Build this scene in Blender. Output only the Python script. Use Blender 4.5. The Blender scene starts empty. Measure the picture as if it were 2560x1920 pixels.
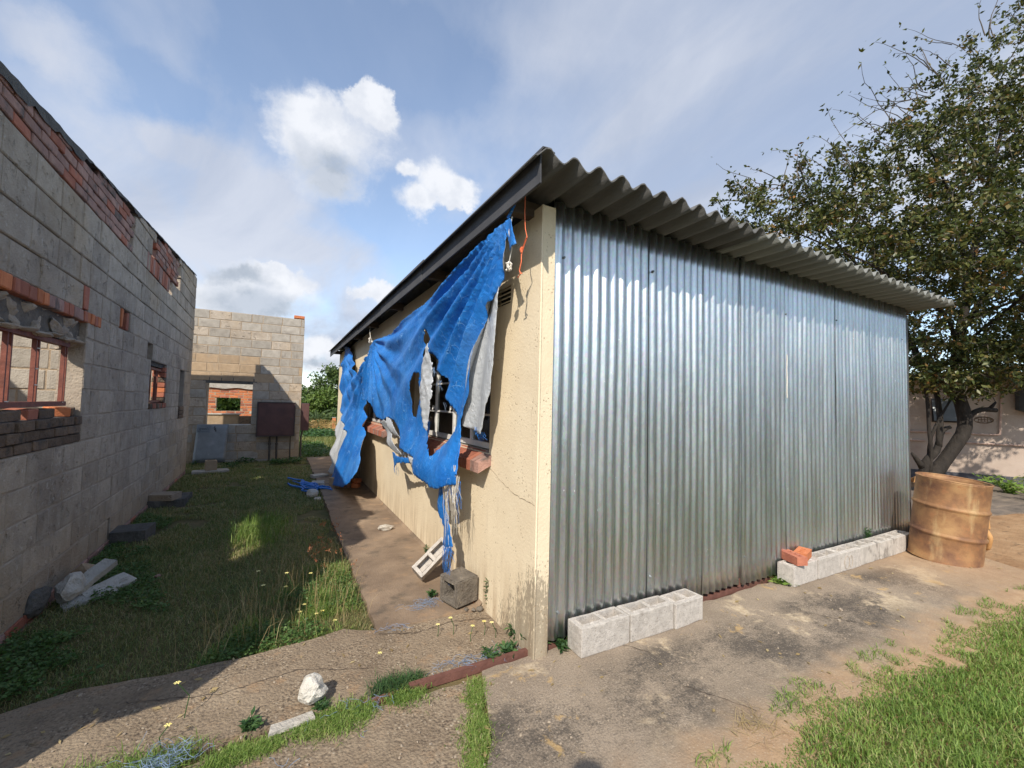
import bpy, bmesh, math, random
import numpy as np
from mathutils import Vector, Matrix, noise as mnoise
from mathutils.geometry import delaunay_2d_cdt

random.seed(7)
RNG = np.random.default_rng(7)
R_ = math.radians
SC = bpy.context.scene
COL = SC.collection

# ------------------------------------------------------------------ camera
cam_d = bpy.data.cameras.new('camera')
cam_d.sensor_width = 36.0
cam_d.lens = 14.81
cam_d.clip_start = 0.05
cam_d.clip_end = 3000
cam = bpy.data.objects.new('camera', cam_d)
COL.objects.link(cam)
_x = Vector((0.8757, -0.4822, 0.0245)).normalized()
_z = Vector((-0.4813, -0.8753, -0.0477))
_z = (_z - _z.dot(_x) * _x).normalized()
_y = _z.cross(_x)
cam.matrix_world = Matrix(((_x.x, _y.x, _z.x, 0), (_x.y, _y.y, _z.y, 0), (_x.z, _y.z, _z.z, 1.5), (0, 0, 0, 1)))
SC.camera = cam

# ------------------------------------------------------------------ sun + sky
SUN_AZ, SUN_EL = R_(40.0), R_(40.5)          # travel azimuth from +Y towards +X, elevation
sun_d = bpy.data.lights.new('sun', 'SUN')
sun_d.energy = 2.9
sun_d.angle = R_(0.6)
sun_d.color = (1.0, 0.93, 0.82)
sun = bpy.data.objects.new('sun', sun_d)
COL.objects.link(sun)
sdir = Vector((math.sin(SUN_AZ) * math.cos(SUN_EL), math.cos(SUN_AZ) * math.cos(SUN_EL), -math.sin(SUN_EL)))
sun.rotation_euler = sdir.to_track_quat('-Z', 'Y').to_euler()
sun.location = (-20, -24, 30)

SC.view_settings.view_transform = 'Standard'
SC.view_settings.look = 'None'
SC.view_settings.exposure = 1.0
SC.view_settings.gamma = 1.0


class NT:
    """tiny node-tree helper"""
    def __init__(s, tree):
        s.t = tree; s.n = tree.nodes; s.l = tree.links

    def node(s, typ, **kw):
        nd = s.n.new(typ)
        for k, v in kw.items():
            setattr(nd, k, v)
        return nd

    def put(s, sock, v):
        if v is None:
            return
        if hasattr(v, 'is_output'):
            s.l.new(v, sock)
        else:
            if sock.type == 'RGBA' and hasattr(v, '__len__') and len(v) == 3:
                v = (*v, 1)
            sock.default_value = v

    def math(s, op, a, b=None, c=None, clamp=False):
        nd = s.node('ShaderNodeMath', operation=op, use_clamp=clamp)
        for i, v in enumerate((a, b, c)):
            s.put(nd.inputs[i], v)
        return nd.outputs[0]

    def vmath(s, op, a, b=None, scale=None):
        nd = s.node('ShaderNodeVectorMath', operation=op)
        s.put(nd.inputs[0], a)
        if b is not None:
            s.put(nd.inputs[1], b)
        if scale is not None:
            s.put(nd.inputs['Scale'], scale)
        return nd.outputs['Value'] if op in ('DOT_PRODUCT', 'LENGTH', 'DISTANCE') else nd.outputs[0]

    def noise(s, vec, scale=5.0, detail=4.0, rough=0.55, dist=0.0, color=False):
        nd = s.node('ShaderNodeTexNoise')
        s.put(nd.inputs['Vector'], vec)
        s.put(nd.inputs['Scale'], scale); s.put(nd.inputs['Detail'], detail)
        s.put(nd.inputs['Roughness'], rough); s.put(nd.inputs['Distortion'], dist)
        return nd.outputs['Color' if color else 'Fac']

    def voro(s, vec, scale=5.0, feature='F1', out='Distance', rand=1.0):
        nd = s.node('ShaderNodeTexVoronoi', feature=feature)
        s.put(nd.inputs['Vector'], vec); s.put(nd.inputs['Scale'], scale)
        s.put(nd.inputs['Randomness'], rand)
        return nd.outputs[out]

    def ramp(s, fac, stops, interp='LINEAR'):
        nd = s.node('ShaderNodeValToRGB')
        r = nd.color_ramp; r.interpolation = interp
        while len(r.elements) < len(stops):
            r.elements.new(0.5)
        for e, (p, c) in zip(r.elements, stops):
            e.position = p
            e.color = (c, c, c, 1) if isinstance(c, (int, float)) else (*c, 1)
        s.put(nd.inputs[0], fac)
        return nd.outputs[0]

    def sstep(s, v, lo, hi):
        nd = s.node('ShaderNodeMapRange', interpolation_type='SMOOTHSTEP')
        s.put(nd.inputs[0], v); s.put(nd.inputs[1], lo); s.put(nd.inputs[2], hi)
        nd.inputs[3].default_value = 0; nd.inputs[4].default_value = 1
        return nd.outputs[0]

    def mix(s, fac, a, b, blend='MIX'):
        nd = s.node('ShaderNodeMix', data_type='RGBA', blend_type=blend)
        s.put(nd.inputs[0], fac); s.put(nd.inputs[6], a); s.put(nd.inputs[7], b)
        return nd.outputs[2]

    def sep(s, vec):
        nd = s.node('ShaderNodeSeparateXYZ'); s.put(nd.inputs[0], vec)
        return nd.outputs

    def comb(s, x, y, z):
        nd = s.node('ShaderNodeCombineXYZ')
        for i, v in enumerate((x, y, z)):
            s.put(nd.inputs[i], v)
        return nd.outputs[0]

    def scale(s, vec, v):
        return s.vmath('MULTIPLY', vec, v)


# --- world: physical sky with veils of thin cloud and a handful of cumulus
world = bpy.data.worlds.new('World')
SC.world = world
world.use_nodes = True
W = NT(world.node_tree)
W.n.clear()
w_out = W.node('ShaderNodeOutputWorld')
w_bg = W.node('ShaderNodeBackground')
W.l.new(w_bg.outputs[0], w_out.inputs[0])
sky = W.node('ShaderNodeTexSky', sky_type='NISHITA')
sky.sun_disc = False
sky.sun_elevation = SUN_EL
sky.sun_rotation = R_(220)
sky.altitude = 1000
sky.air_density = 1.0
sky.dust_density = 0.6
sky.ozone_density = 1.2
w_bg.inputs[1].default_value = 0.15
DIR = W.node('ShaderNodeTexCoord').outputs['Generated']
D3 = W.sep(DIR)
zc = W.math('MAXIMUM', D3[2], 0.02)
flat = W.vmath('SCALE', DIR, scale=W.math('DIVIDE', 1.0, W.math('ADD', zc, 0.25)))
n_puff = W.noise(DIR, 9, 12, 0.68, 0.15)
n_soft = W.noise(DIR, 5, 4, 0.5)
n_wisp = W.noise(W.scale(flat, (1.0, 0.45, 1.0)), 2.6, 9, 0.58, 0.5)
n_big = W.noise(flat, 1.1, 5, 0.5)


wv1 = W.vmath('SUBTRACT', W.noise(DIR, 6, 3, 0.5, color=True), (0.5, 0.5, 0.5))
wv2 = W.vmath('SUBTRACT', W.noise(DIR, 22, 6, 0.65, color=True), (0.5, 0.5, 0.5))
WDIR = W.vmath('ADD', DIR, W.vmath('ADD', W.vmath('SCALE', wv1, scale=0.10), W.vmath('SCALE', wv2, scale=0.055)))


def lobe_field(lobes, power=1.0):
    out = None
    for (cx, cy, cz, a, b) in lobes:
        c = Vector((cx, cy, cz)).normalized()
        U = c.cross(Vector((0, 0, 1))).normalized(); V = U.cross(c)
        w = W.math('MAXIMUM', W.vmath('DOT_PRODUCT', WDIR, tuple(c)), 0.05)
        u = W.math('DIVIDE', W.vmath('DOT_PRODUCT', WDIR, tuple(U / a)), w)
        v = W.math('DIVIDE', W.vmath('DOT_PRODUCT', WDIR, tuple(V / b)), w)
        r = W.math('SQRT', W.math('ADD', W.math('MULTIPLY', u, u), W.math('MULTIPLY', v, v)))
        f = W.math('SUBTRACT', 1.0, r)
        out = f if out is None else W.math('SMOOTH_MAX', out, f, 0.25)
    return out


CUMULUS = [(0.063,0.859,0.508,0.113,0.085),(0.134,0.816,0.563,0.066,0.046),(0.048,0.840,0.541,0.076,0.043),(0.061,0.898,0.435,0.073,0.051),(0.013,0.876,0.482,0.047,0.068),(0.273,0.847,0.456,0.058,0.044),(0.302,0.840,0.450,0.054,0.034),(0.241,0.873,0.423,0.049,0.036),(0.205,0.856,0.474,0.020,0.019),(-0.046,0.974,0.221,0.091,0.049),(-0.015,0.970,0.244,0.059,0.041),(-0.092,0.976,0.197,0.062,0.040),(-0.037,0.981,0.191,0.071,0.029),(0.179,0.956,0.232,0.055,0.030),(0.069,0.991,0.112,0.046,0.028),(0.081,0.995,0.063,0.056,0.022),(0.107,0.991,0.085,0.038,0.022),(0.043,0.995,0.091,0.036,0.029),
           (-0.75,0.55,0.35,0.16,0.07),(-0.9,-0.2,0.30,0.2,0.08),(-0.5,-0.8,0.42,0.13,0.07),(0.3,-0.9,0.32,0.2,0.07),(0.85,-0.45,0.25,0.16,0.06)]
DARK = [(0.060,0.889,0.453,0.081,0.050),(0.066,0.901,0.428,0.060,0.042),(-0.045,0.981,0.190,0.101,0.035),(-0.093,0.966,0.239,0.069,0.022),(0.071,0.995,0.073,0.056,0.016)]
VEIL = [(-0.253,0.924,0.287,0.260,0.190),(-0.302,0.824,0.480,0.090,0.050),(-0.149,0.894,0.422,0.090,0.050),(0.711,0.456,0.535,0.45,0.33),(0.814,0.236,0.530,0.4,0.3),(0.507,0.539,0.672,0.26,0.11),(0.000,0.959,0.282,0.170,0.085),(0.131,0.977,0.168,0.18,0.12),(-0.066,0.928,0.367,0.13,0.08)]
BLUE = [(-0.015,0.814,0.580,0.13,0.07),(0.182,0.891,0.416,0.105,0.062),(0.038,0.980,0.197,0.054,0.038),(0.194,0.750,0.632,0.14,0.07),(-0.200,0.852,0.483,0.08,0.045)]

puff = W.math('SUBTRACT', n_puff, 0.5)
fc = lobe_field(CUMULUS)
soft = W.sstep(n_soft, 0.40, 0.62)
cum = W.sstep(W.math('ADD', fc, W.math('MULTIPLY', puff, 1.3)), W.math('MULTIPLY_ADD', soft, -0.25, 0.02), W.math('MULTIPLY_ADD', soft, 0.34, 0.20))
cum = W.math('MULTIPLY', cum, 0.94)
dark = W.sstep(W.math('ADD', lobe_field(DARK), W.math('MULTIPLY', puff, 0.7)), -0.35, 0.70)
veil_l = W.sstep(lobe_field(VEIL), -0.45, 0.65)
blue_l = W.sstep(lobe_field(BLUE), -0.5, 0.6)
veil = W.math('ADD', W.math('MULTIPLY', veil_l, 0.68), W.math('MULTIPLY', W.sstep(n_wisp, 0.38, 0.72), 0.46))
veil = W.math('ADD', veil, W.math('MULTIPLY', W.math('SUBTRACT', n_big, 0.5), 0.5))
veil = W.math('SUBTRACT', veil, W.math('MULTIPLY', blue_l, 0.38))
horizon = W.sstep(D3[2], 0.20, -0.02)
veil = W.math('ADD', veil, W.math('MULTIPLY', horizon, 0.35))
veil = W.math('MINIMUM', W.math('MAXIMUM', W.math('ADD', veil, 0.08), 0.22), 0.94)
n_lay = W.noise(W.scale(flat, (0.8, 0.5, 1.0)), 1.7, 8, 0.6, 0.4)
vcol = W.mix(W.sstep(n_lay, 0.36, 0.66), (1.62, 1.84, 2.32), (2.38, 2.52, 2.86))
base_sky = W.mix(1.0, sky.outputs[0], (0.84, 0.83, 0.80), 'MULTIPLY')
col = W.mix(veil, base_sky, vcol)
c_cloud = W.mix(dark, (3.15, 3.22, 3.38), (1.55, 1.75, 2.05))
cshade = W.sstep(W.noise(W.vmath('ADD', DIR, (0.02, 0.01, -0.03)), 16, 6, 0.6), 0.62, 0.40)
c_cloud = W.mix(W.math('MULTIPLY', cshade, 0.55), c_cloud, (2.35, 2.5, 2.8))
col = W.mix(cum, col, c_cloud)
W.l.new(col, w_bg.inputs[0])


# ------------------------------------------------------------------ materials
def new_mat(name):
    m = bpy.data.materials.new(name)
    m.use_nodes = True
    t = NT(m.node_tree)
    b = t.n['Principled BSDF']
    return m, t, b


def coords(t, kind):
    if kind == 'world':
        return t.node('ShaderNodeNewGeometry').outputs['Position']
    return t.node('ShaderNodeTexCoord').outputs['Object']


def pmat(name, stops, scale=6, detail=8, rough=0.85, metallic=0.0, bump=0.4, bscale=60, bdist=0.01,
         kind='object', objrand=0.0, layers=(), spec=0.3, stretch=(1, 1, 1), brough=0.6, distort=0.0, objhue=None):
    m, t, b = new_mat(name)
    v = coords(t, kind)
    if stretch != (1, 1, 1):
        v = t.scale(v, stretch)
    if kind == 'object':
        rnd = t.node('ShaderNodeObjectInfo').outputs['Random']
        v = t.vmath('ADD', v, t.comb(t.math('MULTIPLY', rnd, 37.0), t.math('MULTIPLY', rnd, 91.0), t.math('MULTIPLY', rnd, 53.0)))
    c = t.ramp(t.noise(v, scale, detail, 0.6, distort), stops)
    for (lc, ls, lo, hi, amt) in layers:
        f = t.math('MULTIPLY', t.sstep(t.noise(v, ls, 8, 0.62), lo, hi), amt)
        c = t.mix(f, c, lc)
    if objrand:
        rnd = t.node('ShaderNodeObjectInfo').outputs['Random']
        if objhue:
            c = t.mix(t.math('MULTIPLY', t.sstep(rnd, 0.45, 1.0), 0.6), c, objhue)
        k = t.math('MULTIPLY_ADD', t.math('FRACT', t.math('MULTIPLY', rnd, 7.31)), 2 * objrand, 1 - objrand)
        c = t.mix(1.0, c, t.comb(k, k, k), 'MULTIPLY')
    t.put(b.inputs['Base Color'], c)
    b.inputs['Roughness'].default_value = rough
    b.inputs['Metallic'].default_value = metallic
    b.inputs['Specular IOR Level'].default_value = spec
    if bump:
        bn = t.node('ShaderNodeBump')
        bn.inputs['Strength'].default_value = bump
        bn.inputs['Distance'].default_value = bdist
        t.put(bn.inputs['Height'], t.noise(v, bscale, 6, brough))
        t.l.new(bn.outputs[0], b.inputs['Normal'])
    return m


M = {}
def block_material():
    m, t, b = new_mat('grey_block')
    p = coords(t, 'world'); s = t.sep(p)
    rnd = t.node('ShaderNodeObjectInfo').outputs['Random']
    c = t.ramp(t.noise(p, 7, 8, 0.6), [(0.25, (0.345, 0.282, 0.218)), (0.5, (0.44, 0.365, 0.285)), (0.75, (0.52, 0.44, 0.35))])
    for lc, ls, lo, hi, amt in (((0.25, 0.205, 0.165), 1.3, 0.50, 0.70, 0.65), ((0.20, 0.17, 0.142), 9, 0.57, 0.70, 0.6), ((0.55, 0.50, 0.43), 26, 0.58, 0.68, 0.65), ((0.42, 0.315, 0.205), 0.8, 0.50, 0.66, 0.55)):
        c = t.mix(t.math('MULTIPLY', t.sstep(t.noise(p, ls, 8, 0.62), lo, hi), amt), c, lc)
    lime = t.sstep(t.noise(t.scale(p, (14, 14, 0.8)), 1.4, 5, 0.6), 0.62, 0.72)
    c = t.mix(t.math('MULTIPLY', lime, 0.4), c, (0.52, 0.48, 0.42))
    splash = t.sstep(t.math('ADD', s[2], t.math('MULTIPLY', t.noise(p, 2.5, 6), 0.7)), 0.95, 0.30)
    c = t.mix(t.math('MULTIPLY', splash, 0.55), c, (0.40, 0.275, 0.165))
    k = t.math('MULTIPLY_ADD', t.math('FRACT', t.math('MULTIPLY', rnd, 7.31)), 0.24, 0.88)
    c = t.mix(1.0, c, t.comb(k, k, k), 'MULTIPLY')
    t.put(b.inputs['Base Color'], c)
    b.inputs['Roughness'].default_value = 0.92; b.inputs['Specular IOR Level'].default_value = 0.2
    bn = t.node('ShaderNodeBump'); bn.inputs['Strength'].default_value = 1.0; bn.inputs['Distance'].default_value = 0.018
    h = t.math('ADD', t.noise(p, 48, 7, 0.68), t.math('MULTIPLY', t.sstep(t.noise(p, 11, 5, 0.6), 0.42, 0.30), -0.9))
    t.put(bn.inputs['Height'], h); t.l.new(bn.outputs[0], b.inputs['Normal'])
    return m


M['block'] = block_material()
M['blocktan'] = pmat('tan_block', [(0.3, (0.34, 0.24, 0.15)), (0.7, (0.44, 0.32, 0.205))], 9, objrand=0.12,
                     layers=[((0.3, 0.26, 0.21), 5, 0.5, 0.7, 0.5)], bump=0.6, bscale=70, bdist=0.01)
M['blockpale'] = pmat('pale_weathered_block', [(0.3, (0.30, 0.265, 0.22)), (0.7, (0.42, 0.375, 0.315))], 9, objrand=0.12,
                      layers=[((0.22, 0.19, 0.16), 5, 0.52, 0.7, 0.6), ((0.5, 0.46, 0.4), 14, 0.6, 0.75, 0.5)], bump=0.7, bscale=60, bdist=0.014)
M['mortar'] = pmat('mortar', [(0.3, (0.29, 0.235, 0.18)), (0.7, (0.43, 0.355, 0.275))], 9, bump=0.8, bscale=50, bdist=0.015, kind='world')
M['mortartan'] = pmat('tan_mortar', [(0.3, (0.3, 0.22, 0.15)), (0.7, (0.42, 0.33, 0.23))], 20, bump=0.8, bscale=50, bdist=0.015, kind='world')
M['brick'] = pmat('red_brick', [(0.25, (0.27, 0.085, 0.055)), (0.6, (0.37, 0.135, 0.08)), (0.8, (0.42, 0.18, 0.11))], 14, objrand=0.22,
                  layers=[((0.16, 0.12, 0.1), 7, 0.58, 0.72, 0.6)], bump=0.6, bscale=60, bdist=0.01)
M['brickdull'] = pmat('dull_pink_brick', [(0.25, (0.27, 0.15, 0.12)), (0.6, (0.36, 0.21, 0.165)), (0.8, (0.43, 0.30, 0.24))], 14, objrand=0.25,
                      layers=[((0.1, 0.085, 0.075), 6, 0.5, 0.66, 0.85)], bump=0.7, bscale=60, bdist=0.012)
M['brickorange'] = pmat('orange_brick', [(0.25, (0.42, 0.125, 0.05)), (0.6, (0.55, 0.19, 0.08)), (0.8, (0.6, 0.26, 0.13))], 14, objrand=0.15, bump=0.5, bscale=60)
M['brickdark'] = pmat('stained_brick', [(0.25, (0.10, 0.07, 0.05)), (0.6, (0.17, 0.115, 0.075)), (0.8, (0.25, 0.16, 0.1))], 12, objrand=0.25,
                      layers=[((0.05, 0.045, 0.04), 8, 0.5, 0.65, 0.8)], bump=0.9, bscale=40, bdist=0.02)
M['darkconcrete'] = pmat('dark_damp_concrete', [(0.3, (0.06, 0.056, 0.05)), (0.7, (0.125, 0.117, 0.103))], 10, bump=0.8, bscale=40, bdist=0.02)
M['rubble'] = pmat('pale_concrete_rubble', [(0.3, (0.36, 0.33, 0.28)), (0.7, (0.52, 0.48, 0.42))], 8, objrand=0.15,
                   layers=[((0.25, 0.2, 0.15), 10, 0.55, 0.7, 0.6)], bump=0.8, bscale=45, bdist=0.02)
M['whitestone'] = pmat('whitish_concrete_lump', [(0.3, (0.48, 0.445, 0.385)), (0.7, (0.66, 0.62, 0.55))], 10, layers=[((0.36, 0.31, 0.24), 22, 0.56, 0.66, 0.7)],
                       bump=1.0, bscale=35, bdist=0.02)
M['newblock'] = pmat('white_hollow_block', [(0.3, (0.36, 0.325, 0.288)), (0.7, (0.52, 0.475, 0.425))], 25, objrand=0.08,
                     layers=[((0.29, 0.255, 0.22), 9, 0.58, 0.74, 0.55), ((0.22, 0.195, 0.17), 85, 0.56, 0.64, 0.7)], bump=0.8, bscale=110, bdist=0.008)
M['oldblock'] = pmat('lichen_stained_block', [(0.3, (0.37, 0.335, 0.295)), (0.7, (0.52, 0.475, 0.42))], 25, objrand=0.08,
                     layers=[((0.17, 0.15, 0.13), 14, 0.48, 0.64, 0.75)], bump=0.8, bscale=90, bdist=0.008, stretch=(1, 1, 0.6))
M['weatherblock'] = pmat('dark_weathered_block', [(0.3, (0.10, 0.085, 0.07)), (0.7, (0.20, 0.17, 0.135))], 12,
                         layers=[((0.34, 0.29, 0.22), 26, 0.58, 0.7, 0.7)], bump=0.9, bscale=60, bdist=0.015)


def plaster_material():
    m, t, b = new_mat('cream_plaster')
    p = coords(t, 'world')
    s = t.sep(p)
    c = t.ramp(t.noise(p, 2.2, 8, 0.6), [(0.3, (0.66, 0.54, 0.375)), (0.7, (0.75, 0.635, 0.455))])
    # run-down stains that hang from the sill line and grow from the ground
    streak = t.noise(t.scale(p, (9, 9, 0.55)), 1.6, 6, 0.65)
    low = t.sstep(t.math('ADD', s[2], t.math('MULTIPLY', t.noise(p, 3, 5), 0.5)), 0.80, 0.15)
    c = t.mix(t.math('MULTIPLY', t.math('MULTIPLY', low, t.sstep(streak, 0.38, 0.66)), 0.75), c, (0.36, 0.25, 0.15))
    c = t.mix(t.math('MULTIPLY', t.sstep(streak, 0.60, 0.75), t.math('MULTIPLY', t.sstep(s[2], 1.15, 0.3), 0.45)), c, (0.42, 0.32, 0.22))
    # black mould at the near corner
    corner = t.sstep(t.math('ADD', s[1], t.math('MULTIPLY', s[2], 0.62)), 3.05, 2.35)
    mould = t.math('MULTIPLY', corner, t.sstep(s[2], 1.25, 0.1))
    sp = t.math('ADD', t.math('MULTIPLY', t.noise(t.scale(p, (1, 1, 0.35)), 75, 6, 0.7), 0.6), t.math('MULTIPLY', t.noise(t.scale(p, (1, 1, 0.22)), 16, 6, 0.7), 0.4))
    thr = t.math('MULTIPLY_ADD', mould, -0.30, 0.70)
    mm = t.sstep(sp, thr, t.math('ADD', thr, 0.06))
    c = t.mix(t.math('MULTIPLY', mm, 0.60), c, (0.11, 0.088, 0.066))
    # pock marks in the stipple coat
    pk = t.voro(p, 42, 'F1')
    pit = t.math('MULTIPLY', t.sstep(pk, 0.30, 0.16), t.sstep(t.noise(p, 9, 3), 0.53, 0.62))
    c = t.mix(t.math('MULTIPLY', pit, 0.55), c, (0.30, 0.215, 0.13))
    # cracks
    def crack(pts, w):
        pass
    t.put(b.inputs['Base Color'], c)
    b.inputs['Roughness'].default_value = 0.9
    b.inputs['Specular IOR Level'].default_value = 0.2
    bn = t.node('ShaderNodeBump'); bn.inputs['Strength'].default_value = 0.34; bn.inputs['Distance'].default_value = 0.010
    h = t.math('SUBTRACT', t.noise(p, 60, 5, 0.6), t.math('MULTIPLY', pit, 0.9))
    t.put(bn.inputs['Height'], h)
    t.l.new(bn.outputs[0], b.inputs['Normal'])
    return m


M['plaster'] = plaster_material()
M['crack'] = pmat('crack_line', [(0.3, (0.20, 0.14, 0.09)), (0.7, (0.26, 0.19, 0.12))], 20, bump=0)
M['pinkwall'] = pmat('faded_pink_render', [(0.3, (0.36, 0.285, 0.23)), (0.7, (0.46, 0.37, 0.305))], 2, kind='world', bump=0.3, bscale=40,
                     layers=[((0.3, 0.2, 0.16), 1.6, 0.55, 0.75, 0.5)])
M['plinth'] = pmat('dark_blue_plinth', [(0.3, (0.055, 0.058, 0.07)), (0.7, (0.09, 0.09, 0.1))], 5, kind='world')
M['asbestos_dark'] = pmat('weathered_fibre_cement', [(0.25, (0.07, 0.068, 0.066)), (0.6, (0.115, 0.112, 0.108)), (0.8, (0.165, 0.16, 0.152))], 5, objrand=0.08,
                          layers=[((0.06, 0.057, 0.052), 3, 0.52, 0.7, 0.7)], bump=0.35, bscale=50, stretch=(1, 0.25, 1))
M['asbestos_bounce_lit'] = pmat('bounce_lit_fibre_cement', [(0.25, (0.135, 0.136, 0.124)), (0.6, (0.195, 0.196, 0.18)), (0.8, (0.26, 0.26, 0.24))], 5, objrand=0.08,  # lighter tone paints bounced sunlight into the roof underside
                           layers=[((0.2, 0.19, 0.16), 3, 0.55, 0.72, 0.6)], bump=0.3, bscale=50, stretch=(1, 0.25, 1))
M['barge'] = pmat('grey_bargeboard', [(0.3, (0.055, 0.055, 0.06)), (0.7, (0.085, 0.085, 0.09))], 4, objrand=0.1, bump=0.2, bscale=40)
M['timber'] = pmat('old_timber', [(0.3, (0.06, 0.045, 0.035)), (0.7, (0.12, 0.09, 0.065))], 8, stretch=(0.3, 3, 3))
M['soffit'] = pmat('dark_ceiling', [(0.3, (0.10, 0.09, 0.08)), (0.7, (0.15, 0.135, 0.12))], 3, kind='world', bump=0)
M['whiteframe'] = pmat('white_painted_steel', [(0.3, (0.60, 0.58, 0.54)), (0.7, (0.72, 0.70, 0.66))], 12, rough=0.5, bump=0.1)
M['redframe'] = pmat('red_oxide_steel', [(0.3, (0.13, 0.045, 0.032)), (0.7, (0.235, 0.075, 0.05))], 18, rough=0.6, bump=0.3, bscale=80)
M['boxmetal'] = pmat('brown_painted_steel', [(0.3, (0.075, 0.040, 0.038)), (0.7, (0.115, 0.058, 0.052))], 5, rough=0.5, bump=0.12, bscale=30,
                     layers=[((0.15, 0.075, 0.05), 12, 0.6, 0.72, 0.4)])
M['rail'] = pmat('rusty_rail_paint', [(0.3, (0.11, 0.048, 0.036)), (0.7, (0.175, 0.078, 0.058))], 14, rough=0.75, bump=0.5, bscale=60, kind='world')
M['conduit'] = pmat('dark_conduit', [(0.3, (0.05, 0.045, 0.042)), (0.7, (0.08, 0.072, 0.068))], 10, rough=0.5, bump=0)
M['panelmetal'] = pmat('grey_galvanised_panel', [(0.25, (0.155, 0.165, 0.17)), (0.55, (0.21, 0.222, 0.228)), (0.8, (0.29, 0.30, 0.305))], 5, rough=0.45, metallic=0.25,
                       layers=[((0.5, 0.5, 0.5), 14, 0.66, 0.74, 0.5)], bump=0.15, bscale=20)
M['ink'] = pmat('dark_marker', [(0.3, (0.035, 0.037, 0.04)), (0.7, (0.06, 0.06, 0.065))], 10, bump=0)
M['inkpatch'] = pmat('grey_stencil_patch', [(0.3, (0.15, 0.17, 0.185)), (0.7, (0.19, 0.21, 0.225))], 10, bump=0)
M['twineblue'] = pmat('pale_blue_fibre', [(0.3, (0.09, 0.15, 0.27)), (0.7, (0.27, 0.34, 0.43))], 30, bump=0)
M['twineorange'] = pmat('orange_twine', [(0.3, (0.62, 0.12, 0.05)), (0.7, (0.75, 0.2, 0.09))], 30, bump=0)
M['twinewhite'] = pmat('white_cord', [(0.3, (0.55, 0.5, 0.43)), (0.7, (0.7, 0.66, 0.58))], 30, bump=0)
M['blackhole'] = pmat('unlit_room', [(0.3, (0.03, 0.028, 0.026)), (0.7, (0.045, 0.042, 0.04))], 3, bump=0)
M['bark'] = pmat('grey_brown_bark', [(0.25, (0.014, 0.011, 0.009)), (0.6, (0.03, 0.024, 0.019)), (0.85, (0.075, 0.06, 0.046))], 9, stretch=(1, 1, 0.35), bump=1.0, bscale=22, bdist=0.03)
M['twig'] = pmat('dark_twig', [(0.3, (0.085, 0.068, 0.052)), (0.7, (0.145, 0.12, 0.095))], 9, bump=0)
M['palebark'] = pmat('white_washed_bark', [(0.3, (0.36, 0.33, 0.29)), (0.7, (0.55, 0.52, 0.47))], 7, stretch=(1, 1, 0.4), bump=0.8, bscale=25, bdist=0.02)


def galv_material():
    m, t, b = new_mat('galvanised_sheet')
    p = coords(t, 'world')
    rnd = t.node('ShaderNodeObjectInfo').outputs['Random']
    c = t.ramp(t.noise(t.scale(p, (22, 1, 1.2)), 1.0, 6, 0.6), [(0.3, (0.45, 0.475, 0.48)), (0.7, (0.63, 0.655, 0.66))])
    spangle = t.voro(t.scale(p, (1, 1, 0.55)), 95, 'F1', 'Color')
    c = t.mix(0.10, c, spangle, 'OVERLAY')
    streak = t.sstep(t.noise(t.scale(p, (30, 1, 0.7)), 1.3, 7, 0.7), 0.56, 0.72)
    c = t.mix(t.math('MULTIPLY', streak, 0.8), c, (0.33, 0.32, 0.315))
    c = t.mix(t.math('MULTIPLY', t.sstep(t.noise(t.scale(p, (5, 1, 0.5)), 1.1, 6, 0.65), 0.54, 0.68), 0.4), c, (0.44, 0.40, 0.38))
    rs_ = t.math('MULTIPLY', t.sstep(t.noise(t.scale(p, (26, 1, 0.35)), 1.0, 5, 0.6), 0.63, 0.70), t.sstep(t.sep(p)[0], 2.0, 4.6))
    c = t.mix(t.math('MULTIPLY', rs_, 0.55), c, (0.40, 0.27, 0.23))
    fleck = t.math('MULTIPLY', t.sstep(t.voro(t.scale(p, (1, 1, 0.7)), 26, 'F1'), 0.085, 0.05), t.sstep(t.noise(p, 4, 3), 0.5, 0.58))
    c = t.mix(fleck, c, (0.85, 0.86, 0.86))
    k = t.math('MULTIPLY_ADD', rnd, 0.14, 0.86)
    c = t.mix(1.0, c, t.comb(k, k, k), 'MULTIPLY')
    t.put(b.inputs['Base Color'], c)
    b.inputs['Metallic'].default_value = 1.0
    r = t.math('ADD', t.math('MULTIPLY', t.noise(t.scale(p, (12, 1, 0.8)), 1.5, 6, 0.65), 0.30), 0.22)
    t.put(b.inputs['Roughness'], t.math('ADD', r, t.math('MULTIPLY', fleck, 0.4)))
    bn = t.node('ShaderNodeBump'); bn.inputs['Strength'].default_value = 0.22; bn.inputs['Distance'].default_value = 0.012
    t.put(bn.inputs['Height'], t.noise(t.scale(p, (3.2, 1, 1.1)), 5.5, 4, 0.5))
    t.l.new(bn.outputs[0], b.inputs['Normal'])
    return m


M['galv'] = galv_material()


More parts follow.
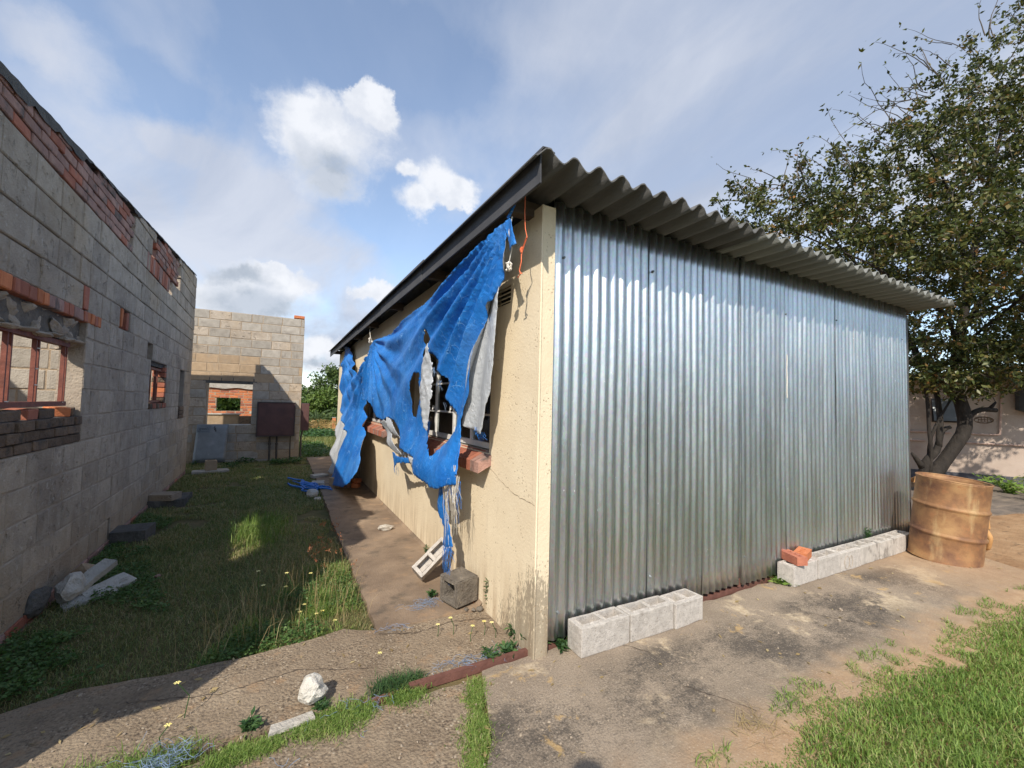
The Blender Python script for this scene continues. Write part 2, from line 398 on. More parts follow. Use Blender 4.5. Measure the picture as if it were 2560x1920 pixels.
def tarp_material(name, base, light, darkc, rough=0.5, metallic=0.0):
    base_c, light_c = (*base, 1), (*light, 1)
    m, t, b = new_mat(name)
    p = coords(t, 'world')
    c = t.ramp(t.noise(p, 3.5, 8, 0.62), [(0.3, darkc), (0.62, base)])
    c = t.mix(t.math('MULTIPLY', t.sstep(t.noise(p, 1.6, 5), 0.5, 0.68), 0.35), c, t.mix(0.25, base_c, light_c))
    # whitened crease scratches
    ln = t.voro(t.vmath('ADD', p, t.vmath('SCALE', t.noise(p, 4, 3, color=True), scale=0.25)), 7, 'DISTANCE_TO_EDGE')
    scr = t.math('MULTIPLY', t.sstep(ln, 0.018, 0.004), t.sstep(t.noise(p, 6, 4), 0.48, 0.62))
    c = t.mix(t.math('MULTIPLY', scr, 0.55), c, light)
    fine = t.sstep(t.noise(t.scale(p, (1, 1, 0.35)), 45, 4, 0.6), 0.56, 0.78)
    c = t.mix(t.math('MULTIPLY', fine, 0.28), c, light)
    s = t.sep(p)
    wv = t.math('MULTIPLY', t.math('SINE', t.math('MULTIPLY', s[1], 420)), t.math('SINE', t.math('MULTIPLY', s[2], 420)))
    t.put(b.inputs['Base Color'], c)
    b.inputs['Roughness'].default_value = rough
    b.inputs['Metallic'].default_value = metallic
    b.inputs['Specular IOR Level'].default_value = 0.35
    bn = t.node('ShaderNodeBump'); bn.inputs['Strength'].default_value = 0.75; bn.inputs['Distance'].default_value = 0.014
    h = t.math('ADD', t.noise(p, 26, 6, 0.6), t.math('MULTIPLY', wv, 0.06))
    h = t.math('ADD', h, t.math('MULTIPLY', scr, 0.25))
    t.put(bn.inputs['Height'], h)
    t.l.new(bn.outputs[0], b.inputs['Normal'])
    return m


M['tarp'] = tarp_material('blue_tarpaulin', (0.016, 0.172, 0.53), (0.30, 0.54, 0.80), (0.009, 0.105, 0.38))
M['tarpback'] = tarp_material('silver_tarpaulin_back', (0.52, 0.535, 0.55), (0.68, 0.69, 0.70), (0.40, 0.415, 0.43), 0.36, 0.15)


def glass_material():
    m, t, b = new_mat('window_glass')
    t.n.remove(b)
    out = t.n['Material Output']
    fr = t.node('ShaderNodeFresnel'); fr.inputs[0].default_value = 1.5
    tr = t.node('ShaderNodeBsdfTransparent'); tr.inputs[0].default_value = (0.75, 0.8, 0.8, 1)
    gl = t.node('ShaderNodeBsdfGlossy'); gl.inputs['Roughness'].default_value = 0.04
    mx = t.node('ShaderNodeMixShader')
    t.l.new(t.math('ADD', fr.outputs[0], 0.06), mx.inputs[0])
    t.l.new(tr.outputs[0], mx.inputs[1]); t.l.new(gl.outputs[0], mx.inputs[2])
    t.l.new(mx.outputs[0], out.inputs[0])
    return m


M['glass'] = glass_material()


def rust_material():
    m, t, b = new_mat('rusty_drum_paint')
    p = coords(t, 'object')
    c = t.ramp(t.noise(p, 3.5, 9, 0.65), [(0.34, (0.13, 0.058, 0.032)), (0.5, (0.25, 0.125, 0.054)), (0.66, (0.40, 0.235, 0.10))])
    c = t.mix(t.math('MULTIPLY', t.sstep(t.noise(p, 14, 8, 0.7), 0.52, 0.68), 0.65), c, (0.30, 0.12, 0.05))
    c = t.mix(t.math('MULTIPLY', t.sstep(t.noise(t.scale(p, (1, 1, 0.25)), 9, 6), 0.55, 0.72), 0.45), c, (0.52, 0.38, 0.19))
    t.put(b.inputs['Base Color'], c)
    b.inputs['Roughness'].default_value = 0.68
    b.inputs['Metallic'].default_value = 0.1
    bn = t.node('ShaderNodeBump'); bn.inputs['Strength'].default_value = 0.4; bn.inputs['Distance'].default_value = 0.006
    t.put(bn.inputs['Height'], t.noise(p, 40, 6, 0.65)); t.l.new(bn.outputs[0], b.inputs['Normal'])
    return m


M['rust'] = rust_material()


def leaf_material(name, stops, trans=0.35, rough=0.5):
    m, t, b = new_mat(name)
    rnd = t.node('ShaderNodeNewGeometry').outputs['Random Per Island']
    p = coords(t, 'world')
    f = t.math('ADD', t.math('MULTIPLY', rnd, 0.75), t.math('MULTIPLY', t.math('SUBTRACT', t.noise(p, 1.4, 4), 0.5), 0.9))
    f = t.math('ADD', f, 0.12)
    c = t.ramp(f, stops)
    t.put(b.inputs['Base Color'], c)
    b.inputs['Roughness'].default_value = rough
    b.inputs['Specular IOR Level'].default_value = 0.3
    tl = t.node('ShaderNodeBsdfTranslucent'); t.put(tl.inputs[0], t.mix(0.5, c, (0.5, 0.55, 0.05), 'OVERLAY'))
    mx = t.node('ShaderNodeMixShader'); mx.inputs[0].default_value = trans
    out = t.n['Material Output']
    t.l.new(b.outputs[0], mx.inputs[1]); t.l.new(tl.outputs[0], mx.inputs[2]); t.l.new(mx.outputs[0], out.inputs[0])
    return m


M['lawn'] = leaf_material('lush_lawn_grass', [(0.12, (0.105, 0.185, 0.035)), (0.5, (0.195, 0.295, 0.06)), (0.78, (0.28, 0.36, 0.095)), (0.94, (0.46, 0.40, 0.20))])
M['yardgrass'] = leaf_material('short_yard_grass', [(0.1, (0.11, 0.165, 0.05)), (0.4, (0.20, 0.245, 0.08)), (0.65, (0.31, 0.28, 0.12)), (0.95, (0.46, 0.35, 0.2))])
M['clover'] = leaf_material('low_broadleaf_cover', [(0.2, (0.06, 0.12, 0.030)), (0.6, (0.105, 0.185, 0.05)), (0.95, (0.18, 0.25, 0.08))])
M['weed'] = leaf_material('dark_green_weed', [(0.2, (0.035, 0.085, 0.030)), (0.6, (0.065, 0.135, 0.045)), (0.95, (0.12, 0.19, 0.06))])
M['drygrass'] = leaf_material('dry_straw', [(0.2, (0.32, 0.23, 0.11)), (0.6, (0.45, 0.34, 0.17)), (0.95, (0.55, 0.45, 0.26))])
M['fieldgrass'] = leaf_material('far_field_grass', [(0.1, (0.09, 0.13, 0.03)), (0.5, (0.17, 0.19, 0.055)), (0.95, (0.30, 0.27, 0.10))])
M['corn'] = leaf_material('dry_maize', [(0.1, (0.16, 0.16, 0.05)), (0.4, (0.38, 0.24, 0.09)), (0.7, (0.52, 0.34, 0.14)), (0.95, (0.62, 0.47, 0.24))])
M['treeleaf'] = leaf_material('olive_and_rust_leaves', [(0.08, (0.030, 0.042, 0.014)), (0.40, (0.058, 0.074, 0.020)), (0.66, (0.118, 0.124, 0.032)), (0.84, (0.145, 0.112, 0.038)), (0.97, (0.27, 0.125, 0.042))], 0.22, 0.4)
M['farleaf'] = leaf_material('far_tree_leaves', [(0.1, (0.035, 0.065, 0.02)), (0.5, (0.07, 0.115, 0.03)), (0.95, (0.12, 0.165, 0.045))], 0.2)
M['farleaf2'] = leaf_material('bright_far_leaves', [(0.1, (0.06, 0.10, 0.02)), (0.5, (0.10, 0.16, 0.03)), (0.95, (0.16, 0.21, 0.05))], 0.2)
M['palm'] = leaf_material('palm_fronds', [(0.1, (0.06, 0.10, 0.04)), (0.9, (0.15, 0.20, 0.09))], 0.2)
M['yellow'] = pmat('yellow_petal', [(0.3, (0.75, 0.62, 0.12)), (0.7, (0.85, 0.78, 0.4))], 8, bump=0)
M['redleaf'] = leaf_material('reddish_seed_heads', [(0.1, (0.30, 0.10, 0.05)), (0.9, (0.45, 0.2, 0.1))])
M['dogfur'] = pmat('tan_fur', [(0.3, (0.36, 0.18, 0.065)), (0.7, (0.50, 0.28, 0.115))], 7, bump=0.5, bscale=120, bdist=0.006)
M['dogpale'] = pmat('pale_fur', [(0.3, (0.5, 0.36, 0.2)), (0.7, (0.6, 0.46, 0.28))], 7, bump=0.5, bscale=120)
M['skin'] = pmat('skin', [(0.3, (0.14, 0.075, 0.05)), (0.7, (0.18, 0.10, 0.066))], 8, bump=0)
M['cloth'] = pmat('dark_clothing', [(0.3, (0.05, 0.055, 0.07)), (0.7, (0.08, 0.085, 0.1))], 8, bump=0.2)
M['tank'] = pmat('dark_tank_plastic', [(0.3, (0.05, 0.055, 0.055)), (0.7, (0.09, 0.095, 0.09))], 4)
M['pipe'] = pmat('painted_pipe', [(0.3, (0.40, 0.27, 0.22)), (0.7, (0.52, 0.38, 0.31))], 8, bump=0)


def soil_material():
    m, t, b = new_mat('bare_soil_ground')
    p = coords(t, 'world'); s = t.sep(p)
    sand = t.ramp(t.noise(p, 3.2, 9, 0.62), [(0.28, (0.27, 0.155, 0.08)), (0.55, (0.40, 0.25, 0.135)), (0.8, (0.50, 0.34, 0.20))])
    sand = t.mix(t.math('MULTIPLY', t.sstep(t.noise(t.scale(p, (1, 2.2, 1)), 4.5, 8, 0.7), 0.54, 0.68), 0.6), sand, (0.12, 0.085, 0.055))
    yard = t.ramp(t.noise(p, 2.4, 9, 0.65), [(0.3, (0.075, 0.08, 0.03)), (0.52, (0.135, 0.115, 0.052)), (0.75, (0.215, 0.15, 0.08))])
    left = t.sstep(t.math('ADD', s[0], t.math('MULTIPLY', t.noise(p, 2, 4), 0.3)), 1.6, 0.9)
    field = t.ramp(t.noise(p, 0.5, 8, 0.7), [(0.3, (0.10, 0.11, 0.035)), (0.55, (0.18, 0.17, 0.06)), (0.8, (0.27, 0.23, 0.11))])
    c = t.mix(left, sand, yard)
    c = t.mix(t.sstep(s[1], 12.5, 15.5), c, field)
    lawnc = t.ramp(t.noise(p, 3, 8, 0.7), [(0.3, (0.11, 0.115, 0.075)), (0.55, (0.17, 0.17, 0.11)), (0.8, (0.25, 0.235, 0.165))])
    c = t.mix(t.sstep(t.math('ADD', s[1], t.math('MULTIPLY', s[0], 0.06)), 0.6, -0.1), c, lawnc)
    c = t.mix(t.sstep(t.math('ABSOLUTE', s[0]), 30, 60), c, field)
    t.put(b.inputs['Base Color'], c)
    b.inputs['Roughness'].default_value = 0.95; b.inputs['Specular IOR Level'].default_value = 0.15
    bn = t.node('ShaderNodeBump'); bn.inputs['Strength'].default_value = 0.8; bn.inputs['Distance'].default_value = 0.03
    t.put(bn.inputs['Height'], t.noise(p, 22, 8, 0.7)); t.l.new(bn.outputs[0], b.inputs['Normal'])
    return m


M['soil'] = soil_material()


def slab_material(name, kind):
    m, t, b = new_mat(name)
    p = coords(t, 'world'); s = t.sep(p)
    n1 = t.noise(p, 2.6, 9, 0.62)
    vs = 78 if kind == 'rough' else 120
    ag = t.voro(p, vs, 'F1', 'Color')
    agv = t.sep(ag)[0]
    agd = t.voro(p, vs, 'F1')
    if kind == 'rough':
        c = t.ramp(n1, [(0.28, (0.18, 0.135, 0.092)), (0.55, (0.28, 0.215, 0.148)), (0.8, (0.40, 0.315, 0.22))])
        peb = t.ramp(agv, [(0.1, (0.05, 0.039, 0.03)), (0.45, (0.165, 0.12, 0.08)), (0.78, (0.29, 0.225, 0.15)), (0.97, (0.46, 0.385, 0.29))])
        f = t.math('MULTIPLY', t.sstep(agd, 0.62, 0.40), t.sstep(t.noise(p, 3.3, 6, 0.6), 0.38, 0.62))
        c = t.mix(t.math('MULTIPLY', f, 0.7), c, peb)
        c = t.mix(t.math('MULTIPLY', t.sstep(t.noise(p, 55, 4, 0.7), 0.5, 0.64), 0.5), c, (0.085, 0.062, 0.047))
        c = t.mix(t.math('MULTIPLY', t.sstep(t.noise(p, 6, 8, 0.7), 0.54, 0.68), 0.7), c, (0.33, 0.215, 0.125))
        hgt = t.math('ADD', t.math('MULTIPLY', t.math('SUBTRACT', 1.0, agd), 0.5), t.noise(p, 60, 6, 0.7))
    else:
        c = t.ramp(n1, [(0.28, (0.225, 0.178, 0.13)), (0.55, (0.31, 0.245, 0.18)), (0.8, (0.40, 0.32, 0.235))])
        warp = t.vmath('ADD', p, t.vmath('SCALE', t.noise(p, 2.5, 5, color=True), scale=0.25))
        q = t.sep(warp)
        # black lichen band a little in front of the sheet wall, worn through to pale screed
        band = t.math('MULTIPLY', t.sstep(q[1], 1.30, 1.62), t.sstep(q[1], 2.14, 1.98))
        grain = t.math('ADD', t.math('MULTIPLY', t.noise(t.scale(p, (1, 1.5, 1)), 14, 8, 0.75), 0.5), t.math('MULTIPLY', t.noise(p, 85, 4, 0.7), 0.5))
        blk = t.math('MULTIPLY', band, t.sstep(t.math('ADD', grain, t.math('MULTIPLY', t.math('SUBTRACT', t.noise(p, 1.7, 4), 0.5), 0.75)), 0.40, 0.62))
        c = t.mix(t.math('MULTIPLY', blk, 0.84), c, (0.060, 0.052, 0.045))
        c = t.mix(t.math('MULTIPLY', t.math('MULTIPLY', t.sstep(q[1], 1.25, 1.6), t.sstep(t.noise(p, 110, 4, 0.7), 0.48, 0.62)), 0.42), c, (0.10, 0.08, 0.065))
        pale = t.math('MULTIPLY', t.sstep(t.noise(t.vmath('ADD', warp, (3.1, 7.7, 0)), 1.5, 7, 0.66), 0.53, 0.60), t.sstep(q[1], 1.35, 1.75))
        c = t.mix(t.math('MULTIPLY', pale, 0.85), c, t.ramp(t.noise(p, 30, 6, 0.7), [(0.35, (0.36, 0.27, 0.17)), (0.65, (0.58, 0.47, 0.33))]))
        och = t.sstep(t.noise(t.vmath('ADD', warp, (9, 2, 0)), 3.1, 8, 0.7), 0.60, 0.66)
        c = t.mix(t.math('MULTIPLY', och, 0.6), c, (0.52, 0.34, 0.14))
        sandf = t.sstep(t.math('ADD', q[1], t.math('MULTIPLY', t.noise(p, 5, 6), 0.45)), 1.78, 1.42)
        far = t.sstep(q[0], 4.6, 6.2)
        c = t.mix(t.math('MULTIPLY', t.math('MAXIMUM', sandf, t.math('MULTIPLY', far, 0.8)), 0.88), c,
                  t.ramp(t.noise(p, 9, 8, 0.7), [(0.3, (0.33, 0.20, 0.11)), (0.7, (0.48, 0.325, 0.19))]))
        f = t.math('MULTIPLY', t.sstep(agv, 0.80, 0.9), t.sstep(agd, 0.6, 0.4))
        c = t.mix(t.math('MULTIPLY', f, 0.28), c, (0.5, 0.42, 0.33))
        hgt = t.noise(p, 70, 7, 0.7)
    t.put(b.inputs['Base Color'], c)
    b.inputs['Roughness'].default_value = 0.92; b.inputs['Specular IOR Level'].default_value = 0.2
    bn = t.node('ShaderNodeBump'); bn.inputs['Strength'].default_value = 0.75; bn.inputs['Distance'].default_value = 0.012
    t.put(bn.inputs['Height'], hgt); t.l.new(bn.outputs[0], b.inputs['Normal'])
    return m


M['slab_rough'] = slab_material('exposed_aggregate_concrete', 'rough')
M['slab_smooth'] = slab_material('stained_concrete', 'smooth')
M['path'] = pmat('path_concrete', [(0.28, (0.15, 0.105, 0.072)), (0.55, (0.25, 0.18, 0.122)), (0.8, (0.37, 0.27, 0.18))], 2.6, kind='world', bump=0.7, bscale=70,
                 layers=[((0.10, 0.08, 0.06), 4, 0.52, 0.68, 0.7), ((0.36, 0.235, 0.135), 5, 0.56, 0.7, 0.6)])


# ------------------------------------------------------------------ object helpers
class MB:
    def __init__(s):
        s.v = []; s.f = []; s.mi = []

    def add(s, vs, fs, mi=0):
        o = len(s.v)
        s.v.extend([tuple(v) for v in vs])
        s.f.extend([tuple(i + o for i in f) for f in fs]); s.mi.extend([mi] * len(fs))
        return s

    def box(s, lo, hi, mat=None, jit=0.0, mi=0):
        x0, y0, z0 = lo; x1, y1, z1 = hi
        vs = [(x0, y0, z0), (x1, y0, z0), (x1, y1, z0), (x0, y1, z0), (x0, y0, z1), (x1, y0, z1), (x1, y1, z1), (x0, y1, z1)]
        if jit:
            vs = [tuple(c + random.uniform(-jit, jit) for c in v) for v in vs]
        if mat is not None:
            vs = [tuple(mat @ Vector(v)) for v in vs]
        return s.add(vs, [(0, 3, 2, 1), (4, 5, 6, 7), (0, 1, 5, 4), (1, 2, 6, 5), (2, 3, 7, 6), (3, 0, 4, 7)], mi)

    def tube(s, pts, rad, n=6, cap=True, mi=0):
        pts = [Vector(p) for p in pts]
        if isinstance(rad, (int, float)):
            rad = [rad] * len(pts)
        up = None; rings = []
        for i, p in enumerate(pts):
            d = (pts[min(i + 1, len(pts) - 1)] - pts[max(i - 1, 0)])
            if d.length < 1e-9:
                d = Vector((0, 0, 1))
            d.normalize()
            if up is None:
                up = Vector((0, 0, 1)) if abs(d.z) < 0.9 else Vector((1, 0, 0))
            a = d.cross(up)
            if a.length < 1e-6:
                a = d.cross(Vector((1, 0.3, 0)))
            a.normalize(); b = a.cross(d); up = b
            rings.append([p + (a * math.cos(2 * math.pi * k / n) + b * math.sin(2 * math.pi * k / n)) * rad[i] for k in range(n)])
        vs = [v for r in rings for v in r]
        fs = []
        for i in range(len(rings) - 1):
            for k in range(n):
                k2 = (k + 1) % n
                fs.append((i * n + k, i * n + k2, (i + 1) * n + k2, (i + 1) * n + k))
        if cap:
            fs.append(tuple(range(n - 1, -1, -1))); fs.append(tuple(range((len(rings) - 1) * n, len(rings) * n)))
        return s.add(vs, fs, mi)

    def mesh(s, name, smooth=False):
        me = bpy.data.meshes.new(name)
        me.from_pydata(s.v, [], s.f)
        if any(s.mi):
            me.polygons.foreach_set('material_index', s.mi)
        if smooth:
            me.polygons.foreach_set('use_smooth', [True] * len(me.polygons))
        me.update()
        return me


def tag(o, label=None, cat=None, group=None, kind=None):
    if label: o['label'] = label
    if cat: o['category'] = cat
    if group: o['group'] = group
    if kind: o['kind'] = kind
    return o


def link(name, me, mat=None, parent=None, loc=(0, 0, 0), rot=(0, 0, 0), scale=(1, 1, 1), slot=False):
    o = bpy.data.objects.new(name, me)
    COL.objects.link(o)
    if parent is not None:
        o.parent = parent
    o.location = loc; o.rotation_euler = rot; o.scale = scale
    if mat is not None:
        mats = mat if isinstance(mat, (list, tuple)) else [mat]
        if slot:
            if len(me.materials) == 0:
                me.materials.append(mats[0])
            o.material_slots[0].link = 'OBJECT'
            o.material_slots[0].material = mats[0]
        else:
            if len(me.materials) == 0:
                for mm in mats:
                    me.materials.append(mm)
    return o


def put(name, mb, mat, parent=None, smooth=False, **kw):
    return link(name, mb.mesh(name, smooth), mat, parent, **kw)


def empty(name, loc=(0, 0, 0), rz=0.0, rot=None):
    o = bpy.data.objects.new(name, None)
    COL.objects.link(o)
    o.empty_display_size = 0.2
    o.location = loc
    o.rotation_euler = rot if rot else (0, 0, rz)
    return o


def np_mesh(name, V, F3=None, F4=None, smooth=False):
    V = np.asarray(V, np.float32)
    me = bpy.data.meshes.new(name)
    me.vertices.add(len(V)); me.vertices.foreach_set('co', V.ravel())
    parts = []; tot = []
    if F4 is not None and len(F4):
        parts.append(np.asarray(F4, np.int32).ravel()); tot.append(np.full(len(F4), 4, np.int32))
    if F3 is not None and len(F3):
        parts.append(np.asarray(F3, np.int32).ravel()); tot.append(np.full(len(F3), 3, np.int32))
    lv = np.concatenate(parts); tt = np.concatenate(tot)
    st = np.concatenate([[0], np.cumsum(tt)[:-1]]).astype(np.int32)
    me.loops.add(len(lv)); me.loops.foreach_set('vertex_index', lv)
    me.polygons.add(len(tt)); me.polygons.foreach_set('loop_start', st); me.polygons.foreach_set('loop_total', tt)
    if smooth:
        me.polygons.foreach_set('use_smooth', np.ones(len(tt), bool))
    me.update(calc_edges=True)
    return me


def in_poly(P, poly):
    x, y = P[:, 0], P[:, 1]
    ins = np.zeros(len(P), bool)
    n = len(poly)
    for i in range(n):
        x0, y0 = poly[i]; x1, y1 = poly[(i + 1) % n]
        c = ((y0 > y) != (y1 > y)) & (x < (x1 - x0) * (y - y0) / (y1 - y0 + 1e-12) + x0)
        ins ^= c
    return ins


def jag(poly, step, amp, seed=0, closed=True):
    r = random.Random(seed); out = []
    n = len(poly)
    for i in range(n if closed else n - 1):
        a = Vector(poly[i]); b = Vector(poly[(i + 1) % n])
        k = max(1, int((b - a).length / step))
        for j in range(k):
            p = a.lerp(b, j / k)
            if j:
                p = p + Vector((r.uniform(-amp, amp), r.uniform(-amp, amp)))
            out.append((p.x, p.y))
    if not closed:
        out.append(tuple(poly[-1]))
    return out


def prism(poly, z0, z1, bev=0.0):
    """closed polygon (xy) extruded; returns MB with triangulated caps"""
    n = len(poly)
    mb = MB()
    vs, es, fs, *_ = delaunay_2d_cdt([Vector(p) for p in poly], [(i, (i + 1) % n) for i in range(n)], [], 1, 1e-5)
    mb.add([(v.x, v.y, z1) for v in vs], [tuple(f) for f in fs])
    mb.add([(v.x, v.y, z0) for v in vs], [tuple(reversed(f)) for f in fs])
    area = sum(poly[i][0] * poly[(i + 1) % n][1] - poly[(i + 1) % n][0] * poly[i][1] for i in range(n))
    side = [(i, (i + 1) % n, n + (i + 1) % n, n + i) for i in range(n)]
    if area < 0:
        side = [tuple(reversed(f)) for f in side]
    mb.add([(x, y, z0) for x, y in poly] + [(x, y, z1) for x, y in poly], side)
    return mb


def unit_block(seed, L=0.385, H=0.195, D=0.16, ch=0.007, jit=0.003):
    """chamfered, slightly uneven masonry unit centred on the origin; x = depth, y = length, z = height"""
    r = random.Random(seed)
    bm = bmesh.new()
    bmesh.ops.create_cube(bm, size=1.0)
    for v in bm.verts:
        v.co = Vector((v.co.x * D + r.uniform(-jit, jit), v.co.y * L + r.uniform(-jit, jit), v.co.z * H + r.uniform(-jit, jit)))
    bmesh.ops.bevel(bm, geom=list(bm.edges), offset=ch, segments=1, affect='EDGES', profile=0.5)
    me = bpy.data.meshes.new('masonry_unit')
    bm.to_mesh(me); bm.free()
    return me


BLOCKS = [unit_block(i) for i in range(6)]
BRICKS = [unit_block(20 + i, 0.215, 0.068, 0.16, 0.005, 0.0035) for i in range(5)]


def masonry(parent, axis, face, depth, L0, L1, joints, holes, top, pick, unit=0.4, gap=0.011, name='block', ref=0.385, refh=0.195,
            meshes=BLOCKS, phase=0.0, zmin=None, core_mat='mortar', corename='wall', recess=0.0045, build=True, vis=None, seed=3):
    """running-bond wall. axis 'y': runs along y with its face at x=face going back by depth along -x; axis 'x': runs along x with face at y=face going back along +y"""
    r = random.Random(seed)
    core = MB(); units = []; hidden = MB()
    for k in range(len(joints) - 1):
        z0, z1 = joints[k], joints[k + 1]
        zm = (z0 + z1) / 2
        x = L0 - (unit / 2 if (k % 2) else 0) - phase
        cuts = [(h[0], h[1]) for h in holes if h[2] < zm < h[3]]
        # core segments
        segs = [(L0, L1)]
        for a, b in cuts:
            ns = []
            for s0, s1 in segs:
                if b <= s0 or a >= s1:
                    ns.append((s0, s1)); continue
                if a > s0: ns.append((s0, a))
                if b < s1: ns.append((b, s1))
            segs = ns
        for s0, s1 in segs:
            ct = min(z1, min(top(s0 + 1e-4), top(s1 - 1e-4)) - 0.01)
            if ct - z0 < 0.02:
                continue
            if axis == 'y':
                core.box((face - depth + recess, s0 + recess, z0), (face - recess, s1 - recess, ct))
            else:
                core.box((s0 + recess, face + recess, z0), (s1 - recess, face + depth - recess, ct))
        while x < L1:
            a0, b0 = x, x + unit * r.choice((1, 1, 1, 1, 0.55, 1))
            x = b0
            a, b = max(a0, L0), min(b0, L1)
            pieces = [(a, b)]
            for c0, c1 in cuts:
                np_ = []
                for s0, s1 in pieces:
                    if c1 <= s0 or c0 >= s1:
                        np_.append((s0, s1)); continue
                    if c0 > s0: np_.append((s0, c0))
                    if c1 < s1: np_.append((c1, s1))
                pieces = np_
            for s0, s1 in pieces:
                ln = s1 - s0 - gap
                if ln < 0.045:
                    continue
                tz = min(z1, top((s0 + s1) / 2))
                h = tz - z0 - gap
                if h < 0.04:
                    continue
                units.append(((s0 + s1) / 2, z0 + gap / 2 + h / 2, ln, h))
    w = put(corename, core, M[core_mat] if isinstance(core_mat, str) else core_mat, parent)
    if build:
        for (u, zc_, ln, h) in units:
            mt = pick(u, zc_, r)
            if mt is None:
                continue
            me = r.choice(meshes)
            po = r.uniform(-0.0025, 0.0035)
            sc_ = (1.0 * depth / 0.16 + 0.0, ln / ref, h / refh)
            if vis is not None and not vis(u, zc_):
                if axis == 'y':
                    hidden.box((face - depth + po, u - ln / 2, zc_ - h / 2), (face + po, u + ln / 2, zc_ + h / 2))
                else:
                    hidden.box((u - ln / 2, face - po, zc_ - h / 2), (u + ln / 2, face + depth - po, zc_ + h / 2))
                continue
            if axis == 'y':
                link(name, me, M[mt], w, loc=(face - depth / 2 + po, u, zc_), rot=(r.uniform(-.006, .006), 0, r.uniform(-.004, .004)), scale=sc_, slot=True)
            else:
                link(name, me, M[mt], w, loc=(u, face + depth / 2 - po, zc_), rot=(0, 0, math.pi / 2 + r.uniform(-.004, .004)), scale=sc_, slot=True)
        if hidden.v:
            o = put('blockwork', hidden, M['block'], w)
            o['kind'] = 'stuff'
    return w


def rock(name, mat, loc, size, seed, parent=None, rot=(0, 0, 0), sub=3, rough=0.28, flatb=True, planes=5):
    """broken lump: a sphere cut by random planes and roughened"""
    r = random.Random(seed)
    bm = bmesh.new()
    bmesh.ops.create_icosphere(bm, subdivisions=sub, radius=1.0)
    pl = []
    for _ in range(planes):
        n = Vector((r.uniform(-1, 1), r.uniform(-1, 1), r.uniform(-0.6, 1))).normalized()
        pl.append((n, r.uniform(0.45, 0.8)))
    for v in bm.verts:
        for n, d in pl:
            k = v.co.dot(n) - d
            if k > 0:
                v.co -= n * k
        v.co += v.co.normalized() * (mnoise.noise(v.co * 2.3 + Vector((seed, 0, 0))) * rough * 0.5 + mnoise.noise(v.co * 6 + Vector((0, seed, 0))) * rough * 0.18)
        v.co = Vector((v.co.x * size[0], v.co.y * size[1], v.co.z * size[2]))
    zmin = min(v.co.z for v in bm.verts)
    if flatb:
        for v in bm.verts:
            v.co.z -= zmin
    me = bpy.data.meshes.new(name); bm.to_mesh(me); bm.free()
    return link(name, me, mat, parent, loc=loc, rot=rot)


def leafcards(V0, axis_dir, L, Wd, normal, fold=0.0):
    """arrays: base points, direction (unit), length, width, side hint -> diamond leaves (4 verts, 2 tris)"""
    n = len(V0)
    side = np.cross(axis_dir, normal); side /= (np.linalg.norm(side, axis=1, keepdims=True) + 1e-9)
    up = np.cross(side, axis_dir)
    mid = V0 + axis_dir * (L * 0.45)[:, None]
    a = mid + side * (Wd * 0.5)[:, None] + up * (fold * Wd)[:, None]
    b = mid - side * (Wd * 0.5)[:, None] + up * (fold * Wd)[:, None]
    tip = V0 + axis_dir * L[:, None]
    V = np.stack([V0, a, tip, b], 1).reshape(-1, 3)
    i = np.arange(n)[:, None] * 4
    F = np.concatenate([i + np.array([[0, 1, 2]]), i + np.array([[0, 2, 3]])], 0)
    return V, F


def blades(P, h, w, lean, rng):
    """grass blades: two-segment bent strips"""
    n = len(P)
    az = rng.uniform(0, 2 * np.pi, n)
    d = np.stack([np.cos(az), np.sin(az), np.zeros(n)], 1)
    s = np.stack([-np.sin(az), np.cos(az), np.zeros(n)], 1)
    tw = rng.uniform(-0.8, 0.8, n)
    s = s * np.cos(tw)[:, None] + d * np.sin(tw)[:, None]
    lean = lean * rng.uniform(0.2, 1.6, n)
    mid = P + np.array([0, 0, 1]) * (h * 0.62)[:, None] + d * (h * lean * 0.35)[:, None]
    tip = P + np.array([0, 0, 1]) * (h * np.clip(1.05 - 0.35 * lean, 0.25, 1))[:, None] + d * (h * lean)[:, None]
    W2 = (w * 0.5)[:, None]
    V = np.stack([P - s * W2, P + s * W2, mid + s * W2 * 0.8, mid - s * W2 * 0.8, tip], 1).reshape(-1, 3)
    i = np.arange(n)[:, None] * 5
    return V, (i + np.array([[3, 2, 4]])), (i + np.array([[0, 1, 2, 3]]))


def vnoise(P, sc, seed=0):
    return np.array([mnoise.noise(Vector((p[0] * sc + seed, p[1] * sc - seed, seed * 0.37))) for p in P])
# ------------------------------------------------------------------ ground
def ground_z(x, y):
    s = np.clip(y - 13.0, 0, 50)
    return -0.035 - 0.057 * s


